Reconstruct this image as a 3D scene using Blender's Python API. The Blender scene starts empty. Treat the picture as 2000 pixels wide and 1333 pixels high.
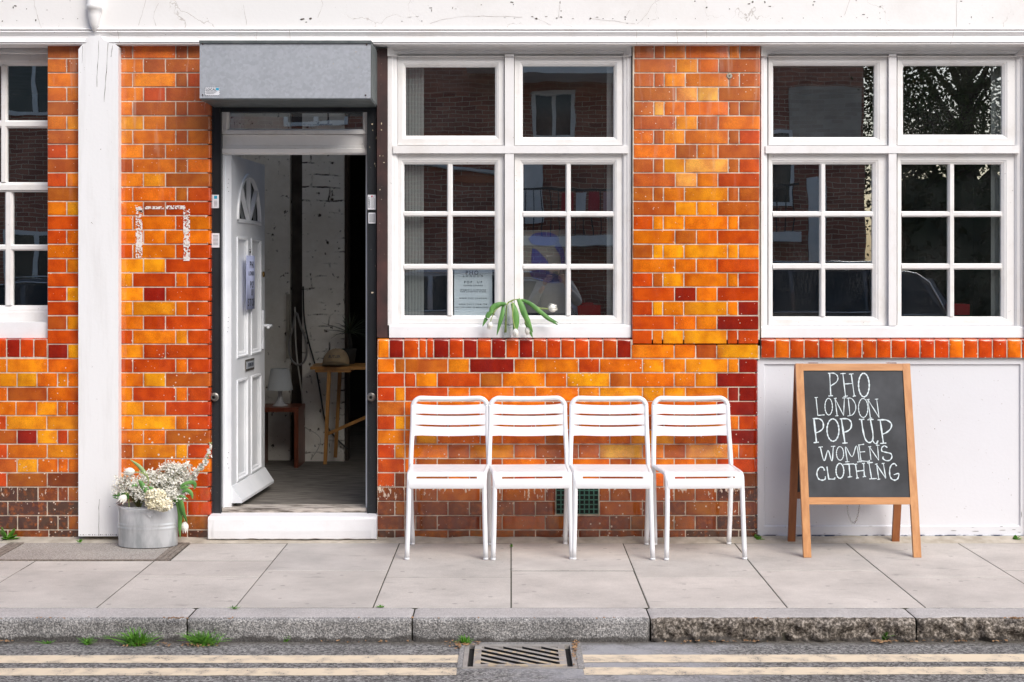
import bpy, bmesh, math, random
from mathutils import Vector, Matrix, noise
R = math.radians
random.seed(7)
S = bpy.context.scene
COL = S.collection

# ------------------------------------------------------------------ camera
CZ = 1.419; D = 7.51; F = 2778.0; VPX = 999.0; HY = 530.0
cam = bpy.data.cameras.new('camera'); camo = bpy.data.objects.new('camera', cam); COL.objects.link(camo)
camo.location = (0, -D, CZ); camo.rotation_euler = (R(90), 0, 0)
cam.sensor_width = 36; cam.lens = 50.0; cam.shift_y = -0.0683; cam.shift_x = 0.0005
cam.clip_start = 0.05; cam.clip_end = 500
S.camera = camo
# ------------------------------------------------------------------ world, sun, exposure
w = bpy.data.worlds.new("World"); S.world = w; w.use_nodes = True
nt = w.node_tree; bg = nt.nodes['Background']
sky = nt.nodes.new('ShaderNodeTexSky'); sky.sky_type = 'NISHITA'; sky.sun_disc = False
SUN_EL, SUN_AZ = 43.0, 148.0      # azimuth: compass angle the light comes from (180 = from the street side)
sky.sun_elevation = R(SUN_EL); sky.sun_rotation = R(SUN_AZ)
sky.air_density = 1.0; sky.dust_density = 2.5; sky.ozone_density = 1.5
nt.links.new(sky.outputs[0], bg.inputs[0]); bg.inputs[1].default_value = 0.15
sl = bpy.data.lights.new('sun', 'SUN'); sl.energy = 2.0; sl.angle = R(38); sl.color = (1.0, 0.965, 0.915)
so = bpy.data.objects.new('sun', sl); COL.objects.link(so)
dv = Vector((math.sin(R(SUN_AZ)) * math.cos(R(SUN_EL)), math.cos(R(SUN_AZ)) * math.cos(R(SUN_EL)), math.sin(R(SUN_EL))))
so.rotation_euler = dv.to_track_quat('Z', 'Y').to_euler(); so.location = (0, -5, 12)
S.view_settings.view_transform = 'Standard'; S.view_settings.look = 'None'
S.view_settings.exposure = 0.50; S.view_settings.gamma = 1.0

# ------------------------------------------------------------------ placing: photo pixel at real depth y -> metres
def X(px, y=0.0): return (px - VPX) * (D + y) / F
def Z(py, y=0.0): return CZ - (py - HY) * (D + y) / F

# ------------------------------------------------------------------ materials
def new_mat(name):
    m = bpy.data.materials.new(name); m.use_nodes = True
    return m, m.node_tree.nodes, m.node_tree.links, m.node_tree.nodes['Principled BSDF']
def N(nodes, t, **k):
    n = nodes.new('ShaderNode' + t)
    for a, b in k.items():
        if a.startswith('i_'):
            key = a[2:]
            n.inputs[int(key) if key.isdigit() else key.replace('_', ' ')].default_value = b
        else: setattr(n, a, b)
    return n
def c4(c): return (c[0], c[1], c[2], 1)
def ramp(nodes, stops):
    r = nodes.new('ShaderNodeValToRGB'); e = r.color_ramp.elements
    e[0].position = stops[0][0]; e[0].color = c4(stops[0][1])
    e[1].position = stops[-1][0]; e[1].color = c4(stops[-1][1])
    for p, c in stops[1:-1]:
        q = e.new(p); q.color = c4(c)
    return r
def g(v): return (v, v, v)
def mat(name, col, rough=0.5, col2=None, scale=6.0, detail=6.0, bump=0.0, bscale=None, metal=0.0, coat=0.0, lo=0.35, hi=0.65, stretch=None, bdist=0.002):
    m, n, l, b = new_mat(name)
    b.inputs['Roughness'].default_value = rough; b.inputs['Metallic'].default_value = metal
    b.inputs['Coat Weight'].default_value = coat; b.inputs['Coat Roughness'].default_value = 0.08
    tc = N(n, 'TexCoord'); src = tc.outputs['Object']
    if stretch:
        mp = N(n, 'Mapping'); mp.inputs['Scale'].default_value = stretch; l.new(src, mp.inputs[0]); src = mp.outputs[0]
    if col2 is None: col2 = tuple(c * 0.88 for c in col)
    nz = N(n, 'TexNoise', i_Scale=scale, i_Detail=detail, i_Roughness=0.6); l.new(src, nz.inputs['Vector'])
    rp = ramp(n, [(lo, col2), (hi, col)]); l.new(nz.outputs[0], rp.inputs[0]); l.new(rp.outputs[0], b.inputs['Base Color'])
    if bump:
        nb = N(n, 'TexNoise', i_Scale=bscale or scale * 6, i_Detail=8.0, i_Roughness=0.65); l.new(src, nb.inputs['Vector'])
        bp = N(n, 'Bump', i_Strength=bump, i_Distance=bdist); l.new(nb.outputs[0], bp.inputs['Height']); l.new(bp.outputs[0], b.inputs['Normal'])
    return m
def mixc(n, l, fac, a, bcol, blend='MIX'):
    x = n.new('ShaderNodeMix'); x.data_type = 'RGBA'; x.blend_type = blend
    if isinstance(fac, float): x.inputs[0].default_value = fac
    else: l.new(fac, x.inputs[0])
    for s, v in ((6, a), (7, bcol)):
        if isinstance(v, tuple): x.inputs[s].default_value = c4(v)
        else: l.new(v, x.inputs[s])
    return x.outputs[2]
def mth(n, l, op, a, b=None, clamp=False):
    x = n.new('ShaderNodeMath'); x.operation = op; x.use_clamp = clamp
    for s, v in ((0, a), (1, b)):
        if v is None: continue
        if isinstance(v, (int, float)): x.inputs[s].default_value = v
        else: l.new(v, x.inputs[s])
    return x.outputs[0]

def N3z(n, l, src):
    s = N(n, 'SeparateXYZ'); l.new(src, s.inputs[0]); return s.outputs[2]
def brick_glaze():
    m, n, l, b = new_mat('glazed_brick')
    at = N(n, 'Attribute', attribute_name='bcol'); tc = N(n, 'TexCoord'); uv = N(n, 'UVMap', uv_map='UVMap')
    obj = tc.outputs['Object']
    # glaze pools darker and redder along the edges of each brick
    sx = N(n, 'SeparateXYZ'); l.new(uv.outputs[0], sx.inputs[0])
    eu = mth(n, l, 'ABSOLUTE', mth(n, l, 'SUBTRACT', sx.outputs[0], 0.5)); ev = mth(n, l, 'ABSOLUTE', mth(n, l, 'SUBTRACT', sx.outputs[1], 0.5))
    e = mth(n, l, 'MAXIMUM', eu, ev)
    n1 = N(n, 'TexNoise', i_Scale=9.0, i_Detail=3.0); l.new(obj, n1.inputs['Vector'])
    e2 = mth(n, l, 'ADD', e, mth(n, l, 'MULTIPLY', mth(n, l, 'SUBTRACT', n1.outputs[0], 0.5), 0.5))
    er = ramp(n, [(0.36, g(0)), (0.56, g(1))]); l.new(e2, er.inputs[0])
    dark = mixc(n, l, 1.0, at.outputs[0], (0.72, 0.42, 0.5), 'MULTIPLY')
    c = mixc(n, l, mth(n, l, 'MULTIPLY', er.outputs[0], 0.75), at.outputs[0], dark)
    # cloudy hue drift
    n2 = N(n, 'TexNoise', i_Scale=14.0, i_Detail=4.0); l.new(obj, n2.inputs['Vector'])
    r2 = ramp(n, [(0.35, (0.80, 0.62, 0.7)), (0.62, (1.15, 1.22, 1.0))]); l.new(n2.outputs[0], r2.inputs[0])
    c = mixc(n, l, 0.8, c, r2.outputs[0], 'MULTIPLY')
    # rusty mottling of the plinth courses
    zz = N3z(n, l, obj); nm_ = N(n, 'TexNoise', i_Scale=26.0, i_Detail=5.0, i_Roughness=0.7); l.new(obj, nm_.inputs['Vector'])
    rm = ramp(n, [(0.50, g(0)), (0.66, g(0.65))]); l.new(nm_.outputs[0], rm.inputs[0])
    rz_ = ramp(n, [(0.25, g(1)), (0.34, g(0))]); l.new(zz, rz_.inputs[0])
    c = mixc(n, l, mth(n, l, 'MULTIPLY', rm.outputs[0], rz_.outputs[0]), c, (0.46, 0.11, 0.010))
    # fine speckle
    n3 = N(n, 'TexNoise', i_Scale=420.0, i_Detail=2.0); l.new(obj, n3.inputs['Vector'])
    r3 = ramp(n, [(0.3, g(0.72)), (0.7, g(1.22))]); l.new(n3.outputs[0], r3.inputs[0])
    c = mixc(n, l, 1.0, c, r3.outputs[0], 'MULTIPLY')
    # pale milky runs on the upper courses
    sp = N(n, 'SeparateXYZ'); l.new(obj, sp.inputs[0])
    mp = N(n, 'Mapping'); mp.inputs['Scale'].default_value = (26, 1, 2.2); l.new(obj, mp.inputs[0])
    n4 = N(n, 'TexNoise', i_Scale=1.0, i_Detail=5.0, i_Distortion=0.6); l.new(mp.outputs[0], n4.inputs['Vector'])
    r4 = ramp(n, [(0.58, g(0)), (0.75, g(0.55))]); l.new(n4.outputs[0], r4.inputs[0])
    hi = ramp(n, [(0.66, g(0.0)), (0.86, g(1))]); l.new(mth(n, l, 'DIVIDE', sp.outputs[2], 2.6), hi.inputs[0])
    c = mixc(n, l, mth(n, l, 'MULTIPLY', r4.outputs[0], hi.outputs[0]), c, (0.62, 0.42, 0.32))
    # upper courses blended a little towards a flatter terracotta
    c = mixc(n, l, mth(n, l, 'MULTIPLY', hi.outputs[0], 0.16), c, (0.55, 0.28, 0.2))
    # small paint splashes
    v = N(n, 'TexVoronoi', i_Scale=38.0); l.new(obj, v.inputs['Vector'])
    n5 = N(n, 'TexNoise', i_Scale=3.0, i_Detail=2.0); l.new(obj, n5.inputs['Vector'])
    th = mth(n, l, 'ADD', mth(n, l, 'MULTIPLY', mth(n, l, 'SUBTRACT', n5.outputs[0], 0.36), 0.42), mth(n, l, 'MULTIPLY', mth(n, l, 'LESS_THAN', N3z(n, l, obj), 0.62), 0.05))
    spl = mth(n, l, 'LESS_THAN', v.outputs['Distance'], th)
    # flaked runs low on the wall
    mp2 = N(n, 'Mapping'); mp2.inputs['Scale'].default_value = (60, 1, 24); l.new(obj, mp2.inputs[0])
    n6 = N(n, 'TexNoise', i_Scale=1.0, i_Detail=6.0, i_Roughness=0.62); l.new(mp2.outputs[0], n6.inputs['Vector'])
    low = ramp(n, [(0.0, g(0.6)), (0.13, g(0.55)), (0.27, g(1)), (0.36, g(0.5)), (0.45, g(0))]); l.new(sp.outputs[2], low.inputs[0])
    n8 = N(n, 'TexNoise', i_Scale=4.0, i_Detail=2.0); l.new(obj, n8.inputs['Vector'])
    fl = mth(n, l, 'GREATER_THAN', mth(n, l, 'MULTIPLY', mth(n, l, 'ADD', n6.outputs[0], mth(n, l, 'MULTIPLY', mth(n, l, 'SUBTRACT', n8.outputs[0], 0.5), 0.5)), low.outputs[0]), 0.560)
    # chipped arrises all over
    n7 = N(n, 'TexNoise', i_Scale=45.0, i_Detail=4.0); l.new(obj, n7.inputs['Vector'])
    ch = mth(n, l, 'GREATER_THAN', mth(n, l, 'ADD', mth(n, l, 'MULTIPLY', e, 1.0), n7.outputs[0]), 1.13)
    allm = mth(n, l, 'MAXIMUM', mth(n, l, 'MAXIMUM', spl, fl), ch)
    c = mixc(n, l, allm, c, (0.70, 0.56, 0.44))
    # grime at the foot of the wall
    gr = ramp(n, [(0.0, g(0.6)), (0.06, g(0.3)), (0.16, g(0))]); l.new(sp.outputs[2], gr.inputs[0])
    n9 = N(n, 'TexNoise', i_Scale=30.0, i_Detail=6.0); l.new(obj, n9.inputs['Vector'])
    r9 = ramp(n, [(0.42, g(0)), (0.6, g(1))]); l.new(n9.outputs[0], r9.inputs[0])
    c = mixc(n, l, mth(n, l, 'MULTIPLY', gr.outputs[0], r9.outputs[0]), c, (0.09, 0.05, 0.035))
    l.new(c, b.inputs['Base Color'])
    l.new(mth(n, l, 'ADD', 0.15, mth(n, l, 'MULTIPLY', allm, 0.5)), b.inputs['Roughness'])
    b.inputs['Coat Weight'].default_value = 0.6; b.inputs['Coat Roughness'].default_value = 0.05
    nb = N(n, 'TexNoise', i_Scale=28.0, i_Detail=3.0); l.new(obj, nb.inputs['Vector'])
    h = mth(n, l, 'SUBTRACT', nb.outputs[0], mth(n, l, 'MULTIPLY', allm, 0.35))
    bp = N(n, 'Bump', i_Strength=0.5, i_Distance=0.003); l.new(h, bp.inputs['Height']); l.new(bp.outputs[0], b.inputs['Normal'])
    return m

def paint(name, col=(0.80, 0.795, 0.80), dirt=(0.55, 0.50, 0.43), amount=0.35, crack=0.0, cs=5.0, rough=0.42, stretch=None, dens=3.0):
    """gloss paint on timber or render with grime and crazing"""
    m, n, l, b = new_mat(name)
    tc = N(n, 'TexCoord'); src = tc.outputs['Object']
    n1 = N(n, 'TexNoise', i_Scale=dens, i_Detail=8.0, i_Roughness=0.65)
    if stretch:
        mp = N(n, 'Mapping'); mp.inputs['Scale'].default_value = stretch; l.new(src, mp.inputs[0]); l.new(mp.outputs[0], n1.inputs['Vector'])
    else: l.new(src, n1.inputs['Vector'])
    r1 = ramp(n, [(0.5, g(0)), (0.8, g(amount))]); l.new(n1.outputs[0], r1.inputs[0])
    c = mixc(n, l, r1.outputs[0], col, dirt)
    # flecks
    n2 = N(n, 'TexNoise', i_Scale=90.0, i_Detail=3.0); l.new(src, n2.inputs['Vector'])
    r2 = ramp(n, [(0.735, g(0)), (0.76, g(0.8))]); l.new(n2.outputs[0], r2.inputs[0])
    c = mixc(n, l, r2.outputs[0], c, (0.20, 0.16, 0.12))
    hgt = n1.outputs[0]
    if crack:
        wp = N(n, 'TexNoise', i_Scale=7.0, i_Detail=5.0); l.new(src, wp.inputs['Vector'])
        vm = N(n, 'VectorMath', operation='MULTIPLY_ADD'); l.new(wp.outputs['Color'], vm.inputs[0]); vm.inputs[1].default_value = (0.22,) * 3; l.new(src, vm.inputs[2])
        vo = N(n, 'TexVoronoi', feature='DISTANCE_TO_EDGE', i_Scale=cs); l.new(vm.outputs[0], vo.inputs['Vector'])
        n4 = N(n, 'TexNoise', i_Scale=2.2, i_Detail=2.0); l.new(src, n4.inputs['Vector'])
        th = mth(n, l, 'MULTIPLY', mth(n, l, 'SUBTRACT', n4.outputs[0], 0.50, ), 0.05 * crack)
        ck = mth(n, l, 'LESS_THAN', vo.outputs['Distance'], th)
        c = mixc(n, l, mth(n, l, 'MULTIPLY', ck, 0.5), c, (0.34, 0.29, 0.25))
        hgt = mth(n, l, 'SUBTRACT', n1.outputs[0], mth(n, l, 'MULTIPLY', ck, 1.0))
    l.new(c, b.inputs['Base Color']); b.inputs['Roughness'].default_value = rough
    nb = N(n, 'TexNoise', i_Scale=60.0, i_Detail=6.0); l.new(src, nb.inputs['Vector'])
    h2 = mth(n, l, 'ADD', mth(n, l, 'MULTIPLY', hgt, 0.7), mth(n, l, 'MULTIPLY', nb.outputs[0], 0.5))
    bp = N(n, 'Bump', i_Strength=0.35, i_Distance=0.003); l.new(h2, bp.inputs['Height']); l.new(bp.outputs[0], b.inputs['Normal'])
    return m

def granite(name, a, b_, c_, sc=220.0, bump=0.6, rough=0.8, big=(0.8, 1.15), foot=None):
    m, n, l, b = new_mat(name); tc = N(n, 'TexCoord'); src = tc.outputs['Object']
    n1 = N(n, 'TexNoise', i_Scale=sc, i_Detail=4.0, i_Roughness=0.7); l.new(src, n1.inputs['Vector'])
    r1 = ramp(n, [(0.36, a), (0.5, b_), (0.64, c_)]); l.new(n1.outputs[0], r1.inputs[0])
    n2 = N(n, 'TexNoise', i_Scale=3.0, i_Detail=8.0, i_Roughness=0.7); l.new(src, n2.inputs['Vector'])
    r2 = ramp(n, [(0.3, g(big[0])), (0.7, g(big[1]))]); l.new(n2.outputs[0], r2.inputs[0])
    l.new(mixc(n, l, 1.0, r1.outputs[0], r2.outputs[0], 'MULTIPLY'), b.inputs['Base Color'])
    if foot is not None:
        sz = N(n, 'SeparateXYZ'); l.new(src, sz.inputs[0]); nf = N(n, 'TexNoise', i_Scale=14.0, i_Detail=6.0); l.new(src, nf.inputs['Vector'])
        rf_ = ramp(n, [(0.44, g(1)), (0.50, g(0))]); l.new(mth(n, l, 'ADD', mth(n, l, 'MULTIPLY', mth(n, l, 'SUBTRACT', sz.outputs[2], foot), 6.0), mth(n, l, 'ADD', mth(n, l, 'MULTIPLY', mth(n, l, 'SUBTRACT', nf.outputs[0], 0.5), 0.35), 0.5)), rf_.inputs[0])
        pc = b.inputs['Base Color'].links[0].from_socket; l.new(mixc(n, l, mth(n, l, 'MULTIPLY', rf_.outputs[0], 0.8), pc, (0.045, 0.040, 0.036)), b.inputs['Base Color'])
    b.inputs['Roughness'].default_value = rough
    n3 = N(n, 'TexNoise', i_Scale=sc * 0.6, i_Detail=6.0); l.new(src, n3.inputs['Vector'])
    bp = N(n, 'Bump', i_Strength=bump, i_Distance=0.004); l.new(n3.outputs[0], bp.inputs['Height']); l.new(bp.outputs[0], b.inputs['Normal'])
    return m

def glass_mat(name='window_glass', base=0.33, wave=0.00007, dust=0.05):
    m, n, l, b = new_mat(name); out = n['Material Output']; n.remove(b)
    tr = N(n, 'BsdfTransparent'); tr.inputs[0].default_value = (0.90, 0.93, 0.92, 1)
    gl = N(n, 'BsdfGlossy'); gl.inputs['Color'].default_value = (0.97, 1, 0.99, 1); gl.inputs['Roughness'].default_value = 0.0
    df = N(n, 'BsdfDiffuse'); df.inputs[0].default_value = (0.6, 0.6, 0.58, 1)
    tc = N(n, 'TexCoord')
    nb = N(n, 'TexNoise', i_Scale=5.0, i_Detail=1.0); l.new(tc.outputs['Object'], nb.inputs['Vector'])
    bp = N(n, 'Bump', i_Strength=1.0, i_Distance=wave * 3); l.new(nb.outputs[0], bp.inputs['Height']); l.new(bp.outputs[0], gl.inputs['Normal'])
    lw = N(n, 'LayerWeight', i_Blend=0.5); f = mth(n, l, 'ADD', mth(n, l, 'POWER', lw.outputs['Facing'], 4.0), base, True)
    mx = N(n, 'MixShader'); l.new(f, mx.inputs[0]); l.new(tr.outputs[0], mx.inputs[1]); l.new(gl.outputs[0], mx.inputs[2])
    n2 = N(n, 'TexNoise', i_Scale=160.0, i_Detail=3.0); l.new(tc.outputs['Object'], n2.inputs['Vector'])
    n3 = N(n, 'TexNoise', i_Scale=4.0, i_Detail=4.0); l.new(tc.outputs['Object'], n3.inputs['Vector'])
    r2 = ramp(n, [(0.5, g(0)), (0.8, g(dust * 4))]); l.new(n2.outputs[0], r2.inputs[0])
    r3 = ramp(n, [(0.4, g(0.15)), (0.7, g(1))]); l.new(n3.outputs[0], r3.inputs[0])
    mx2 = N(n, 'MixShader'); l.new(mth(n, l, 'MULTIPLY', r2.outputs[0], r3.outputs[0]), mx2.inputs[0]); l.new(mx.outputs[0], mx2.inputs[1]); l.new(df.outputs[0], mx2.inputs[2])
    l.new(mx2.outputs[0], out.inputs[0])
    return m

def worn_mark_mat():
    m, n, l, b = new_mat('worn_white_paint'); out = n['Material Output']
    tc = N(n, 'TexCoord'); b.inputs['Base Color'].default_value = (0.78, 0.72, 0.68, 1)
    n1 = N(n, 'TexNoise', i_Scale=120.0, i_Detail=4.0); l.new(tc.outputs['Object'], n1.inputs['Vector'])
    n2 = N(n, 'TexNoise', i_Scale=18.0, i_Detail=3.0); l.new(tc.outputs['Object'], n2.inputs['Vector'])
    s = mth(n, l, 'ADD', n1.outputs[0], mth(n, l, 'MULTIPLY', mth(n, l, 'SUBTRACT', n2.outputs[0], 0.5), 0.5))
    f = mth(n, l, 'GREATER_THAN', s, 0.47)
    tr = N(n, 'BsdfTransparent'); mx = N(n, 'MixShader'); l.new(f, mx.inputs[0]); l.new(tr.outputs[0], mx.inputs[1]); l.new(b.outputs[0], mx.inputs[2])
    l.new(mx.outputs[0], out.inputs[0]); return m

def painted_old_wall(plain=False):
    m, n, l, b = new_mat('flaking_whitewash'); tc = N(n, 'TexCoord'); src = tc.outputs['Object']
    mp = N(n, 'Mapping'); mp.inputs['Rotation'].default_value = (R(90), 0, 0); l.new(src, mp.inputs[0])
    wp = N(n, 'TexNoise', i_Scale=6.0, i_Detail=4.0); l.new(src, wp.inputs['Vector'])
    vm = N(n, 'VectorMath', operation='MULTIPLY_ADD'); l.new(wp.outputs['Color'], vm.inputs[0]); vm.inputs[1].default_value = (0.05,) * 3; l.new(mp.outputs[0], vm.inputs[2])
    br = N(n, 'TexBrick', i_Scale=1.0, i_Mortar_Size=0.007, i_Brick_Width=0.24, i_Row_Height=0.085, i_Mortar_Smooth=0.5); l.new(vm.outputs[0], br.inputs['Vector'])
    n1 = N(n, 'TexNoise', i_Scale=5.0, i_Detail=8.0, i_Roughness=0.7); l.new(src, n1.inputs['Vector'])
    rk = ramp(n, [(0.50, g(0)), (0.60, g(1))]); l.new(n1.outputs[0], rk.inputs[0]); ck = mth(n, l, 'MULTIPLY', br.outputs['Fac'], rk.outputs[0])
    n2 = N(n, 'TexNoise', i_Scale=22.0, i_Detail=5.0); l.new(src, n2.inputs['Vector'])
    rh = ramp(n, [(0.63, g(0)), (0.70, g(1))]); l.new(n2.outputs[0], rh.inputs[0]); hole = rh.outputs[0]
    msk = hole if plain else mth(n, l, 'MAXIMUM', ck, hole)
    r1 = ramp(n, [(0.35, (0.68, 0.64, 0.57)), (0.6, (0.82, 0.79, 0.73))]); l.new(n1.outputs[0], r1.inputs[0])
    c = mixc(n, l, msk, r1.outputs[0], (0.05, 0.035, 0.025)); l.new(c, b.inputs['Base Color']); b.inputs['Roughness'].default_value = 0.85
    h = mth(n, l, 'SUBTRACT', mth(n, l, 'MULTIPLY', n1.outputs[0], 0.5), msk)
    bp = N(n, 'Bump', i_Strength=0.8, i_Distance=0.006); l.new(h, bp.inputs['Height']); l.new(bp.outputs[0], b.inputs['Normal'])
    return m

def plain_brick(name, a=(0.20, 0.07, 0.045), b2=(0.32, 0.13, 0.08), mortar=(0.42, 0.36, 0.28), rot=(90, 0, 0)):
    m, n, l, b = new_mat(name); tc = N(n, 'TexCoord')
    mp = N(n, 'Mapping'); mp.inputs['Rotation'].default_value = tuple(R(v) for v in rot); l.new(tc.outputs['Object'], mp.inputs[0])
    br = N(n, 'TexBrick', i_Scale=1.0, i_Mortar_Size=0.006, i_Brick_Width=0.225, i_Row_Height=0.075, i_Mortar_Smooth=0.3)
    br.inputs['Color1'].default_value = c4(a); br.inputs['Color2'].default_value = c4(b2); br.inputs['Mortar'].default_value = c4(mortar)
    l.new(mp.outputs[0], br.inputs['Vector'])
    n1 = N(n, 'TexNoise', i_Scale=1.5, i_Detail=6.0); l.new(tc.outputs['Object'], n1.inputs['Vector'])
    r1 = ramp(n, [(0.3, g(0.75)), (0.7, g(1.15))]); l.new(n1.outputs[0], r1.inputs[0])
    l.new(mixc(n, l, 1.0, br.outputs[0], r1.outputs[0], 'MULTIPLY'), b.inputs['Base Color']); b.inputs['Roughness'].default_value = 0.9
    return m

def galv(name='galvanised_steel'):
    m, n, l, b = new_mat(name); tc = N(n, 'TexCoord')
    v = N(n, 'TexVoronoi', i_Scale=75.0); l.new(tc.outputs['Object'], v.inputs['Vector'])
    n1 = N(n, 'TexNoise', i_Scale=7.0, i_Detail=6.0); l.new(tc.outputs['Object'], n1.inputs['Vector'])
    sep = N(n, 'SeparateColor'); l.new(v.outputs['Color'], sep.inputs[0])
    s = mth(n, l, 'ADD', mth(n, l, 'MULTIPLY', sep.outputs[0], 0.45), mth(n, l, 'MULTIPLY', n1.outputs[0], 0.55))
    r1 = ramp(n, [(0.25, (0.40, 0.425, 0.465)), (0.75, (0.48, 0.51, 0.555))]); l.new(s, r1.inputs[0]); l.new(r1.outputs[0], b.inputs['Base Color'])
    b.inputs['Metallic'].default_value = 0.35; b.inputs['Roughness'].default_value = 0.48
    return m

M = {}
M['glaze'] = brick_glaze()
M['mortar'] = mat('lime_mortar', (0.76, 0.66, 0.54), 0.95, (0.42, 0.35, 0.28), 14, bump=0.5)
M['paint'] = paint('white_gloss_paint', (0.82, 0.81, 0.81), (0.50, 0.44, 0.36), 0.38, dens=5.0)
M['sash'] = paint('sash_paint', (0.81, 0.80, 0.79), (0.50, 0.44, 0.36), 0.40, dens=7.0)
M['fascia'] = paint('fascia_paint', (0.82, 0.81, 0.80), (0.55, 0.50, 0.45), 0.40, crack=0.7, cs=2.6, dens=2.0)
M['post'] = paint('post_paint', (0.84, 0.845, 0.855), (0.52, 0.50, 0.48), 0.40, stretch=(14, 14, 1.2), dens=1.0)
M['panel'] = paint('panel_paint', (0.72, 0.725, 0.76), (0.60, 0.58, 0.60), 0.25, dens=2.0)
M['step'] = paint('step_paint', (0.84, 0.84, 0.86), (0.60, 0.58, 0.56), 0.3, dens=6.0, rough=0.6)
M['flake'] = mat('bare_flaked_spot', (0.13, 0.10, 0.08), 0.9, (0.05, 0.045, 0.04), 60)
M['crack'] = mat('hairline_crack', (0.40, 0.35, 0.31), 0.9, (0.26, 0.22, 0.19), 60)
M['galv'] = galv()
M['galvdark'] = mat('trim_shade_zinc', (0.16, 0.18, 0.18), 0.5, (0.10, 0.12, 0.12), 20, metal=0.4)  # dark zinc: lid trim, and shade coloured onto box underside and end
M['rail'] = mat('black_rail_paint', (0.025, 0.030, 0.036), 0.38, (0.013, 0.014, 0.016), 6, bump=0.3, stretch=(1, 1, .3))
M['steel_brown'] = mat('rusty_brown_steel', (0.085, 0.040, 0.036), 0.45, (0.03, 0.022, 0.022), 5, bump=0.4)
M['splash'] = mat('cream_splash', (0.62, 0.55, 0.42), 0.8, (0.5, 0.42, 0.3), 50)
M['white_pvc'] = mat('white_pvc', (0.82, 0.835, 0.86), 0.28, (0.72, 0.745, 0.78), 5)
M['chair'] = mat('white_powder_coat', (0.83, 0.84, 0.86), 0.32, (0.80, 0.81, 0.83), 3)
M['slot'] = mat('slot_shadow_edge', (0.35, 0.35, 0.36), 0.5)
M['glass'] = glass_mat()
M['sig_glass'] = mat('dark_door_glass', (0.02, 0.035, 0.03), 0.05, (0.01, 0.015, 0.013), 8)
M['wood'] = mat('varnished_pine', (0.60, 0.30, 0.125), 0.42, (0.46, 0.20, 0.075), 3.0, stretch=(14, 14, 1.6), bump=0.15, bscale=6)
M['woodh'] = mat('varnished_pine_rail', (0.60, 0.30, 0.125), 0.42, (0.47, 0.21, 0.08), 3.0, stretch=(1.6, 14, 14), bump=0.15, bscale=6)
M['wooddk'] = mat('dark_pine', (0.33, 0.115, 0.035), 0.5, (0.24, 0.075, 0.022), 3.0, stretch=(12, 12, 1.4))  # darker pine for the rear frame of the sign
M['slate'] = mat('chalkboard', (0.075, 0.080, 0.088), 0.75, (0.030, 0.032, 0.036), 4.0, detail=4, lo=0.42, hi=0.78)
M['chalk'] = mat('chalk_paint', (0.72, 0.80, 0.82), 0.9, (0.55, 0.63, 0.66), 80)
M['zinc'] = mat('zinc_bucket', (0.70, 0.72, 0.74), 0.30, (0.42, 0.45, 0.47), 13, metal=0.45, lo=0.38, hi=0.6, stretch=(1, 1, .3), bump=0.08, bscale=30)
M['leaf'] = mat('tulip_leaf', (0.15, 0.34, 0.08), 0.55, (0.06, 0.19, 0.04), 22, stretch=(1, 1, .35))
M['leaf2'] = mat('pale_leaf', (0.33, 0.46, 0.20), 0.5, (0.22, 0.36, 0.12), 18)
M['stem'] = mat('tulip_stem', (0.40, 0.45, 0.16), 0.5, (0.25, 0.35, 0.09), 20)
M['petal'] = mat('white_petal', (0.85, 0.83, 0.78), 0.45, (0.76, 0.75, 0.66), 30)
M['cream'] = mat('cream_petal', (0.90, 0.86, 0.72), 0.55, (0.86, 0.80, 0.58), 40)
M['gyp'] = mat('gypsophila_bloom', (0.88, 0.87, 0.82), 0.6, (0.76, 0.74, 0.64), 150)
M['twig'] = mat('dry_stem', (0.34, 0.36, 0.17), 0.7, (0.20, 0.22, 0.09), 40)
M['grass'] = mat('fresh_grass', (0.15, 0.38, 0.03), 0.5, (0.06, 0.19, 0.015), 30)
M['deadleaf'] = mat('dry_leaf', (0.40, 0.24, 0.12), 0.8, (0.22, 0.12, 0.06), 40)
M['slab'] = None
M['asphalt'] = granite('asphalt', (0.10, 0.098, 0.10), (0.20, 0.195, 0.195), (0.38, 0.36, 0.35), 150.0, 1.0, 0.9, (0.8, 1.15))
M['kerb_top'] = granite('kerb_granite_pale', (0.33, 0.31, 0.30), (0.44, 0.42, 0.41), (0.55, 0.53, 0.52), 190.0, 0.5, 0.85)  # paler granite mix for the kerb tops
M['kerb'] = granite('kerb_granite', (0.07, 0.068, 0.068), (0.22, 0.215, 0.21), (0.56, 0.54, 0.52), 170.0, 0.9, 0.8, (0.5, 1.35), foot=-0.078)
M['kerb_old'] = granite('kerb_broken_granite', (0.035, 0.028, 0.022), (0.13, 0.11, 0.09), (0.44, 0.39, 0.34), 80.0, 1.2, 0.9, (0.6, 1.3), foot=-0.078)
M['concrete'] = mat('cement_fillet', (0.50, 0.45, 0.38), 0.95, (0.34, 0.30, 0.24), 12, bump=0.8)
M['joint'] = mat('joint_soil', (0.09, 0.085, 0.065), 1.0, (0.04, 0.04, 0.03), 20)
M['iron'] = mat('worn_cast_iron', (0.40, 0.375, 0.345), 0.6, (0.27, 0.25, 0.235), 16, bump=0.6, metal=0.1)
M['pit_shade'] = mat('hole_shade', (0.012, 0.012, 0.012), 1.0)  # near black, stands for the shade inside drain and vent holes
M['ventgreen'] = mat('green_enamel', (0.07, 0.21, 0.16), 0.4, (0.035, 0.12, 0.085), 40, bump=0.4)
M['dark'] = mat('dark_interior', (0.022, 0.020, 0.018), 0.9, (0.015, 0.014, 0.013), 3)
M['blind'] = mat('blind_fabric', (0.84, 0.87, 0.85), 0.8, (0.78, 0.80, 0.79), 4)
M['whitewash'] = painted_old_wall()
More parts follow.
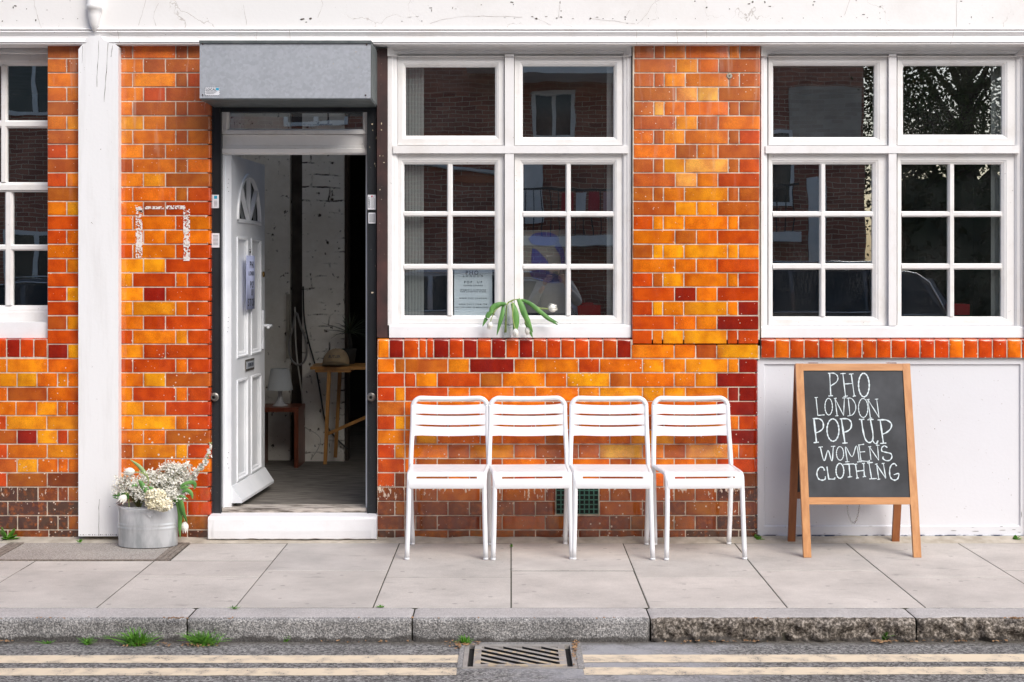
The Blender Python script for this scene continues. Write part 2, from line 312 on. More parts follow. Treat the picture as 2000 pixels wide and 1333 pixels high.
M['plaster_w'] = painted_old_wall(True)
M['plaster'] = mat('old_plaster', (0.42, 0.38, 0.32), 0.9, (0.30, 0.27, 0.22), 5, bump=0.5)
M['floor_in'] = mat('dusty_boards', (0.19, 0.172, 0.15), 0.75, (0.065, 0.058, 0.05), 7, stretch=(1, 5, 5), bump=0.4)
M['poster'] = mat('poster_paper', (0.74, 0.82, 0.90), 0.6, (0.70, 0.78, 0.86), 2)
M['paper'] = mat('lilac_paper', (0.50, 0.55, 0.78), 0.7, (0.46, 0.50, 0.72), 3)
M['ink'] = mat('printed_ink', (0.05, 0.06, 0.08), 0.7)
M['whitep'] = mat('sticker_white', (0.75, 0.76, 0.80), 0.5)
M['cyan'] = mat('sticker_blue', (0.02, 0.35, 0.55), 0.5)
M['pink'] = mat('sticker_red', (0.5, 0.05, 0.12), 0.5)
M['navy'] = mat('navy_print', (0.012, 0.035, 0.22), 0.5, (0.010, 0.024, 0.16), 4)
M['artback'] = mat('grey_print', (0.17, 0.165, 0.155), 0.6)
M['shade'] = mat('lamp_shade_fabric', (0.55, 0.57, 0.58), 0.7)
M['ceramic'] = mat('grey_ceramic', (0.45, 0.45, 0.47), 0.15)
M['redwood'] = mat('mahogany', (0.16, 0.035, 0.012), 0.4, (0.09, 0.02, 0.008), 8, stretch=(8, 8, 1))
M['oak'] = mat('trestle_wood', (0.42, 0.20, 0.045), 0.5, (0.30, 0.13, 0.03), 6, stretch=(8, 8, 1))
M['khaki'] = mat('khaki_cotton', (0.34, 0.25, 0.15), 0.85, (0.27, 0.19, 0.11), 12)
M['cable_w'] = mat('white_cable', (0.5, 0.48, 0.44), 0.5)
M['cable_g'] = mat('grey_conduit', (0.22, 0.21, 0.20), 0.5)
M['cable_k'] = mat('black_cable', (0.02, 0.02, 0.02), 0.5)
M['chrome'] = mat('brushed_metal', (0.6, 0.6, 0.6), 0.25, metal=1.0)
M['brass'] = mat('old_brass', (0.35, 0.22, 0.08), 0.35, metal=1.0)
M['clear'] = None

# ------------------------------------------------------------------ mesh helpers
def obj(name, bm, m, parent=None, bevel=0.0, smooth=False, loc=None):
    if bevel:
        es = [e for e in bm.edges if len(e.link_faces) == 2 and e.calc_face_angle(0) > 0.5]
        bmesh.ops.bevel(bm, geom=es, offset=bevel, segments=2, affect='EDGES', profile=0.6, clamp_overlap=True)
    bmesh.ops.recalc_face_normals(bm, faces=bm.faces)
    me = bpy.data.meshes.new(name); bm.to_mesh(me); bm.free()
    for mm in (m if isinstance(m, (list, tuple)) else [m]): me.materials.append(mm)
    if smooth:
        for p in me.polygons: p.use_smooth = True
        if smooth == 'auto':
            try: me.set_sharp_from_angle(angle=R(35))
            except Exception: pass
    o = bpy.data.objects.new(name, me); COL.objects.link(o)
    if parent is not None: o.parent = parent
    if loc is not None: o.location = loc
    return o
def merge(o, into):
    """fold a surface-pattern mesh into the part it belongs to"""
    k = len(into.data.materials)
    for m_ in o.data.materials: into.data.materials.append(m_)
    bm = bmesh.new(); bm.from_mesh(into.data); n0 = len(bm.faces); bm.from_mesh(o.data); bm.faces.ensure_lookup_table()
    for f in bm.faces[n0:]: f.material_index += k
    bm.to_mesh(into.data); bm.free(); bpy.data.objects.remove(o)
def thing(name, label, cat, loc=(0, 0, 0), rotz=0.0, group=None):
    o = bpy.data.objects.new(name, None); o.empty_display_size = 0.1; COL.objects.link(o)
    o.location = loc; o.rotation_euler = (0, 0, rotz); tag(o, label, cat, group); return o
def tag(o, label, cat, group=None):
    o['label'] = label; o['category'] = cat
    if group: o['group'] = group
    return o
def struct(name, bm, m, **k):
    o = obj(name, bm, m, **k); o['kind'] = 'structure'; return o
def box(bm, x0, x1, y0, y1, z0, z1, mi=0):
    v = [bm.verts.new(p) for p in ((x0, y0, z0), (x1, y0, z0), (x1, y1, z0), (x0, y1, z0), (x0, y0, z1), (x1, y0, z1), (x1, y1, z1), (x0, y1, z1))]
    for f in ((0, 1, 5, 4), (1, 2, 6, 5), (2, 3, 7, 6), (3, 0, 4, 7), (4, 5, 6, 7), (3, 2, 1, 0)):
        bm.faces.new([v[i] for i in f]).material_index = mi
def obox(bm, c, ax, ay, az, mi=0):
    """oriented box: centre and three half-axis vectors"""
    c = Vector(c); ax = Vector(ax); ay = Vector(ay); az = Vector(az)
    v = [bm.verts.new(c + ax * i + ay * j + az * k) for k in (-1, 1) for i, j in ((-1, -1), (1, -1), (1, 1), (-1, 1))]
    for f in ((0, 1, 5, 4), (1, 2, 6, 5), (2, 3, 7, 6), (3, 0, 4, 7), (4, 5, 6, 7), (3, 2, 1, 0)):
        bm.faces.new([v[i] for i in f]).material_index = mi
def pbox(bm, px0, px1, py0, py1, y0, y1, mi=0):
    """box whose front face (depth y0) covers photo pixels px0..px1, py0..py1 (py0 above)"""
    box(bm, X(px0, y0), X(px1, y0), y0, y1, Z(py1, y0), Z(py0, y0), mi)
def tube(bm, pts, r, seg=10, caps=True, mi=0, flat=1.0):
    pts = [Vector(p) for p in pts]; rs = r if isinstance(r, (list, tuple)) else [r] * len(pts)
    rings = []; up = None
    for i, p in enumerate(pts):
        t = ((pts[i + 1] - pts[i]) if i == 0 else (pts[i] - pts[i - 1]) if i == len(pts) - 1 else ((pts[i + 1] - pts[i]).normalized() + (pts[i] - pts[i - 1]).normalized())).normalized()
        if up is None:
            up = Vector((0, 0, 1)) if abs(t.z) < 0.9 else Vector((0, 1, 0))
        a = (up - t * up.dot(t)).normalized(); b_ = t.cross(a); up = a
        rings.append([bm.verts.new(p + (a * math.cos(2 * math.pi * k / seg) + b_ * math.sin(2 * math.pi * k / seg) * flat) * rs[i]) for k in range(seg)])
    for i in range(len(rings) - 1):
        for k in range(seg):
            f = bm.faces.new([rings[i][k], rings[i][(k + 1) % seg], rings[i + 1][(k + 1) % seg], rings[i + 1][k]]); f.material_index = mi; f.smooth = True
    if caps:
        bm.faces.new(rings[0][::-1]).material_index = mi; bm.faces.new(rings[-1]).material_index = mi
def smooth_pts(pts, n=6):
    """Catmull-Rom through pts"""
    P = [Vector(p) for p in pts]; P = [P[0] * 2 - P[1]] + P + [P[-1] * 2 - P[-2]]; out = []
    for i in range(1, len(P) - 2):
        for k in range(n):
            t = k / n; a, b_, c, d = P[i - 1], P[i], P[i + 1], P[i + 2]
            out.append(0.5 * ((2 * b_) + (c - a) * t + (2 * a - 5 * b_ + 4 * c - d) * t * t + (3 * b_ - a - 3 * c + d) * t ** 3))
    out.append(P[-2]); return out
def lathe(bm, prof, seg=24, c=(0, 0, 0), sx=1.0, sy=1.0, mi=0, cap_lo=True, cap_hi=True):
    rings = [[bm.verts.new((c[0] + r * sx * math.cos(2 * math.pi * k / seg), c[1] + r * sy * math.sin(2 * math.pi * k / seg), c[2] + z)) for k in range(seg)] for r, z in prof]
    for i in range(len(rings) - 1):
        for k in range(seg):
            f = bm.faces.new([rings[i][k], rings[i][(k + 1) % seg], rings[i + 1][(k + 1) % seg], rings[i + 1][k]]); f.smooth = True; f.material_index = mi
    if cap_lo: bm.faces.new(rings[0][::-1]).material_index = mi
    if cap_hi: bm.faces.new(rings[-1]).material_index = mi
def prism(bm, poly, y0, y1, mi=0, axis='y'):
    """2D polygon (x,z) extruded along y"""
    def P(a, b_, y): return (a, y, b_) if axis == 'y' else ((y, a, b_) if axis == 'x' else (a, b_, y))
    A = [bm.verts.new(P(a, b_, y0)) for a, b_ in poly]; B = [bm.verts.new(P(a, b_, y1)) for a, b_ in poly]
    bm.faces.new(A).material_index = mi; bm.faces.new(B[::-1]).material_index = mi
    for i in range(len(poly)):
        j = (i + 1) % len(poly); bm.faces.new([A[i], B[i], B[j], A[j]]).material_index = mi
def ring_profile(bm, outer, inner, prof, mi=0):
    """mitred frame: outer/inner = (x0,x1,z0,z1); prof = closed list of (t,y)"""
    loops = []
    for t, y in prof:
        x0, x1, z0, z1 = [outer[i] + (inner[i] - outer[i]) * t for i in range(4)]
        loops.append([bm.verts.new(p) for p in ((x0, y, z0), (x1, y, z0), (x1, y, z1), (x0, y, z1))])
    for i in range(len(loops)):
        a, b_ = loops[i], loops[(i + 1) % len(loops)]
        for k in range(4):
            bm.faces.new([a[k], a[(k + 1) % 4], b_[(k + 1) % 4], b_[k]]).material_index = mi
def ribbon(bm, pts, widths, side=Vector((1, 0, 0)), thick=0.0012, mi=0, cup=0.25):
    """leaf blade along pts: three-point cross-section, slightly cupped, with thickness"""
    pts = [Vector(p) for p in pts]; top = []; bot = []
    for i, p in enumerate(pts):
        t = (pts[min(i + 1, len(pts) - 1)] - pts[max(i - 1, 0)]).normalized()
        s = (side - t * side.dot(t)); s = s.normalized() if s.length > 1e-4 else Vector((0, 1, 0)); nn = t.cross(s)
        wv = widths[i] if isinstance(widths, (list, tuple)) else widths * math.sin(math.pi * min(1, (i + .25) / (len(pts) - .5))) ** 0.7
        wv = max(wv, 0.0006)
        top.append([bm.verts.new(p + s * k * wv + nn * (abs(k) * wv * cup + thick / 2)) for k in (-1, 0, 1)])
        bot.append([bm.verts.new(p + s * k * wv + nn * (abs(k) * wv * cup - thick / 2)) for k in (-1, 0, 1)])
    for i in range(len(pts) - 1):
        for k in (0, 1):
            for L in (top, bot):
                f = bm.faces.new([L[i][k], L[i][k + 1], L[i + 1][k + 1], L[i + 1][k]]); f.smooth = True; f.material_index = mi
        bm.faces.new([top[i][0], bot[i][0], bot[i + 1][0], top[i + 1][0]]).material_index = mi
        bm.faces.new([top[i][2], bot[i][2], bot[i + 1][2], top[i + 1][2]]).material_index = mi
def text_obj(s, size, m, parent, matrix, name='lettering', depth=0.0004, align='CENTER', spacing=1.0, sx=1.0, bold=0.012):
    cu = bpy.data.curves.new(name, 'FONT'); cu.body = s; cu.size = size; cu.align_x = align; cu.extrude = depth; cu.space_character = spacing; cu.resolution_u = 3; cu.offset = bold * size
    to = bpy.data.objects.new('tmp', cu); COL.objects.link(to); bpy.context.view_layer.update()
    me = bpy.data.meshes.new_from_object(to.evaluated_get(bpy.context.evaluated_depsgraph_get()))
    bpy.data.objects.remove(to); bpy.data.curves.remove(cu)
    me.transform(matrix @ Matrix.Diagonal((sx, 1, 1, 1))); me.name = name; me.materials.clear(); me.materials.append(m)
    o = bpy.data.objects.new(name, me); COL.objects.link(o)
    if parent is not None: o.parent = parent
    return o
def wall_mx(x, y, z): return Matrix.Translation((x, y, z)) @ Matrix.Rotation(R(90), 4, 'X')

# =================================================================== GROUND, PAVEMENT, KERB, ROAD
def paving_mat():
    m, n, l, b = new_mat('york_stone_slab'); tc = N(n, 'TexCoord'); src = tc.outputs['Object']
    at = N(n, 'Attribute', attribute_name='bcol')
    n1 = N(n, 'TexNoise', i_Scale=2.5, i_Detail=9.0, i_Roughness=0.68); l.new(src, n1.inputs['Vector'])
    r1 = ramp(n, [(0.3, g(0.76)), (0.7, g(1.12))]); l.new(n1.outputs[0], r1.inputs[0])
    c = mixc(n, l, 1.0, at.outputs[0], r1.outputs[0], 'MULTIPLY')
    n2 = N(n, 'TexNoise', i_Scale=300.0, i_Detail=3.0); l.new(src, n2.inputs['Vector'])
    r2 = ramp(n, [(0.3, g(0.84)), (0.7, g(1.12))]); l.new(n2.outputs[0], r2.inputs[0])
    c = mixc(n, l, 1.0, c, r2.outputs[0], 'MULTIPLY')
    mp = N(n, 'Mapping'); mp.inputs['Scale'].default_value = (6, 16, 1); l.new(src, mp.inputs[0])
    n3 = N(n, 'TexNoise', i_Scale=1.0, i_Detail=4.0); l.new(mp.outputs[0], n3.inputs['Vector'])
    r3 = ramp(n, [(0.62, g(0)), (0.76, g(0.7))]); l.new(n3.outputs[0], r3.inputs[0])
    c = mixc(n, l, r3.outputs[0], c, (0.27, 0.25, 0.235))
    v = N(n, 'TexVoronoi', i_Scale=9.0); l.new(src, v.inputs['Vector'])
    c = mixc(n, l, mth(n, l, 'MULTIPLY', mth(n, l, 'LESS_THAN', v.outputs['Distance'], 0.10), 0.5), c, (0.22, 0.20, 0.19))
    # slabs turn darker towards the wall, broken up by noise
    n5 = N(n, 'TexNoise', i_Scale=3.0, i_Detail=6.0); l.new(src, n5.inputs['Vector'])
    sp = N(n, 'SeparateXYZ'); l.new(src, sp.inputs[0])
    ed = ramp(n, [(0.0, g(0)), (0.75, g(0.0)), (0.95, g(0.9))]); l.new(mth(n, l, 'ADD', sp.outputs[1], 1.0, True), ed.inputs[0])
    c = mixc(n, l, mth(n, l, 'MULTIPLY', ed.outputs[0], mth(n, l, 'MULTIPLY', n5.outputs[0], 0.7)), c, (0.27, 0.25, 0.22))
    l.new(c, b.inputs['Base Color']); b.inputs['Roughness'].default_value = 0.85
    bp = N(n, 'Bump', i_Strength=0.5, i_Distance=0.003); l.new(n1.outputs[0], bp.inputs['Height']); l.new(bp.outputs[0], b.inputs['Normal'])
    return m
M['slab'] = paving_mat()

def set_bcol(bm, faces, lay, col, vary=0.0):
    k = 1 + random.uniform(-vary, vary)
    for f in faces:
        for lp in f.loops: lp[lay] = (col[0] * k, col[1] * k, col[2] * k, 1)

bm = bmesh.new(); box(bm, -60, 60, -80, 60, -0.40, -0.30); struct('ground', bm, M['asphalt'])
# paving slabs, laid with open joints; courses staggered as in the photo
KB = -1.51
bm = bmesh.new(); lay = bm.loops.layers.float_color.new('bcol')
random.seed(11)
COLX = [-0.002 + 0.583 * k for k in range(-11, 12)]
CX0, CX1, CY0, CY1 = -2.62, -1.68, -0.533, -0.055     # inspection cover
def slab(x0, x1, y0, y1):
    if x1 - x0 < 0.02 or y1 - y0 < 0.02: return
    gp = 0.0023; n0 = len(bm.faces)
    z = random.uniform(-0.0025, 0.0)
    xs = [x0 + gp, x1 - gp]; ys = [y0 + .0035, y1 - .0035]
    b2 = 0.002
    lo = [(xs[0], ys[0]), (xs[1], ys[0]), (xs[1], ys[1]), (xs[0], ys[1])]
    hi = [(xs[0] + b2, ys[0] + b2), (xs[1] - b2, ys[0] + b2), (xs[1] - b2, ys[1] - b2), (xs[0] + b2, ys[1] - b2)]
    A = [bm.verts.new((p[0], p[1], -0.05)) for p in lo]; B = [bm.verts.new((p[0], p[1], z - b2)) for p in lo]; C_ = [bm.verts.new((p[0], p[1], z)) for p in hi]
    fs = [bm.faces.new(C_)]
    for k in range(4):
        j = (k + 1) % 4; fs.append(bm.faces.new([A[k], A[j], B[j], B[k]])); fs.append(bm.faces.new([B[k], B[j], C_[j], C_[k]]))
    base = random.choice([(0.52, 0.487, 0.45), (0.54, 0.503, 0.465), (0.50, 0.47, 0.44)])
    set_bcol(bm, fs, lay, base, 0.035); set_bcol(bm, [f for f in fs if abs(f.calc_center_median().z) > 0.02], lay, (0.07, 0.065, 0.05))
for i in range(len(COLX) - 1):
    x0, x1 = COLX[i], COLX[i + 1]
    jy = (-0.77 if i % 2 else -0.905) + random.uniform(-.01, .01)
    segs = [(KB, jy), (jy, -0.09)]
    if CX0 < x1 and CX1 > x0:      # around the inspection cover
        slab(x0, x1, KB, jy); slab(x0, x1, jy, CY0 - 0.004)
        if x0 < CX0: slab(x0, CX0 - .004, CY0, -0.09)
        if x1 > CX1: slab(CX1 + .004, x1, CY0, -0.09)
    else:
        for a, b_ in segs: slab(x0, x1, a, b_)
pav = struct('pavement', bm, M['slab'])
bm = bmesh.new(); box(bm, -6.4, CX0 - .001, KB, 0.3, -0.28, -0.0030); box(bm, CX1 + .001, 6.4, KB, 0.3, -0.28, -0.0030); box(bm, CX0 - .0009, CX1 + .0009, KB, CY0 - .001, -0.28, -0.0030); box(bm, CX0 - .0009, CX1 + .0009, CY1 + .001, 0.3, -0.28, -0.0030); struct('pavement_bedding', bm, M['joint'])
# cement fillet against the wall
bm = bmesh.new(); nx = 260
for k in range(nx):
    x0 = -6.3 + 12.6 * k / nx; x1 = -6.3 + 12.6 * (k + 1) / nx
    def row(x):
        w_ = 0.088 + 0.012 * noise.noise(Vector((x * 4, 0, 0))) + .006 * noise.noise(Vector((x * 23, 5, 0))); h = 0.010 + 0.008 * noise.noise(Vector((x * 7, 3, 0)))
        return [(x, -w_, -0.004), (x, -w_ * 0.75, 0.003), (x, -w_ * 0.3, h), (x, 0.012, h + 0.008)]
    if k == 0: pr = [bm.verts.new(p) for p in row(x0)]
    nr = [bm.verts.new(p) for p in row(x1)]
    for q in range(3): bm.faces.new([pr[q], pr[q + 1], nr[q + 1], nr[q]])
    pr = nr
struct('cement_fillet', bm, M['concrete'], smooth=True)

# kerb stones: own displaced blocks
def kerb_block(bm, x0, x1, rough, seed):
    nxs = max(10, int((x1 - x0) / 0.010)); prof = []
    yt, yf, zt, zb = KB - 0.003, -1.685, -0.002, -0.15
    for k in range(6): prof.append((yt + (yf + 0.022 - yt) * k / 5, zt, 0.12))
    for k in range(1, 6):
        a = R(90) * k / 5; prof.append((yf + 0.022 - 0.022 * math.sin(a), zt - 0.022 + 0.022 * math.cos(a), 0.5))
    for k in range(1, 12): prof.append((yf, zt - 0.022 - (zt - 0.022 - zb) * k / 11, 1.0))
    grid = []
    for i in range(nxs + 1):
        x = x0 + (x1 - x0) * i / nxs; rowv = []
        e = min(i, nxs - i) / nxs * (x1 - x0); edge = max(0, 1 - e / 0.014) * 0.010
        for (y, z, wt) in prof:
            p = Vector((x * 1.0, y, z)) + Vector((seed, 0, 0))
            n1 = noise.fractal(p * 14, 0.9, 2.1, 5) ; n2 = noise.noise(p * 5)
            d = rough * wt * (0.9 * n1 + 0.5 * n2) 
            if rough > 0.008: d += wt * (0.016 * noise.cell(p * 30) * 0.5 + 0.020 * noise.noise(p * 22) + 0.014 * noise.noise(p * 48))
            rowv.append(bm.verts.new((x, y - d + edge * wt, z - 0.25 * abs(d) * (1 - wt * .6) - edge * (1 - wt) * .6)))
        grid.append(rowv)
    for i in range(nxs):
        for k in range(len(prof) - 1):
            f = bm.faces.new([grid[i][k], grid[i + 1][k], grid[i + 1][k + 1], grid[i][k + 1]]); f.smooth = True
            f.material_index = 0 if prof[k][2] < 0.3 else 1
KX = [-6.2, -5.2, -4.22, -3.25, -2.28, -1.33, -0.407, 0.569, 1.66, 2.62, 3.6, 4.6, 5.5, 6.3]
bmA = bmesh.new(); bmB = bmesh.new()
for i in range(len(KX) - 1):
    old = KX[i] >= 0.5
    kerb_block(bmB if old else bmA, KX[i] + 0.003, KX[i + 1] - 0.003, 0.016 if old else 0.0035, i * 3.7)
struct('kerb', bmA, [M['kerb_top'], M['kerb']]); struct('kerb', bmB, [M['kerb_top'], M['kerb_old']])
bm = bmesh.new(); box(bm, -6.2, 6.3, -1.66, KB - .004, -0.28, -0.02); struct('kerb_bedding', bm, M['joint'])
# road with a slightly worn surface near the kerb
RZ = -0.10
DX0, DX1, DY0, DY1 = X(903, -2.08), X(1129, -2.08), -2.075, -1.735       # drain opening
bm = bmesh.new()
def rgrid(x0, x1, y0, y1, nx_, ny_):
    vs = [[bm.verts.new((x0 + (x1 - x0) * i / nx_, y0 + (y1 - y0) * j / ny_, RZ + 0.0004 * noise.fractal(Vector((x0 + (x1 - x0) * i / nx_, y0 + (y1 - y0) * j / ny_, 0)) * 3, 1, 2, 3))) for j in range(ny_ + 1)] for i in range(nx_ + 1)]
    for i in range(nx_):
        for j in range(ny_): bm.faces.new([vs[i][j], vs[i + 1][j], vs[i + 1][j + 1], vs[i][j + 1]]).smooth = True
rgrid(-6.2, DX0, -2.6, -1.64, 60, 16); rgrid(DX1, 6.3, -2.6, -1.64, 60, 16); rgrid(DX0, DX1, -2.6, DY0, 8, 8); rgrid(DX0, DX1, DY1, -1.64, 8, 3)
rgrid(-60, 60, -9.6, -2.6, 60, 12)
def road_mat():
    m, n, l, b = new_mat('road_asphalt'); tc = N(n, 'TexCoord'); src = tc.outputs['Object']
    v = N(n, 'TexVoronoi', i_Scale=110.0); l.new(src, v.inputs['Vector']); sep = N(n, 'SeparateColor'); l.new(v.outputs['Color'], sep.inputs[0])
    n1 = N(n, 'TexNoise', i_Scale=220.0, i_Detail=4.0); l.new(src, n1.inputs['Vector'])
    s = mth(n, l, 'ADD', mth(n, l, 'MULTIPLY', sep.outputs[0], 0.4), mth(n, l, 'MULTIPLY', n1.outputs[0], 0.6))
    r1 = ramp(n, [(0.31, (0.055, 0.053, 0.052)), (0.5, (0.16, 0.155, 0.15)), (0.69, (0.33, 0.32, 0.305))]); l.new(s, r1.inputs[0])
    n2 = N(n, 'TexNoise', i_Scale=2.2, i_Detail=8.0); l.new(src, n2.inputs['Vector'])
    r2 = ramp(n, [(0.3, g(0.85)), (0.7, g(1.2))]); l.new(n2.outputs[0], r2.inputs[0])
    c = mixc(n, l, 1.0, r1.outputs[0], r2.outputs[0], 'MULTIPLY')
    # pale cement spill around the drain
    vd = N(n, 'VectorMath', operation='DISTANCE'); l.new(src, vd.inputs[0]); vd.inputs[1].default_value = (0.42, -1.95, RZ)
    n3 = N(n, 'TexNoise', i_Scale=9.0, i_Detail=7.0); l.new(src, n3.inputs['Vector'])
    rr = ramp(n, [(0.15, g(0.9)), (0.62, g(0.0))]); l.new(mth(n, l, 'ADD', mth(n, l, 'MULTIPLY', vd.outputs['Value'], 0.8), mth(n, l, 'SUBTRACT', n3.outputs[0], 0.4)), rr.inputs[0])
    c = mixc(n, l, rr.outputs[0], c, (0.36, 0.36, 0.375))
    # darker brown line along the kerb foot
    sp = N(n, 'SeparateXYZ'); l.new(src, sp.inputs[0])
    dk = ramp(n, [(0.30, g(0)), (0.36, g(0.8))]); l.new(mth(n, l, 'ADD', mth(n, l, 'ADD', sp.outputs[1], 2.05), mth(n, l, 'MULTIPLY', mth(n, l, 'SUBTRACT', n3.outputs[0], 0.5), 0.06)), dk.inputs[0])
    c = mixc(n, l, dk.outputs[0], c, (0.09, 0.075, 0.055))
    l.new(c, b.inputs['Base Color']); b.inputs['Roughness'].default_value = 0.9
    bp = N(n, 'Bump', i_Strength=1.0, i_Distance=0.004); l.new(s, bp.inputs['Height']); l.new(bp.outputs[0], b.inputs['Normal'])
    return m
M['road'] = road_mat(); struct('road', bm, M['road'])

def line_mat():
    m, n, l, b = new_mat('cream_road_paint'); out = n['Material Output']; tc = N(n, 'TexCoord'); src = tc.outputs['Object']
    n1 = N(n, 'TexNoise', i_Scale=16.0, i_Detail=7.0); l.new(src, n1.inputs['Vector'])
    r1 = ramp(n, [(0.32, (0.52, 0.44, 0.34)), (0.55, (0.72, 0.61, 0.45))]); l.new(n1.outputs[0], r1.inputs[0]); l.new(r1.outputs[0], b.inputs['Base Color'])
    b.inputs['Roughness'].default_value = 0.8
    n2 = N(n, 'TexNoise', i_Scale=120.0, i_Detail=4.0); l.new(src, n2.inputs['Vector'])
    s = mth(n, l, 'ADD', n2.outputs[0], mth(n, l, 'MULTIPLY', mth(n, l, 'SUBTRACT', n1.outputs[0], 0.5), 0.7))
    hole = mth(n, l, 'LESS_THAN', s, 0.31)
    tr = N(n, 'BsdfTransparent'); mx = N(n, 'MixShader'); l.new(hole, mx.inputs[0]); l.new(b.outputs[0], mx.inputs[1]); l.new(tr.outputs[0], mx.inputs[2]); l.new(mx.outputs[0], out.inputs[0])
    return m
M['line'] = line_mat()
def yellow_line(ya, yb, x0, x1, seed):
    n_ = max(8, int((x1 - x0) / 0.02)); pr = None
    for i in range(n_ + 1):
        x = x0 + (x1 - x0) * i / n_
        w1 = 0.004 * noise.noise(Vector((x * 9, seed, 0))) + 0.003 * noise.noise(Vector((x * 45, seed, 3)))
        dr = 0.012 * noise.noise(Vector((x * .7, 9, 0))) - 0.012 * max(-1, min(1, x / 2.5))* -1
        r_ = [bm.verts.new((x, ya + w1 + dr, RZ + 0.0016)), bm.verts.new((x, yb - w1 + dr, RZ + 0.0016))]
        if pr: bm.faces.new([pr[0], r_[0], r_[1], pr[1]])
        pr = r_
for (ya, yb, sd) in ((-1.995, -1.885, 1), (-2.165, -2.065, 5)):
    bm = bmesh.new()
    yellow_line(ya, yb, -6.1, DX0 - 0.02, sd); yellow_line(ya, yb, DX1 + 0.02, 6.2, sd + 2)
    struct('yellow_line', bm, M['line'])
# opposite side of the street
bm = bmesh.new(); box(bm, -60, 60, -14.5, -13.0, -0.28, 0.0); struct('far_pavement', bm, M['concrete'])
bm = bmesh.new(); box(bm, -60, 60, -13.0, -12.85, -0.28, 0.0); struct('far_kerb', bm, M['kerb_top'])
bm = bmesh.new(); v = [bm.verts.new(p) for p in ((-60, -12.85, RZ), (60, -12.85, RZ), (60, -9.6, RZ), (-60, -9.6, RZ))]; bm.faces.new(v); struct('road', bm, M['road'])

# =================================================================== THE SHOP BUILDING
B = thing('shop_building', 'shop front of glazed orange brick with white painted windows, fascia and open doorway', 'building')
PAL = {'y': (.82, .290, .008), 'o': (.74, .175, .006), 'r': (.55, .066, .005), 'd': (.27, .015, .005), 'b': (.46, .105, .012), 'a': (.84, .38, .07), 'n': (.215, .045, .008), 'k': (.075, .028, .018), 'm': (.38, .10, .010)}
bm = bmesh.new(); lay = bm.loops.layers.float_color.new('bcol'); uvl = bm.loops.layers.uv.new('UVMap')
def brick(px0, px1, py0, py1, col, ret_r=0.0, ret_l=0.0, y0=0.0, bull=0.0, rr=0.018):
    """one glazed brick; ret_r / ret_l: depth of a rounded return on that side"""
    jg = 1.05
    x0, x1, z0, z1 = X(px0 + jg), X(px1 - jg), Z(py1 - jg), Z(py0 + jg)
    y0 = y0 + random.uniform(-0.0012, 0.0008)
    tx = random.uniform(-0.0011, 0.0011); tz = random.uniform(-0.0010, 0.0010)
    c = 0.0022; back = 0.016
    # horizontal section (x, y, u)
    sec = []
    if ret_l:
        sec.append((x0, y0 + ret_l, 0.02)); sec += [(x0 + rr - rr * math.cos(a), y0 + rr - rr * math.sin(a), 0.03 + .02 * i) for i, a in enumerate([R(k) for k in (0, 18, 36, 54, 72, 90)])]
    else: sec += [(x0, y0 + back, 0.0), (x0, y0 + c, 0.01), (x0 + c * 0.4, y0 + c * 0.3, 0.02), (x0 + c, y0, 0.03)]
    if ret_r: sec += [(x1 - rr + rr * math.sin(a), y0 + rr - rr * math.cos(a), 0.88 + .02 * i) for i, a in enumerate([R(k) for k in (0, 18, 36, 54, 72, 90)])] + [(x1, y0 + ret_r, 0.99)]
    else: sec += [(x1 - c, y0, 0.97), (x1 - c * 0.4, y0 + c * 0.3, 0.98), (x1, y0 + c, 0.99), (x1, y0 + back, 1.0)]
    rows = [(z0, back, 0.0), (z0, c, 0.02), (z0 + c, 0.0, 0.06), (z1 - max(c, bull), 0.0, 0.94 if not bull else 0.75)]
    if bull: rows += [(z1 - bull + bull * math.sin(a), bull - bull * math.cos(a), .8) for a in (R(22), R(45), R(67))] + [(z1, bull, .82), (z1, 0.06, .85)]
    else: rows += [(z1, c, 0.98), (z1, back, 1.0)]
    gridv = []
    for z, dy, v in rows:
        r_ = []
        for (x, y, u) in sec:
            xx = x; yy = y + dy
            fx = (x - (x0 + x1) / 2) / max(1e-4, (x1 - x0)); fz = (z - (z0 + z1) / 2) / (z1 - z0)
            yy += tx * fx * 2 * 0.6 + tz * fz * 2 * 0.5
            r_.append((bm.verts.new((xx, yy, z)), u, v))
        gridv.append(r_)
    kv = random.uniform(0.86, 1.12); h = random.uniform(0.85, 1.15)
    cc = (min(0.93, col[0] * kv), col[1] * kv * h, col[2] * kv, 1)
    L = (x1 - x0) / 0.075
    for i in range(len(gridv) - 1):
        for k in range(len(sec) - 1):
            q = [gridv[i][k], gridv[i][k + 1], gridv[i + 1][k + 1], gridv[i + 1][k]]
            f = bm.faces.new([a[0] for a in q]); f.material_index = 0
            big = (0 < k < len(sec) - 2)
            for lp, a in zip(f.loops, q):
                u = a[1]
                # measure pooled glaze in real length, not per cent
                du = min(u, 1 - u) * L; dv_ = min(a[2], 1 - a[2])
                lp[lay] = cc; lp[uvl].uv = (u, a[2])
random.seed(23)
ROW0, RP = 87.0, 27.9
def rtop(i): return ROW0 + RP * i
def course(i, xs, cols, **kw):
    cols = cols.replace(' ', ''); top = rtop(i); bot = min(rtop(i + 1), 1057)
    for k in range(len(xs) - 1):
        kk = dict(kw)
        if k != len(xs) - 2: kk.pop('ret_r', None)
        if k != 0: kk.pop('ret_l', None)
        brick(xs[k], xs[k + 1], top, bot, PAL[cols[k]], **kk)
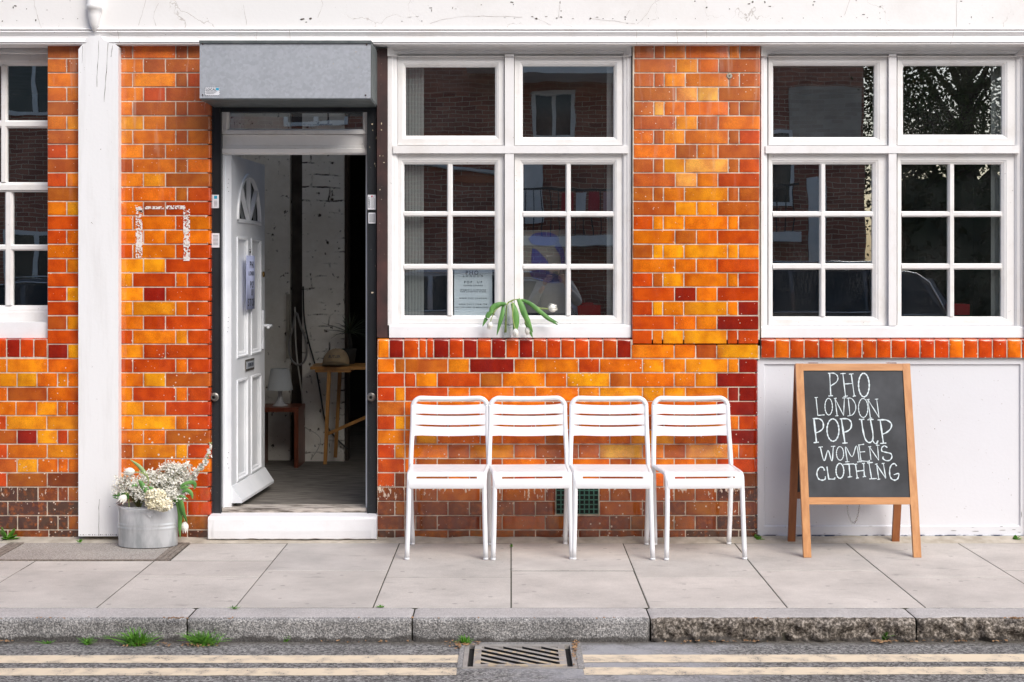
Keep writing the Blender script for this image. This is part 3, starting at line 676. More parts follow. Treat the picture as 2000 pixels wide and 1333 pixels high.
# --- pier between the two windows
PIER = ['bbooob', 'boob'.replace('oo', 'yo'), 'bbyobb', 'baab', 'baoobb', 'bybo', 'obyobr', 'obob', 'bbyabr', 'baor', 'bboybb', 'byyb', 'ryyoob', 'obor', 'byyyyo', 'ooor', 'rbyoor', 'rdor', 'ryoyod', 'rood', 'royyrr', 'ooby']
PA_ = [0, 41, 61, 102, 187, 208, 250]; PB_ = [0, 84, 126, 167, 250]
for i, s in enumerate(PIER):
    l0 = 1237 - 4.0 * i / 21
    xs = [l0 + q for q in (PA_ if i % 2 == 0 else PB_)]
    if len(s) != len(xs) - 1: s = (s * 3)[:len(xs) - 1]
    if i < 21: course(i, xs, s, ret_l=0.07, ret_r=0.07, rr=0.010)
    else: course(i, xs, s, ret_r=0.03, rr=0.010)
# --- pier between white post and doorway
LP = ['bobb', 'obb', 'oybr', 'orb', 'obbb', 'yob', 'yobo', 'obo', 'bobo', 'oyb', 'oobr', 'obr', 'ooro', 'ooo', 'rorr', 'yyr', 'yror', 'ydr', 'yyor', 'orr', 'royr', 'yrr', 'rror', 'oyb', 'oror', 'yor', 'yyor', 'oob', 'byyr', 'obo', 'yorr', 'nnr', 'nnrr', 'nnm', 'knnk']
for i, s in enumerate(LP):
    xs = [232, 259, 343, 366, 412] if i % 2 == 0 else [232, 280, 323, 412]
    if i >= 31 and i % 2: xs = [232, 280, 323, 411]
    course(i, xs, s, ret_r=0.065, rr=0.016)
# --- narrow pier left of the post
NP = ['b', 'ob', 'o', 'oo', 'b', 'oy', 'b', 'ro', 'b', 'ro', 'b', 'oy', 'r', 'ro', 'o', 'ry', 'r', 'ry', 'r', 'by', 'r']
for i, s in enumerate(NP):
    if i < 11: s = ['b', 'ob', 'o', 'oo', 'b', 'oy', 'b', 'ro', 'b', 'ro', 'b'][i]
    xs = [91, 156] if i % 2 == 0 else [91, 130, 156]
    course(i, xs, s, ret_l=0.13, rr=0.008)
# below the left window
LW = {21: ([93, 132, 157], 'dy'), 22: ([-70, 13, 93, 157], 'oyo'), 23: ([-48, -8, 33, 72, 112, 132, 157], 'oyyooo'), 24: ([-70, 14, 92, 157], 'obo'), 25: ([-48, -8, 31, 71, 112, 131, 157], 'rooyor'), 26: ([-70, 12, 91, 157], 'ryy'),
      27: ([-48, -8, 33, 72, 112, 132, 157], 'ybdyro'), 28: ([-70, 14, 92, 157], 'roy'), 29: ([-48, -8, 33, 73, 113, 133, 157], 'ybyooo'), 30: ([-70, 13, 92, 157], 'rmn'), 31: ([-48, -8, 34, 74, 113, 133, 157], 'nkknnm'), 32: ([-70, 15, 92, 157], 'kkk'), 33: ([-48, -8, 34, 74, 113, 133, 157], 'kkkkkm'), 34: ([-70, 15, 95, 157], 'knk')}
for i, (xs, s) in LW.items(): course(i, xs, s)
rs = random.Random(5)
for i in range(22, 35):      # continues to the left, outside the photograph
    x = LW[i][0][0]; k = 0
    while x > -420:
        w_ = 84 if (i + k) % 2 else 42; brick(x - w_, x, rtop(i), min(rtop(i + 1), 1057), PAL[rs.choice('oyobro' if i < 30 else 'nkn')]); x -= w_; k += 1
x = 92
for k, cch in enumerate('rrdrrodrrordrrdrrr'):
    brick(x - 26.5, x, 660, 699, PAL[cch], bull=0.016); x -= 26.5
# --- below the middle window
QA = [735, 771, 791, 875, 917, 1004, 1046, 1130, 1171, 1255, 1297, 1339, 1422, 1443, 1483]
QB = [735, 790, 812, 854, 938, 981, 1065, 1107, 1191, 1232, 1317, 1358, 1400, 1483]
LOWER = {22: 'ob b ydo o r oyoyyd', 23: 'rryrboooybooyd', 24: 'ryroooooyyyodd', 25: 'boyooooboooyd', 26: 'ryooyoyoboooor', 27: 'oyooobooyoobd', 28: 'ryoboobbaobaor',
         29: 'robboobobooyr', 30: 'rnmobrboborbmn', 31: 'nnmbmmnmmbmbk', 32: 'nmnnnnnnbnnmnn', 33: 'nmnnmbmnnmmnk', 34: 'knmnmnnnnnnkkk'}
LOWER[22] = 'oboydoorooyoyd'; LOWER[23] = 'rryrboo ybooyd'.replace(' ', ''); LOWER[22] = 'ob oydoorooyyd'.replace(' ', 'b')[:14]
LOWER.update({22: 'obbydooroyoyyd', 23: 'rryrbooybooyd', 24: 'ryrooooyyyyodd', 25: 'boooooboooood', 26: 'ryooyoyooboyor', 27: 'ooyooobooyood', 28: 'ryobyobbaobaor', 29: 'robbbobobooor'})
QROWS = {}
for i in range(22, 35):
    s = LOWER[i].replace(' ', ''); xs = QA if i % 2 == 0 else QB
    while len(s) < len(xs) - 1: s += s[-2]
    top, bot = rtop(i), min(rtop(i + 1), 1057)
    for k in range(len(xs) - 1):
        a, b_ = xs[k], xs[k + 1]
        if i in (31, 32) and b_ > 1085 and a < 1170:      # air vent opening
            if a < 1085: b_ = 1085
            elif b_ > 1170: a = 1170
            else: continue
            if b_ - a < 6: continue
        brick(a, b_, top, bot, PAL[s[k]], ret_l=0.04 if k == 0 else 0, ret_r=0.05 if k == len(xs) - 2 else 0, rr=0.012 if k == 0 else 0.030)
xs = [735, 760, 788, 818, 833, 847, 877, 905, 932, 960, 988, 1014, 1041, 1068, 1095.5, 1122.5, 1150, 1177.5, 1205, 1233]
for k, cch in enumerate('odrordddddrdrrrrrod'.replace('ddddd', 'drdrd')[:19].ljust(19, 'd')):
    brick(xs[k], xs[k + 1], 661, 700, PAL['r' if cch == 'o' and k else cch], bull=0.016, ret_l=0.03 if k == 0 else 0)
# --- below the right window: a row of upright bricks
x = 1486
for k in range(29):
    brick(x, x + 28.3, 661, 700.5, PAL['ro rr'.replace(' ', '')[k % 4] if k % 3 else 'r'], bull=0.016); x += 28.3
# next pier to the right (outside the frame apart from its edge)
for i in range(0, 35):
    if 20.5 < i < 22: continue
    xs = [2006, 2047, 2067, 2108, 2193, 2214, 2256] if i % 2 == 0 else [2006, 2090, 2132, 2173, 2256]
    for k in range(len(xs) - 1): brick(xs[k], xs[k + 1], rtop(i), min(rtop(i + 1), 1057), PAL[rs.choice('oybro' if i < 30 else 'nkm')])
for i in range(0, 35):
    xs = [-420, -470, -512, -596] if i % 2 else [-420, -504, -546, -596]
    for k in range(3): brick(xs[k + 1], xs[k], rtop(i), min(rtop(i + 1), 1057), PAL[rs.choice('oybro' if i < 30 else 'nkm')])
# mortar bed behind the bricks
MY = 0.0030
for (a, b_, c_, d_) in ((1236, 1484, 86, 676), (232, 405, 86, 1057), (93, 154, 86, 700), (-600, 154, 700, 1057), (-400, 92, 663, 700), (737, 1475, 702, 1057), (738, 1484, 664, 702), (1487, 2296, 664, 700), (2004, 2258, 86, 664), (2006, 2258, 700, 1057), (-598, -420, 86, 700)):
    box(bm, X(a), X(b_), MY, 0.10, Z(d_), Z(c_), 1)
wall = obj('brick_wall', bm, [M['glaze'], M['mortar']], B, smooth='auto')

# structural wall behind: solid blocks around the openings (gives depth to the reveals)
bm = bmesh.new()
zt = 3.6
for (a, b_, c_, d_) in ((1242, 1480, 0, 700), (158, 402, 0, 1057), (98, 156, 0, 700), (-600, 156, 701, 1057), (745, 1470, 701, 1057), (2012, 2256, 0, 1057), (1490, 2012, 660, 699), (-600, -422, 0, 700), (1470, 2012, 1040, 1057)):
    box(bm, X(a), X(b_), 0.102, 0.30, Z(d_), Z(c_))
box(bm, -8, 8, 0.06, 0.30, Z(86), 6.2)
obj('backing_wall', bm, M['plaster'], B)
# upper storey above the fascia, out of the frame
bm = bmesh.new(); box(bm, -8, 8, 0.0, 0.058, 3.55, 6.2); obj('upper_wall', bm, plain_brick('upper_brick'), B)

# fascia and cornice (one moulded run)
def run(name, prof, mi_mat, x0=-7.5, x1=7.5, step=0.25, wob=0.0):
    bm = bmesh.new(); n_ = int((x1 - x0) / step); pr = None
    for i in range(n_ + 1):
        x = x0 + (x1 - x0) * i / n_; dz = wob * noise.noise(Vector((x * .9, 0, 2)))
        r_ = [bm.verts.new((x, y, z + dz)) for y, z in prof]
        if pr:
            for k in range(len(prof) - 1): bm.faces.new([pr[k], pr[k + 1], r_[k + 1], r_[k]])
        pr = r_
    return obj(name, bm, mi_mat, B)
yF = -0.035
zc = lambda py, y: Z(py, y)
fascia_o = run('fascia', [(0.0, 3.6), (yF - 0.03, 3.6), (yF, 3.50), (yF, zc(56, yF))], M['fascia'], wob=0.0)
prof = [(yF + 0.002, zc(55.5, yF)), (yF - 0.010, zc(56, -.045)), (yF - 0.016, zc(57.5, -.05)), (yF - 0.010, zc(59, -.045)), (yF - 0.004, zc(60, -.04)), (yF - 0.014, zc(61.5, -.05)), (yF - 0.016, zc(63, -.05)), (yF - 0.010, zc(66, -.045)),
        (yF - 0.002, zc(71, -.037)), (yF - 0.004, zc(76, -.04)), (yF - 0.016, zc(81, -.05)), (yF - 0.020, zc(82.5, -.055)), (yF - 0.012, zc(83.5, -.047)), (yF - 0.014, zc(86.5, -.049)), (yF - 0.004, zc(87.5, -.04)), (0.055, zc(88.5, -.04))]
cornice_o = run('cornice', prof, M['paint'])

# flaked spots and cracks on the fascia (photo px, depth of the fascia face)
bm = bmesh.new(); rf = random.Random(3)
def flake(px, py, w_, h, y=yF, n_=7):
    cx_, cz_ = X(px, y), Z(py, y); sx, sz = w_ * 0.00135, h * 0.00135
    vs = []
    for k in range(n_ + rf.randint(0, 3)):
        a = 2 * math.pi * k / n_
        if a >= 2 * math.pi: break
        r_ = rf.uniform(0.45, 1.15); vs.append(bm.verts.new((cx_ + sx * r_ * math.cos(a), y - 0.0012, cz_ + sz * r_ * math.sin(a))))
    try: bm.faces.new(vs)
    except ValueError: pass
for (px, py, w_, h) in [(30, 12, 7, 3), (26, 15, 3, 5), (52, 18, 3, 3), (92, 20, 2, 2), (5, 42, 3, 3), (33, 41, 2, 1.5), (70, 40, 3, 4), (123, 37, 2, 2), (152, 37, 2.5, 2), (137, 2, 2, 2), (5, 3, 2, 3), (590, 38, 10, 4), (606, 37, 6, 5), (598, 44, 5, 2),
    (841, 16, 8, 2.5), (843, 21, 2, 5), (884, 16, 2, 5), (890, 18, 6, 1), (940, 10, 3, 2), (1000, 5, 7, 3), (1003, 9, 3, 3), (1094, 6, 2, 7), (1096, 22, 4, 2), (1040, 33, 7, 2), (1048, 37, 6, 4), (1066, 33, 7, 1.5), (1087, 36, 5, 2.5), (1096, 34, 6, 3), (1119, 37, 6, 1.5),
    (1153, 37, 5, 4), (1166, 34, 9, 1.2), (1178, 37, 4, 2), (1197, 37, 4, 1.6), (1222, 34, 6, 3), (1221, 38, 3, 4), (1225, 46, 7, 1), (1243, 40, 2, 3), (1266, 37, 2, 2), (1286, 36, 2, 2), (1321, 37, 2.5, 2), (1358, 37, 2, 2), (1383, 38, 1.5, 1), (1380, 15, 4, 3), (1357, 3, 3, 3),
    (1425, 18, 3, 2), (1459, 35, 2, 2), (1479, 38, 2, 1.4), (1505, 37, 1.5, 1), (1528, 36, 2.5, 1.8), (1569, 36, 2, 2), (1606, 35, 1.5, 1), (1643, 33, 2, 2), (1673, 35, 2, 2), (1687, 29, 7, 2), (1694, 35, 2.5, 2.5), (1719, 13, 3, 2.5), (1718, 26, 2, 1.5), (1719, 37, 2, 2),
    (1463, 8, 7, 3), (1470, 4, 5, 5), (1494, 5, 4, 6), (1503, 13, 6, 2), (1591, 4, 6, 3), (1588, 10, 3, 3), (1877, 3, 6, 2), (1897, 34, 2, 4), (1939, 35, 4, 2), (1894, 47, 4, .8), (1672, 2, 3, 2), (935, 33, 2, 1), (785, 42, 4, 1), (824, 42, 2, 4), (800, 34, 10, .8), (815, 33, 9, .7), (1005, 36, 3, 1.5), (986, 35, 6, 1)]:
    flake(px, py, w_, h)
merge(obj('flaked_spots', bm, M['flake'], B), fascia_o)
bm = bmesh.new()
def crackline(pts, y=yF, w_=0.0008):
    P = smooth_pts([(X(a, y), y - 0.0009, Z(b_, y)) for a, b_ in pts], 4)
    pr = None
    for i, p in enumerate(P):
        j = Vector((rf.uniform(-1, 1), 0, rf.uniform(-1, 1))) * 0.002; t = (P[min(i + 1, len(P) - 1)] - P[max(i - 1, 0)]).normalized(); nn = Vector((t.z, 0, -t.x)) * w_ * rf.uniform(.4, 1.3)
        q = [bm.verts.new(p + j + nn), bm.verts.new(p + j - nn)]
        if pr: bm.faces.new([pr[0], pr[1], q[1], q[0]])
        pr = q
for c_ in ([(66, 0), (70, 20), (76, 42), (82, 58)], [(285, 0), (278, 25), (270, 50)], [(840, 46), (880, 36), (930, 32), (980, 33), (1020, 34)], [(1245, 48), (1262, 30), (1275, 8), (1290, 0)], [(1869, 0), (1868, 55)], [(620, 35), (630, 10), (628, 0)], [(475, 10), (482, 50)],
           [(1040, 34), (1060, 42), (1075, 50)], [(1155, 37), (1200, 42), (1240, 47)], [(1091, 36), (1093, 10)], [(1660, 0), (1650, 30)], [(310, 6), (300, 30), (305, 52)], [(1230, 20), (1222, 34)]): crackline(c_, w_=0.0006)
for c_ in ([(565, 58), (568, 84)], [(502, 60), (500, 84)], [(1322, 60), (1324, 86)], [(1380, 58), (1380, 86)], [(1864, 57), (1860, 74), (1856, 86)], [(230, 60), (234, 84)], [(1243, 60), (1244, 88)]): crackline(c_, y=-0.056, w_=0.0009)
merge(obj('hairline_cracks', bm, M['crack'], B), fascia_o)
# grimy drip line below the cornice, drain pipe with tapered boss
bm = bmesh.new()
cx_ = X(183, -.07)
lathe(bm, [(0.036, 1.0), (0.036, 0.06), (0.041, 0.055), (0.041, 0.035), (0.034, 0.03), (0.032, 0.0), (0.024, -0.045), (0.006, -0.085)], 24, (cx_, -0.06, Z(20, -.06) - 0.03))
obj('drain_pipe', bm, M['fascia'], B, smooth=True)

# white timber post with carved head
bm = bmesh.new()
y0 = -0.055
poly = [(153, 1048), (153, 97), (160, 88), (169, 84), (167, 76), (175, 71), (196, 70), (203, 78), (209, 80), (213, 84), (224, 86), (231, 92), (231.5, 1048)]
prism(bm, [(X(a, y0), Z(b_, y0)) for a, b_ in poly], y0, 0.06)
post = obj('timber_post', bm, M['post'], B, bevel=0.003)
bm = bmesh.new()
def pcrack(pts, w_):
    global rf
    crackline(pts, y=y0 + 0.0004, w_=w_)
pcrack([(193, 80), (191, 130), (189, 170)], 0.0012); pcrack([(211, 85), (207, 150), (203, 200)], 0.0011); pcrack([(219, 90), (217, 112)], 0.001); pcrack([(162, 90), (160, 125)], 0.0006)
pcrack([(193, 1047), (193, 1010), (194, 975)], 0.0010)
for px in range(156, 231, 4): flake(px + rf.uniform(-1, 1), 1045, 1.8, rf.uniform(1, 4.5), y=y0)
for (px, py, a, b_) in ((179, 435, 2, 2), (181, 437, 1, 3), (208, 142, 2, 5), (180, 717, .6, 4), (197, 292, 2, 2), (165, 137, 2, 1), (214, 990, 3, 1)): flake(px, py, a, b_, y=y0)
merge(obj('post_cracks', bm, M['flake'], None), post)

# =================================================================== WINDOWS
def prect(px0, px1, py0, py1, y): return (X(px0, y), X(px1, y), Z(py1, y), Z(py0, y))
rt = random.Random(12)
def pane(outer, y, parent, tilt=(0, 0), name='pane'):
    x0, x1, z0, z1 = outer; cx_, cz_ = (x0 + x1) / 2, (z0 + z1) / 2
    bm = bmesh.new(); a, b_ = (x1 - x0) / 2 + 0.004, (z1 - z0) / 2 + 0.004
    v = [bm.verts.new(p) for p in ((-a, 0, -b_), (a, 0, -b_), (a, 0, b_), (-a, 0, b_))]; bm.faces.new(v)
    o = obj(name, bm, M['glass'], parent, loc=(cx_, y, cz_)); o.rotation_euler = (R(tilt[0]), 0, R(tilt[1])); return o
def sash(parent, outer, inner, yf, vbars=(), hbars=(), m=None, tilt=(0, 0)):
    """outer/inner px rects; bars as px ranges"""
    o_, i_ = prect(*outer, yf), prect(*inner, yf)
    bm = bmesh.new()
    ring_profile(bm, o_, i_, [(0.0, yf + 0.045), (0.0, yf + 0.002), (0.03, yf), (0.62, yf), (0.70, yf + 0.003), (0.78, yf + 0.004), (0.99, yf + 0.014), (1.0, yf + 0.016), (1.0, yf + 0.045)])
    yb = yf + 0.003
    for (a, b_) in vbars:
        x0, x1 = X(a, yb), X(b_, yb); w_ = x1 - x0; q = w_ * .22
        prism(bm, [(x0, yf + .040), (x0, yf + .017), (x0 + q, yb), (x1 - q, yb), (x1, yf + .017), (x1, yf + .040)], i_[2], i_[3], axis='z')
    xs = [i_[0]] + [v for a, b_ in vbars for v in (X(a, yb), X(b_, yb))] + [i_[1]]
    for (a, b_) in hbars:
        z1, z0 = Z(a, yb), Z(b_, yb); q = (z1 - z0) * .22
        for k in range(0, len(xs), 2):
            e0 = 0 if k == 0 else -q * 1.4; e1 = 0 if k + 2 >= len(xs) else q * 1.4
            prism(bm, [(yf + .040, z0), (yf + .017, z0), (yb + .0012, z0 + q), (yb + .0012, z1 - q), (yf + .017, z1), (yf + .040, z1)], xs[k] + (e0 if k else 0), xs[k + 1] + e1, axis='x')
    obj('sash', bm, m or M['sash'], parent)
    pane(i_, yf + 0.024, parent, tilt)
# ---- window between doorway and brick pier
YA = 0.028
win = obj('window', (lambda b: (
    ring_profile(b, prect(757, 1233, 92, 636, YA), prect(776, 1216, 106, 634, YA), [(0, .10), (0, YA + .001), (.05, YA), (.45, YA), (.5, YA + .006), (.8, YA + .008), (1, YA + .018), (1, .10)]),
    box(b, X(986, YA), X(1004, YA), YA - .003, .095, Z(634, YA), Z(106, YA)), 
    box(b, X(768, YA), X(985.5, YA), YA - .006, .094, Z(300, YA), Z(285, YA)), box(b, X(1004.5, YA), X(1226, YA), YA - .006, .094, Z(300, YA), Z(285, YA)),
    box(b, X(985.5, YA), X(1004.5, YA), YA - .0065, YA - .0032, Z(300, YA), Z(285, YA)), b)[-1])(bmesh.new()), M['paint'], B)
sash(win, (777, 985, 109, 284), (792, 967, 131, 265), 0.042, tilt=(.15, .1))
sash(win, (1005, 1215, 109, 284), (1021, 1199, 129, 268), 0.042, tilt=(-.1, .2))
sash(win, (776, 985, 301, 633), (789, 966, 321, 617), 0.050, [(873, 884)], [(413, 423), (516, 527)], tilt=(.1, -.05))
sash(win, (1005, 1215, 301, 633), (1022, 1198, 321, 617), 0.050, [(1105, 1115)], [(413, 424), (516, 527)], tilt=(-.08, .12))
def sill(px0, px1, y, parent, top=634, bot=660, proud=0.0):
    bm = bmesh.new(); yb = y + proud
    zt_, zb_ = Z(top, yb), Z(bot, yb); h = zt_ - zb_
    prism(bm, [(.09, zb_), (yb, zb_), (yb, zt_ - h * .18), (yb + .006, zt_ - h * .06), (.048, zt_), (.09, zt_ + .004)], X(px0, yb), X(px1, yb), axis='x')
    obj('sill', bm, M['step'], parent, bevel=0.002)
sill(760, 1233, 0.022, win)
# head board under the cornice
bm = bmesh.new(); ring_profile(bm, prect(757, 1233, 88.5, 110, .02), prect(770, 1222, 98, 109.5, .02), [(0, .09), (0, .012), (1, .034), (1, .09)]); obj('head_board', bm, M['sash'], win)
# ---- right window
YB = 0.028
win2 = obj('window', (lambda b: (
    ring_profile(b, prect(1486.5, 2004, 92, 640, YB), prect(1500, 1984, 106, 637, YB), [(0, .10), (0, YB + .001), (.05, YB), (.45, YB), (.5, YB + .006), (.8, YB + .008), (1, YB + .018), (1, .10)]),
    box(b, X(1736, YB), X(1751, YB), YB - .003, .095, Z(637, YB), Z(106, YB)),
    box(b, X(1495, YB), X(1735.5, YB), YB - .006, .094, Z(300, YB), Z(285, YB)), box(b, X(1751.5, YB), X(1990, YB), YB - .006, .094, Z(300, YB), Z(285, YB)),
    box(b, X(1735.5, YB), X(1751.5, YB), YB - .0065, YB - .0032, Z(300, YB), Z(285, YB)), b)[-1])(bmesh.new()), M['paint'], B)
sash(win2, (1501, 1734, 109, 284), (1511, 1709, 128, 268), 0.042, tilt=(.1, .15))
sash(win2, (1753, 1982, 109, 284), (1765, 1959, 128, 263), 0.042, tilt=(-.2, -.1))
sash(win2, (1501, 1734, 301, 636), (1510, 1705, 321, 619), 0.050, [(1602, 1613)], [(413, 424), (515, 527)], tilt=(.05, .1))
sash(win2, (1753, 1982, 301, 636), (1762, 1957, 321, 619), 0.050, [(1853, 1865)], [(413, 424), (515, 527)], tilt=(-.05, -.1))
sill(1487, 2008, 0.022, win2, 637, 660)
bm = bmesh.new(); ring_profile(bm, prect(1486.5, 2004, 88.5, 110, .02), prect(1500, 1990, 98, 109.5, .02), [(0, .09), (0, .012), (1, .034), (1, .09)]); obj('head_board', bm, M['sash'], win2)
# ---- left window, set deep in its reveal
YC = 0.118
win3 = obj('window', (lambda b: (
    ring_profile(b, prect(-430, 116, 88, 640, YC), prect(-415, 106, 100, 630, YC), [(0, .20), (0, YC + .001), (.05, YC), (.6, YC), (.8, YC + .008), (1, YC + .016), (1, .20)]),
    box(b, X(-175, YC), X(-158, YC), YC - .003, .19, Z(630, YC), Z(100, YC)), b)[-1])(bmesh.new()), M['paint'], B)
for sx in (0, -262):
    sash(win3, (-152 + sx, 104 + sx, 104, 372), (-62 + sx if sx else -140, 92 + sx, 128, 356), 0.130, [(0 + sx, 12.5 + sx)], [(235, 250)], tilt=(.3, .3))
    sash(win3, (-152 + sx, 104 + sx, 373, 634), (-140 + sx, 92 + sx, 375, 597), 0.136, [(8 + sx, 24 + sx)], [(478, 490)], tilt=(-.2, .3))
bm = bmesh.new(); pbox(bm, -425, 95.5, 630, 661, .035, .118); obj('sill', bm, M['step'], win3, bevel=.003)
bm = bmesh.new(); pbox(bm, -418, 93, 88.6, 104, .075, .120); obj('head_board', bm, M['sash'], win3)
# white stall panel below the right window
bm = bmesh.new()
yp = 0.030
ring_profile(bm, prect(1478, 2006, 700, 1046, .02), prect(1494, 1992, 713, 1027, .02), [(0, .09), (0, .022), (.06, .020), (.9, .020), (1.0, yp + .0), (1, .09)])
x0, x1, z0, z1 = prect(1492, 1994, 711, 1029, yp); box(bm, x0, x1, yp - .0005, .088, z0, z1)
pnl = obj('stall_panel', bm, M['panel'], B)
bm = bmesh.new()
for (px, py, a, b_) in [(1580, 1029, 20, .7), (1700, 1028, 12, .6), (1862, 1037, 14, 1), (1905, 1038, 18, 1.2), (1958, 1036, 16, 1.2), (1932, 1047, 10, 1), (1955, 1029, 8, 1.2), (1980, 1035, 10, 1), (1745, 1035, 9, .6), (1640, 1043, 9, .6), (1900, 1030, 9, .6), (1995, 1005, 1, 14), (1991, 1040, 8, 1)]: flake(px, py, a, b_, y=.0195)
merge(obj('flaked_spots', bm, M['flake'], None), pnl)
bm = bmesh.new(); pbox(bm, 1484, 2004, 1045.5, 1053, .012, .06); obj('plinth', bm, mat('flaking_blue_paint', (0.60, 0.62, 0.66), 0.7, (0.035, 0.05, 0.10), 18, stretch=(1, 1, 3), lo=0.45, hi=0.53), B)

# air brick
bm = bmesh.new(); yv = -0.006
x0, x1, z0, z1 = prect(1086.5, 1169, 949.5, 1004.5, yv); nxv, nzv = 9, 6
gx = (x1 - x0) / nxv; gz = (z1 - z0) / nzv
for i in range(nxv + 1):
    xc = x0 + gx * i; hw = .0028; box(bm, max(xc - hw, x0), min(xc + hw, x1), yv, -.0016, z0, z1)
for j in range(nzv + 1):
    zc_ = z0 + gz * j
    for i in range(nxv): box(bm, x0 + gx * i + .0028, x0 + gx * (i + 1) - .0028, yv + .0006, -.0017, max(zc_ - .0026, z0), min(zc_ + .0026, z1))
vent = obj('air_vent', bm, M['ventgreen'], B); bm = bmesh.new(); box(bm, x0 + .001, x1 - .001, -.0015, .0028, z0 + .001, z1 - .001); obj('cavity_shade', bm, M['pit_shade'], vent)  # black block gives the vent holes their shade

# worn white paint outline on the pier (three sides of a square)
bm = bmesh.new()
for (a, b_, c_, d_) in ((265, 278, 404, 505), (358, 371, 409, 510), (283, 320, 403.5, 409), (324, 362, 402, 409), (270, 279, 411, 415)):
    x0, x1, z0, z1 = prect(a, b_, c_, d_, -.003); v = [bm.verts.new(p) for p in ((x0, -.0032, z0), (x1, -.0032, z0), (x1, -.0032, z1), (x0, -.0032, z1))]; bm.faces.new(v)
obj('worn_paint_mark', bm, worn_mark_mat(), B)
# wall plug with screw hole
bm = bmesh.new(); lathe(bm, [(.016, 0), (.012, .002)], 14); bmesh.ops.rotate(bm, verts=bm.verts, matrix=Matrix.Rotation(R(90), 3, 'X')); bmesh.ops.translate(bm, verts=bm.verts, vec=(X(1424.5), -.001, Z(149)))
pl = obj('wall_plug', bm, M['concrete'], B)
bm = bmesh.new(); lathe(bm, [(.004, 0), (.004, .002)], 10); bmesh.ops.rotate(bm, verts=bm.verts, matrix=Matrix.Rotation(R(90), 3, 'X')); bmesh.ops.translate(bm, verts=bm.verts, vec=(X(1424.5), -.0025, Z(149))); obj('screw', bm, M['flake'], pl)

# =================================================================== DOORWAY
YR = 0.045
bm = bmesh.new()
pbox(bm, 413, 432, 205, 1010, YR, .11)
for px in (414.5, 430.5): pbox(bm, px - 1.2, px + 1.2, 207, 1009, YR - .006, YR - .0005)
rl = obj('guide_rail', bm, M['rail'], B, bevel=.002)
bm = bmesh.new()
pbox(bm, 717, 735, 205, 1010, YR, .11)
for px in (718.5, 733.5): pbox(bm, px - 1.2, px + 1.2, 207, 1009, YR - .006, YR - .0005)
rr_ = obj('guide_rail', bm, M['rail'], B, bevel=.002)
def bolt(px, py, parent):
    bm = bmesh.new(); y = YR - .006; c_ = (X(px, y), y, Z(py, y))
    lathe(bm, [(.024, -.002), (.023, .006), (.017, .010), (.017, .026), (.014, .030), (.009, .030), (.0085, .012)], 18, cap_hi=True); bmesh.ops.rotate(bm, verts=bm.verts, matrix=Matrix.Rotation(R(90), 3, 'X')); bmesh.ops.translate(bm, verts=bm.verts, vec=c_)
    o = obj('lock_bolt', bm, M['iron_dark'], parent, smooth='auto')
    bm = bmesh.new(); lathe(bm, [(.007, .0), (.007, .002)], 12); bmesh.ops.rotate(bm, verts=bm.verts, matrix=Matrix.Rotation(R(90), 3, 'X')); bmesh.ops.translate(bm, verts=bm.verts, vec=(c_[0], y - .0295, c_[2]))
M['iron_dark'] = mat('greasy_steel', (0.30, 0.28, 0.26), 0.4, (0.10, 0.09, 0.08), 30, metal=0.7)
bolt(419, 776, rl); bolt(725, 776, rr_)
# brown steel upright beside the window
bm = bmesh.new(); pbox(bm, 735.8, 757, 96, 660, .018, .11); pbox(bm, 736.5, 740, 97, 659, .010, .0175)
us = obj('steel_upright', bm, M['steel_brown'], B, bevel=.002)
bm = bmesh.new()
for (px, py, w_, h) in [(745, 242, 3.5, 5), (745, 254, 4, 3), (727, 243, 5, 4), (728, 255, 2.5, 2), (748, 305, 2.5, 2), (742, 305, 4, 2), (750, 318, 4, 3), (732, 320, 3, 5), (735, 270, 2, 6), (722, 288, 2, 2), (742, 371, 3, 3), (745, 390, 2, 1.5), (746, 365, 1.2, 1), (733, 325, 2, 2), (724, 328, 1.3, 1), (725, 488, 1.5, 1.2), (751, 497, 1, 1), (744, 147, 1.2, 1), (744, 165, 1, 1), (742, 437, 1, 2), (741, 450, 1, 1), (733, 520, 1.2, 2), (745, 125, 1, 1)]:
    y = .0098 if px < 740.5 and px > 736 else (.0175 if px > 735.5 else YR - .0065); flake(px, py, w_, h, y=y - .0004)
merge(obj('paint_splashes', bm, M['splash'], None), us)
bm = bmesh.new()
for k in range(60):
    sd = rf.random() < .5; flake((422 if sd else 726) + rf.uniform(-6, 6), rf.uniform(690, 1000), rf.uniform(.3, .9), rf.uniform(.3, .9), y=YR - .0008, n_=5)
flake(727, 572, 6, 5, y=YR - .0068)
merge(obj('paint_splashes', bm, M['splash'], None), rr_)
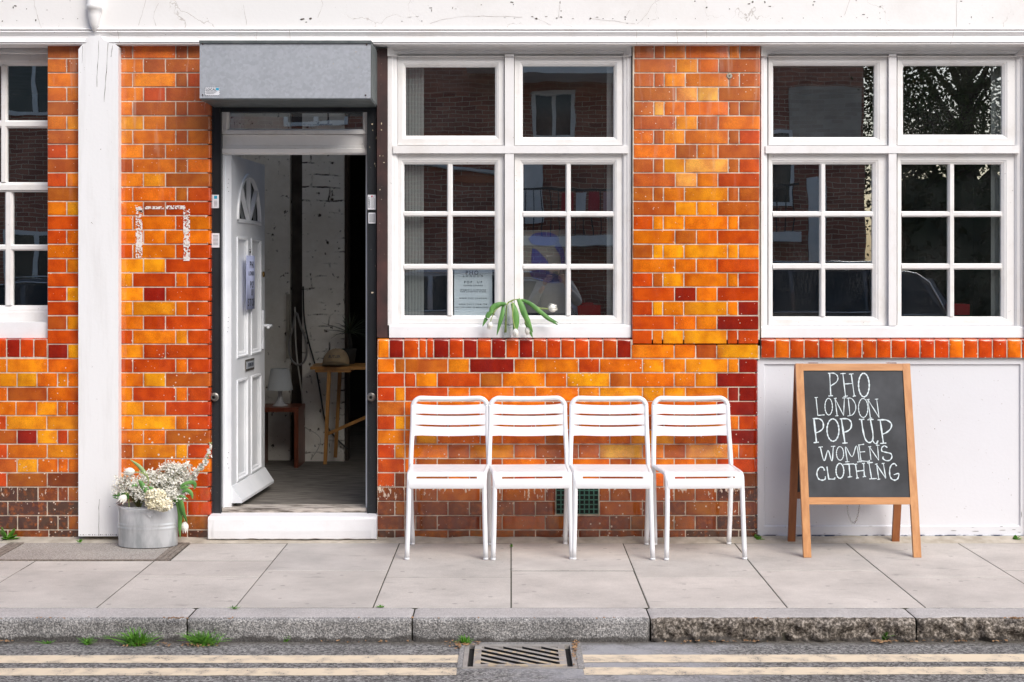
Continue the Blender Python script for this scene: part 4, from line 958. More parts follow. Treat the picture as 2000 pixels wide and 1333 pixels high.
# stickers on the rails
def sticker(px0, px1, py0, py1, parent, lines, rot=False, corner=None, y=YR - .0072):
    bm = bmesh.new(); pbox(bm, px0, px1, py0, py1, y, y + .0006)
    o = obj('sticker', bm, M['whitep'], parent, bevel=0)
    if corner:
        bm = bmesh.new(); pbox(bm, *corner[1], y - .0006, y - .0001); obj('emblem', bm, M[corner[0]], parent)
    bm = bmesh.new()
    for (a, b_, c_, d_) in lines: pbox(bm, a, b_, c_, d_, y - .0005, y - .0002)
    if lines: obj('small_print', bm, M['ink'], parent)
    return o
sticker(414.5, 427.5, 381, 407, rl, [(418, 424, 393 + 2.4 * k, 393.7 + 2.4 * k) for k in range(5)], corner=('cyan', (418, 424, 383, 389)))
sticker(414, 428.5, 456, 484, rl, [(416, 426, 460 + 2.6 * k, 460.8 + 2.6 * k) for k in range(8)])
sticker(718, 734, 381, 410, rr_, [(724.5, 725.2, 384, 408), (727, 727.6, 386, 408), (729.5, 730.1, 384, 407), (731.6, 732.2, 388, 408)], corner=('pink', (725, 728, 382.5, 385.5)))
text_obj('CHARITY', .014, M['ink'], rr_, Matrix.Translation((X(722.6, YR - .0082), YR - .0082, Z(407, YR))) @ Matrix.Rotation(R(-90), 4, 'Y') @ Matrix.Rotation(R(90), 4, 'X'), align='LEFT', sx=1.0)
sticker(719.5, 733.5, 416, 437, rr_, [(721.5 + 1.9 * k, 722.4 + 1.9 * k, 418, 435) for k in range(6)])
# shutter box
bm = bmesh.new(); yb = -.31
box(bm, X(390, yb), X(724, yb), yb, .044, Z(192.5, yb), Z(81, yb))
sb = obj('shutter_box', bm, M['galv'], B, bevel=.0025)
bm = bmesh.new(); box(bm, X(389.5, yb), X(725.5, yb), yb - .008, .03, Z(80.6, yb), Z(80.6, yb) + .002); box(bm, X(389.5, yb), X(725.5, yb), yb - .008, yb - .0015, Z(85, yb), Z(80.6, yb) - .0005)
obj('lid', bm, M['galvdark'], sb)
bm = bmesh.new(); box(bm, X(390.5, yb), X(723.5, yb), yb + .004, .04, Z(192.5, yb) - .006, Z(192.5, yb) - .001); obj('soffit', bm, M['galvdark'], sb)  # dark sheet: shade under the box put into its colour
bm = bmesh.new(); box(bm, X(724, yb) + .0008, X(724, yb) + .003, yb + .002, .04, Z(192, yb), Z(84, yb)); obj('end_plate', bm, M['galvdark'], sb)  # dark sheet: the box's shaded end put into its colour
for (px, py) in ((396, 86.5), (716, 88), (396, 186), (714, 186.5)):
    bm = bmesh.new(); lathe(bm, [(.0055, 0), (.004, .003)], 10); bmesh.ops.rotate(bm, verts=bm.verts, matrix=Matrix.Rotation(R(90), 3, 'X')); bmesh.ops.translate(bm, verts=bm.verts, vec=(X(px, yb), yb - .0003, Z(py, yb))); obj('rivet', bm, M['chrome'], sb)
bm = bmesh.new()
for (px, py, w_, h) in ((695, 102, 2.4, 2), (651, 125, 2.4, 1.6), (601, 113, 1, 1), (700, 132, 1.2, 2), (681, 162, 1, 1.4), (702, 172, 2, 1), (650, 189, 1, 1), (716, 191, 1.5, 1)): flake(px, py, w_, h, y=yb - .0006)
merge(obj('paint_splashes', bm, M['splash'], None), sb)
y = yb - .001
bm = bmesh.new(); pbox(bm, 400.5, 429, 171, 187, y, y + .0008); stk = obj('sticker', bm, M['whitep'], sb)
bm = bmesh.new()
for k in range(8): pbox(bm, 401 + 3.6 * k, 402.8 + 3.6 * k, 170.4, 171.2, y - .0008, y - .0003); pbox(bm, 401 + 3.6 * k, 402.8 + 3.6 * k, 186.6, 187.4, y - .0008, y - .0003)
for k in range(4): pbox(bm, 400, 400.8, 172 + 4 * k, 174 + 4 * k, y - .0008, y - .0003); pbox(bm, 428.6, 429.4, 172 + 4 * k, 174 + 4 * k, y - .0008, y - .0003)
for k in range(3): pbox(bm, 402.5, 424 - 3 * k, 179.4 + 2 * k, 180 + 2 * k, y - .0006, y - .0003)
obj('stamp_border', bm, M['ink'], sb)
bm = bmesh.new(); pbox(bm, 421.5, 427.5, 172.3, 177, y - .0006, y - .0002); obj('emblem', bm, M['cyan'], sb)
text_obj('LOCAL', .0165, M['ink'], sb, wall_mx(X(402, y), y - .0009, Z(177.5, y)), align='LEFT')

# head beam, fanlight, transom board, jambs
bm = bmesh.new(); pbox(bm, 432.5, 716.5, 196, 219, .05, .12); obj('lintel', bm, M['rail'], B)
YD = 0.085
fan = obj('fanlight', (lambda b: (ring_profile(b, prect(432.5, 717, 218, 262, YD - .02), prect(447, 708, 219.5, 252, YD - .02), [(0, .12), (0, YD - .02), (.7, YD - .02), (1, YD - .004), (1, .12)]), b)[-1])(bmesh.new()), M['sash'], B)
pane(prect(446, 709, 218, 253, YD + .006), YD + .006, fan)
bm = bmesh.new(); prism(bm, [(YD + .04, Z(302, YD)), (YD - .0, Z(302, YD)), (YD - .012, Z(299, YD)), (YD - .016, Z(292, YD)), (YD - .006, Z(289, YD)), (YD - .008, Z(287, YD)), (YD - .002, Z(285, YD)), (YD - .002, Z(263.5, YD)), (YD + .04, Z(263.5, YD))], X(432.6, YD), X(717, YD), axis='x')
obj('transom_board', bm, M['sash'], B)
bm = bmesh.new(); pbox(bm, 433, 438, 302.6, 1000, YD - .002, .18); pbox(bm, 438.2, 452, 303, 996, YD + .018, .16); jm = obj('door_jamb', bm, M['white_pvc'], B, bevel=.0015)
bm = bmesh.new(); pbox(bm, 714.3, 717, 302.6, 992, YD - .004, .10); obj('door_jamb', bm, M['white_pvc'], B, bevel=.001)
bm = bmesh.new()
for cy_ in (350, 358, 366, 374, 620, 628, 640, 648, 884, 894, 906, 914):
    y = YD + .0174; x_ = 444 + (cy_ % 3); pbox(bm, x_, x_ + 1.1, cy_, cy_ + 1.2, y - .0006, y)
merge(obj('screw_holes', bm, M['ink'], None), jm)
# timber threshold and white step
bm = bmesh.new(); pbox(bm, 434, 716, 993.5, 1008.5, .062, .20)
obj('threshold', bm, mat('scuffed_threshold', (0.48, 0.43, 0.38), 0.8, (0.10, 0.085, 0.07), 7, stretch=(1.2, 6, 9), lo=0.38, hi=0.56, bump=0.5), B, bevel=.004)
bm = bmesh.new(); ys = -.055
x0, x1, z0, z1 = prect(406, 735.5, 1010.5, 1056, ys); n_ = 60; pr = None
for i in range(n_ + 1):
    x = x0 + (x1 - x0) * i / n_; e = min(i, n_ - i) / n_
    zb_ = z0 + .003 + .004 * noise.noise(Vector((x * 18, 0, 0))); er = -.003 if e < .02 else 0
    r_ = [bm.verts.new(p) for p in ((x, ys + .012, zb_), (x, ys - er, zb_ + .006), (x, ys - .002 - er + .0015 * noise.noise(Vector((x * 9, 4, 0))), z0 + .05), (x, ys + .002, z1 - .012), (x, ys + .007, z1 - .004 + .0015 * noise.noise(Vector((x * 15, 7, 0)))), (x, ys + .016, z1), (x, .13, z1 + .006))]
    if pr:
        for k in range(6): bm.faces.new([pr[k], pr[k + 1], r_[k + 1], r_[k]])
    else: bm.faces.new(r_)
    pr = r_
bm.faces.new(pr[::-1])
obj('doorstep', bm, M['step'], B, smooth=False)

# ---- the door leaf, hinged on the left jamb and standing open inwards
HX, HYD = X(451.5, .10), 0.105
dr = bpy.data.objects.new('door', None)
ZB, ZT, LW_ = 0.162, 2.043, 0.745
bm = bmesh.new(); FC = 0.43 * 0 + 0.385; FB, FH, FW = 1.690, 0.275, 0.265      # fan window centre / base / height / half-width
# leaf: front skin with panel recesses cut as a ring-built face
def leafbox(bm, u0, u1, z0, z1, y0=0.0, y1=0.044, mi=0): box(bm, u0, u1, y0, y1, z0, z1, mi)
# stiles, rails (recessed panels between)
P_UP = (0.955, 1.595); P_LO = (0.285, 0.815); UL = (0.125, 0.335); UR = (0.435, 0.640)
leafbox(bm, 0, UL[0], ZB, ZT); leafbox(bm, UR[1], LW_, ZB, ZT); leafbox(bm, UL[0], UR[1], ZB, P_LO[0]); leafbox(bm, UL[0], UR[1], P_LO[1], P_UP[0])
leafbox(bm, UL[1], UR[0], P_LO[0], P_LO[1]); leafbox(bm, UL[1], UR[0], P_UP[0], P_UP[1]); leafbox(bm, UL[0], UR[1], P_UP[1], FB)
for (u0, u1) in (UL, UR):
    for (a, b_) in (P_LO, P_UP): leafbox(bm, u0, u1, a, b_, .012, .038)
# area round the arched light
N_ = 28; arch = [(FC - FW * math.cos(math.pi * k / N_), FB + FH * math.sin(math.pi * k / N_)) for k in range(N_ + 1)]
outer = []
for k in range(N_ + 1):
    u = UL[0] + (UR[1] - UL[0]) * k / N_; outer.append((u, ZT))
for y in (0.0, 0.044):
    A_ = [bm.verts.new((max(UL[0], min(UR[1], a)), y, b_)) for a, b_ in arch]; O_ = [bm.verts.new((a, y, b_)) for a, b_ in outer]
    for k in range(N_):
        try: bm.faces.new([A_[k], A_[k + 1], O_[k + 1], O_[k]])
        except ValueError: pass
    if y == 0: A0, O0 = A_, O_
for k in range(N_):
    bm.faces.new([A0[k], A0[k + 1], A_[k + 1], A_[k]]); bm.faces.new([O0[k], O_[k], O_[k + 1], O0[k + 1]])
me_door = obj('door', bm, M['white_pvc'], B); bpy.data.objects.remove(dr); dr = me_door
dr.location = (HX, HYD, 0); dr.rotation_euler = (0, 0, R(86.2))
# mouldings round panels
bm = bmesh.new()
for (u0, u1) in (UL, UR):
    for (a, b_) in (P_LO, P_UP):
        ring_profile(bm, (u0 - .012, u1 + .012, a - .012, b_ + .012), (u0 + .020, u1 - .020, a + .020, b_ - .020), [(0, .001), (.05, -.005), (.35, -.006), (.55, .004), (.8, .006), (1, .0115), (.9, .013), (.1, .004)])
obj('panel_moulding', bm, M['white_pvc'], dr)
# arched light: rim, three bars, glass
bm = bmesh.new()
def band(bm, pts, w_, y0, y1):
    pr = None
    for i, (a, b_) in enumerate(pts):
        t = Vector((pts[min(i + 1, len(pts) - 1)][0] - pts[max(i - 1, 0)][0], pts[min(i + 1, len(pts) - 1)][1] - pts[max(i - 1, 0)][1])).normalized(); nn = Vector((-t.y, t.x)) * w_
        q = [bm.verts.new((a + nn.x, y1, b_ + nn.y)), bm.verts.new((a + nn.x * .6, y0, b_ + nn.y * .6)), bm.verts.new((a - nn.x * .6, y0, b_ - nn.y * .6)), bm.verts.new((a - nn.x, y1, b_ - nn.y))]
        if pr:
            for k in range(4): bm.faces.new([pr[k], pr[(k + 1) % 4], q[(k + 1) % 4], q[k]])
        pr = q
inner = [(FC - (FW - .012) * math.cos(math.pi * k / N_), FB + .01 + (FH - .02) * math.sin(math.pi * k / N_)) for k in range(N_ + 1)]
band(bm, inner, .016, -.008, .012); band(bm, [(FC - FW, FB + .004), (FC + FW, FB + .004)], .014, -.0075, .012)
for (u, z) in ((FC, FB + FH - .01), (FC - .185, FB + .20), (FC + .185, FB + .20)): band(bm, [(FC, FB + .01), (u, z)], .014, -.007, .014)
obj('glazing_bars', bm, M['white_pvc'], dr)
bm = bmesh.new(); bm.faces.new([bm.verts.new((a, .016, b_)) for a, b_ in arch]); bm.faces.new([bm.verts.new((a, .030, b_)) for a, b_ in arch][::-1]); obj('fan_pane', bm, M['sig_glass'], dr)
# weatherboard
bm = bmesh.new(); prism(bm, [(-.0005, ZB + .105), (-.004, ZB + .104), (-.055, ZB + .028), (-.055, ZB + .014), (-.0005, ZB + .014)], .005, LW_ - .002, axis='x'); obj('weatherboard', bm, M['white_pvc'], dr, bevel=.001)
# letterbox, spyhole, handle, lock
bm = bmesh.new(); box(bm, .285, .475, -.006, -.0005, .862, .925); lb = obj('letterbox', bm, M['iron_dark'], dr, bevel=.002)
bm = bmesh.new(); box(bm, .292, .468, -.0085, -.0065, .874, .914); obj('flap', bm, M['galv'], dr)
text_obj('1 PLUMB STREET', .030, M['ink'], dr, wall_mx(.38, -.0095, .885), sx=.62)
bm = bmesh.new(); lathe(bm, [(.013, 0), (.012, .006), (.006, .007)], 16); bmesh.ops.rotate(bm, verts=bm.verts, matrix=Matrix.Rotation(R(90), 3, 'X')); bmesh.ops.translate(bm, verts=bm.verts, vec=(.385, -.001, 1.53)); obj('spyhole', bm, M['chrome'], dr)
bm = bmesh.new(); lathe(bm, [(.017, 0), (.016, .008), (.010, .010)], 16); bmesh.ops.rotate(bm, verts=bm.verts, matrix=Matrix.Rotation(R(90), 3, 'X')); bmesh.ops.translate(bm, verts=bm.verts, vec=(.70, -.001, 1.40)); obj('lock', bm, M['brass'], dr)
bm = bmesh.new(); box(bm, .678, .712, -.010, -.0005, .965, 1.19); hd = obj('handle', bm, M['white_pvc'], dr, bevel=.003)
bm = bmesh.new(); tube(bm, smooth_pts([(.695, -.008, 1.10), (.695, -.040, 1.10), (.685, -.052, 1.10), (.60, -.055, 1.095)], 5), .009, 10); obj('lever', bm, M['white_pvc'], dr)
bm = bmesh.new(); tube(bm, smooth_pts([(.70, .046, 1.10), (.71, .080, 1.10), (.74, .088, 1.10), (.80, .086, 1.09)], 5), .008, 10); obj('lever', bm, M['white_pvc'], dr)
bm = bmesh.new(); box(bm, LW_ + .0003, LW_ + .003, .010, .034, .95, 1.24); obj('lock_plate', bm, M['galv'], dr)
# curled paper sign taped to the door
ps = thing('door_sign', 'curled lilac paper sign with black serif lettering taped on the open white door', 'sign')
ps.location = (HX, HYD, 0); ps.rotation_euler = (0, 0, R(86.2))
bm = bmesh.new(); pr = None
U0, U1, SZ0, SZ1 = .245, .455, 1.205, 1.505
def curl(u):
    t = (u - U0) / (U1 - U0); return -.013 - .010 * math.sin(t * 3.1) ** 2 - .006 * (1 - t)
for k in range(21):
    u = U0 + (U1 - U0) * k / 20; q = [bm.verts.new((u, curl(u), SZ0)), bm.verts.new((u, curl(u), SZ1)), bm.verts.new((u, curl(u) + .0006, SZ1)), bm.verts.new((u, curl(u) + .0006, SZ0))]
    if pr:
        for a in range(4): bm.faces.new([pr[a], pr[(a + 1) % 4], q[(a + 1) % 4], q[a]]).smooth = True
    else: bm.faces.new(q)
    pr = q
bm.faces.new(pr[::-1]); obj('paper', bm, M['paper'], ps)
for s, zz, sz in (('PHO', 1.435, .055), ('LONDON', 1.395, .034), ('POP', 1.325, .055), ('UP', 1.283, .050), ('STORE', 1.225, .058)):
    o = text_obj(s, sz, M['ink'], ps, wall_mx((U0 + U1) / 2, 0, zz), spacing=1.2, sx=.8)
    for v in o.data.vertices: v.co.y = curl(v.co.x) - .0012 + (v.co.y * .5)

# =================================================================== INTERIOR
FZ = 0.140
bm = bmesh.new(); box(bm, -5, 4.2, .2, 5.0, -.1, FZ); struct('interior_floor', bm, M['floor_in'])
bm = bmesh.new(); box(bm, -5, -1.79, .303, 5.0, 2.95, 3.05); box(bm, -.6, 4.2, .303, 5.0, 2.95, 3.05); box(bm, -1.789, -.601, .303, .5, 2.95, 3.05); box(bm, -1.789, -.601, 2.0, 5.0, 2.95, 3.05); struct('ceiling', bm, M['plaster'])  # gap over the lobby: an added opening that lets sky light in
IW = thing('interior_walls', 'dim whitewashed flaking walls of the entrance lobby seen through the open doorway', 'interior wall')
BY = 2.10
bm = bmesh.new(); box(bm, -2.0, X(566, BY), BY, BY + .2, FZ, 2.95); obj('plaster_wall', bm, M['plaster_w'] if 'plaster_w' in M else M['whitewash'], IW)
bm = bmesh.new(); box(bm, X(566, BY) + .001, X(592, BY), BY + .07, BY + .2, FZ, 2.95); obj('pipe_chase', bm, mat('dark_chase', (.10, .085, .07), .9, (.05, .04, .035), 8), IW)  # chase coloured darker than the walls beside it
bm = bmesh.new(); box(bm, X(592, BY) + .001, X(672, BY - .05), BY - .05, BY + .25, FZ, 2.95); obj('brick_breast', bm, M['whitewash'], IW)
bm = bmesh.new(); box(bm, X(672, BY - .05) + .001, X(680, BY), BY - .02, BY + .12, FZ, 2.95); obj('door_post', bm, mat('dark_post', (.05, .035, .025), .8), IW)
bm = bmesh.new(); box(bm, -2.0, -1.80, .303, BY - .001, FZ, 2.95); obj('side_wall', bm, M['whitewash'], IW)
bm = bmesh.new(); box(bm, -4.9, 4.1, 4.8, 4.99, FZ, 2.95); box(bm, 4.0, 4.15, .303, 4.799, FZ, 2.95); box(bm, -4.95, -4.8, .303, 4.799, FZ, 2.95); box(bm, -2.0, -1.95, BY + .201, 4.799, FZ, 2.95); obj('dark_partition', bm, M['dark'], IW)  # near-black walls: the shade of the deep room put into their colour
bm = bmesh.new(); box(bm, X(560, BY), X(566, BY), BY - .022, BY - .001, Z(700, BY), Z(575, BY)); obj('loose_board', bm, M['plaster'], IW)

# small side table of dark red wood
yT = 1.74
st = thing('side_table', 'low dark red wooden side table carrying the white lamp inside the doorway', 'side table', (X(545, yT), yT, FZ))
tx0, tx1 = X(500, yT) - st.location.x, X(583, yT) - st.location.x; th_ = Z(797, yT) - FZ
bm = bmesh.new(); box(bm, tx0, tx1, 0, .30, th_ - .028, th_); obj('table_top', bm, M['redwood'], st, bevel=.002)
bm = bmesh.new(); box(bm, tx1 - .028, tx1 - .001, .001, .299, 0, th_ - .0285); obj('leg', bm, M['redwood'], st, bevel=.002)
bm = bmesh.new(); box(bm, tx0 + .001, tx0 + .028, .001, .299, 0, th_ - .0285); obj('leg', bm, M['redwood'], st, bevel=.002)
lp_ = thing('table_lamp', 'white table lamp with tapered fabric shade on the dark red side table', 'lamp', (X(547, yT + .13), yT + .13, FZ + th_ + .0005))
bm = bmesh.new(); lathe(bm, [(.050, 0), (.050, .004), (.036, .014), (.022, .035), (.014, .065), (.013, .085), (.017, .10), (.019, .112), (.010, .118)], 28); obj('base', bm, M['ceramic'], lp_, smooth=True)
bm = bmesh.new(); zs0, zs1 = .105, .245
lathe(bm, [(.084, zs0), (.061, zs1), (.0595, zs1), (.0825, zs0)], 36, cap_lo=False, cap_hi=False)
obj('lamp_shade', bm, M['shade'], lp_, smooth='auto')
bm = bmesh.new(); tube(bm, [(-.06, 0, zs1 - .012), (.06, 0, zs1 - .012)], .0015, 6); tube(bm, [(0, 0, .11), (0, 0, zs1 - .012)], .002, 6); obj('harp', bm, M['chrome'], lp_)
# trestle table
yQ = 1.62
tt = thing('trestle_table', 'folding wooden trestle table with crossed legs standing in the dim lobby', 'table', (X(660, yQ), yQ, FZ))
def tp(px, py, y): return (X(px, y) - tt.location.x, y - yQ, Z(py, y) - FZ)
hh = Z(717, yQ) - FZ
bm = bmesh.new(); a = X(602, yQ) - tt.location.x; n_ = 10
for k in range(2): box(bm, a + .012 * (k == 0), a + .62, -.0 + .19 * k, .185 + .19 * k, hh - .018, hh)
obj('table_top', bm, M['oak'], tt, bevel=.003)
def bar(px0, py0, px1, py1, y, w_=.022, t=.012, name='leg', z1=None):
    p0, p1 = Vector(tp(px0, py0, y)), Vector(tp(px1, py1, y)); d_ = (p1 - p0); L = d_.length / 2; d_.normalize(); s = Vector((0, 1, 0)); n2 = d_.cross(s)
    bm = bmesh.new(); obox(bm, (p0 + p1) / 2, d_ * L, s * t, n2 * w_ * .5); obj(name, bm, M['oak'], tt, bevel=.0015)
bar(643, 724, 635, 907, yQ + .03); bar(664, 724, 655, 894, yQ + .36); bar(725, 724, 733, 907, yQ + .03); bar(745, 724, 753, 894, yQ + .36)
bar(640, 848, 740, 804, yQ + .09, .020, .009, 'brace')
bm = bmesh.new(); p = tp(625, 722, yQ + .03); box(bm, p[0] - .03, p[0] + .20, -.0 + .01, .36, hh - .036, hh - .0185); obj('apron', bm, M['oak'], tt, bevel=.002)
# cap
cp = thing('baseball_cap', 'khaki baseball cap with dark stitched word lying on the trestle table', 'cap', (X(656, yQ + .12), yQ + .12, FZ + hh))
bm = bmesh.new(); sg = 28; rings = []
for j in range(10):
    a = R(90) * j / 9; rr2 = math.cos(a) ** .8; rings.append([bm.verts.new((.088 * rr2 * math.cos(2 * math.pi * k / sg), .10 * rr2 * math.sin(2 * math.pi * k / sg), .006 + .105 * math.sin(a) + .006 * math.cos(2 * math.pi * k / sg) * rr2)) for k in range(sg)])
for i in range(9):
    for k in range(sg): bm.faces.new([rings[i][k], rings[i][(k + 1) % sg], rings[i + 1][(k + 1) % sg], rings[i + 1][k]]).smooth = True
obj('crown', bm, M['khaki'], cp)
bm = bmesh.new(); pr = None
for k in range(15):
    a = math.pi + math.pi * (k / 14); c_, s_ = math.cos(a), math.sin(a)
    q = []
    for t in (0, .35, .7, 1.0):
        r_ = t * .075; q.append(bm.verts.new((c_ * (.085 + r_ * .12), s_ * (.098 + r_), .012 + .022 * (1 - c_ * c_) * (1 - .3 * t) - .01 * t)))
    if pr:
        for i in range(3): bm.faces.new([pr[i], pr[i + 1], q[i + 1], q[i]]).smooth = True
    pr = q
bmesh.ops.solidify(bm, geom=bm.faces[:], thickness=.002); obj('peak', bm, M['khaki'], cp)
bm = bmesh.new(); lathe(bm, [(.006, 0), (.004, .004)], 12, (0, 0, .1095)); obj('button', bm, M['khaki'], cp)
o = text_obj('BUTLER', .026, M['ink'], cp, wall_mx(0, 0, .055))
for v in o.data.vertices:
    a = v.co.x / .088; zz = (v.co.z - .006) / .105; k = math.cos(math.asin(min(.99, max(0, zz)))) ** .8 * 1.02
    v.co.x, v.co.y = math.sin(a) * .088 * k, -math.cos(a) * .10 * k
# spiky plant
spk = thing('spiky_plant', 'dark spiky leaved pot plant standing behind the trestle table in the lobby', 'plant', (X(682, 1.92), 1.92, FZ + hh))
bm = bmesh.new(); rp_ = random.Random(4)
zc_ = Z(650, 1.92) - FZ - hh
for k in range(46):
    a = rp_.uniform(0, 2 * math.pi); el = rp_.uniform(-.1, 1.3); L = rp_.uniform(.10, .20)
    d_ = Vector((math.cos(a) * math.cos(el), math.sin(a) * math.cos(el) * .5, math.sin(el))); p0 = Vector((0, 0, zc_)); dn = Vector((0, 0, -.05 * rp_.random()))
    ribbon(bm, [p0, p0 + d_ * L * .35, p0 + d_ * L * .7 + dn * .4, p0 + d_ * L + dn], [.004, .005, .003, .0008], side=d_.cross(Vector((0, 0, 1))))
obj('leaves', bm, mat('dark_leaf', (.035, .05, .025), .5), spk)
bm = bmesh.new(); tube(bm, [(0, 0, .06), (.01, 0, zc_ * .6), (0, 0, zc_)], [.014, .012, .010], 8); obj('trunk', bm, M['dark'], spk)
bm = bmesh.new(); lathe(bm, [(.035, 0), (.05, .10), (.046, .10), (.042, .085)], 20); obj('pot', bm, M['dark'], spk)
# cables on the wall
def cable(name, pts, r, m, label, yy=BY - .04):
    bm = bmesh.new(); P = smooth_pts([(X(a, yy), yy, Z(b_, yy)) for a, b_ in pts], 6); tube(bm, P, r, 8); o = obj(name, bm, m, None); tag(o, label, 'cable')
cable('cable_loop', [(578, 610), (572, 640), (565, 668), (565, 690), (572, 707), (584, 713), (594, 707), (599, 692), (597, 665), (588, 640), (580, 612)], .007, M['cable_g'], 'looped grey hose hanging on the flaking lobby wall', BY - .075)
cable('conduit', [(576, 600), (577, 655), (580, 700), (587, 750), (591, 790), (592, 900)], .005, M['cable_w'], 'pale wall conduit running straight down beside the grey hose', BY - .06)
cable('black_cable', [(592, 560), (594, 620), (602, 665), (615, 712), (625, 765), (636, 825), (655, 855), (680, 878)], .0055, M['cable_k'], 'black cable curving down the lobby wall behind the trestle table', BY - .07)
cable('lamp_flex', [(556, 792), (575, 793), (592, 797), (594, 812), (592, 828), (600, 838), (615, 846), (626, 858), (622, 875), (610, 894)], .003, M['cable_w'], 'thin white flex trailing from the lamp down to a plug', BY - .10)

# =================================================================== BLINDS, POSTER, PRINT
def blind(px0, px1, py0, py1, n_, label, y=.125, ang=35):
    t = thing('vertical_blind', label, 'window blind', (X((px0 + px1) / 2, y), y, Z(py1, y)), group='vertical blinds inside the windows')
    w_ = X(px1, y) - X(px0, y); h = Z(py0, y) - Z(py1, y)
    for k in range(n_):
        bm = bmesh.new(); sw = w_ / n_ * .95; c_ = -w_ / 2 + w_ * (k + .5) / n_
        bm2 = None
        dx, dy = sw / 2, sw * .35
        pts = [(c_ - dx, dy), (c_, -dy * .2), (c_ + dx, -dy)]
        A = [bm.verts.new((a, b_, 0)) for a, b_ in pts]; A2 = [bm.verts.new((a, b_, h)) for a, b_ in pts]
        for q in range(2): bm.faces.new([A[q], A[q + 1], A2[q + 1], A2[q]])
        bmesh.ops.solidify(bm, geom=bm.faces[:], thickness=.0006); obj('slat', bm, M['blind'], t)
    bm = bmesh.new(); box(bm, -w_ / 2 - .005, w_ / 2 + .01, -.014, .014, h, h + .02); obj('head_rail', bm, M['blind'], t)
    return t
blind(786, 828, 115, 640, 7, 'stack of pale vertical blind slats at the left side of the middle window')
blind(1185, 1203, 115, 640, 2, 'narrow pale blind slats at the right side of the middle window')
blind(1936, 1962, 115, 640, 4, 'pale blind slats at the far right inside the right window')
# white poster in the middle window
yP = .095
po = thing('poster', 'pale blue printed notice with small black lettering standing inside the middle window', 'poster', (X(924, yP), yP, Z(618, yP)))
px_, pz_ = po.location.x, po.location.z
bm = bmesh.new(); box(bm, X(887, yP) - px_, X(961.5, yP) - px_, 0, .003, 0, Z(524, yP) - pz_); obj('paper', bm, M['poster'], po)
for s, py, sz, sp_ in (('PHO.', 537, .030, 1.3), ('LONDON', 541.5, .016, 1.9), ('POP  UP', 554, .017, 1.7), ('COFFEE LOUNGE', 559.5, .0095, 1.5), ("WOMEN'S CLOTHING", 568, .0095, 1.6), ('AND LIFESTYLE STORE', 571.5, .0095, 1.5), ('WWW.PHO.LONDON', 584.5, .0105, 1.6), ('OPEN DAILY 10AM-7PM', 596, .010, 1.5), ('3RD-15TH APRIL, 30 REDCHURCH ST', 602, .0088, 1.4)):
    text_obj(s, sz, M['ink'], po, wall_mx(0, -.0008, Z(py, yP) - pz_), spacing=sp_)
# plain blue abstract print (generic shapes)
yN = .13
ar = thing('abstract_print', 'grey print with plain dark blue rounded shapes inside the middle window, behind the tulips', 'art print', (X(1062, yN), yN, Z(560, yN)))
ax_, az_ = ar.location.x, ar.location.z
bm = bmesh.new(); box(bm, X(1022, yN) - ax_, X(1104, yN) - ax_, .004, .008, Z(612, yN) - az_, Z(450, yN) - az_); obj('board', bm, M['artback'], ar)
def blob(pts, nm='blue_shape'):
    P = smooth_pts([(X(a, yN) - ax_, 0, Z(b_, yN) - az_) for a, b_ in pts + [pts[0]]], 5)[:-1]
    bm = bmesh.new(); bm.faces.new([bm.verts.new((p.x, .0005, p.z)) for p in P]); r_ = bmesh.ops.extrude_face_region(bm, geom=bm.faces[:]); bmesh.ops.translate(bm, verts=[v for v in r_['geom'] if isinstance(v, bmesh.types.BMVert)], vec=(0, .0033, 0)); obj(nm, bm, M['navy'], ar)
blob([(1032, 466), (1046, 456), (1075, 455), (1092, 466), (1085, 478), (1060, 480), (1040, 477)]); blob([(1090, 470), (1101, 490), (1103, 512), (1097, 520), (1094, 500), (1084, 482)])
blob([(1040, 486), (1050, 490), (1070, 512), (1068, 522), (1042, 522), (1038, 505)]); blob([(1034, 530), (1060, 528), (1090, 538), (1098, 550), (1080, 554), (1052, 548), (1038, 540)])

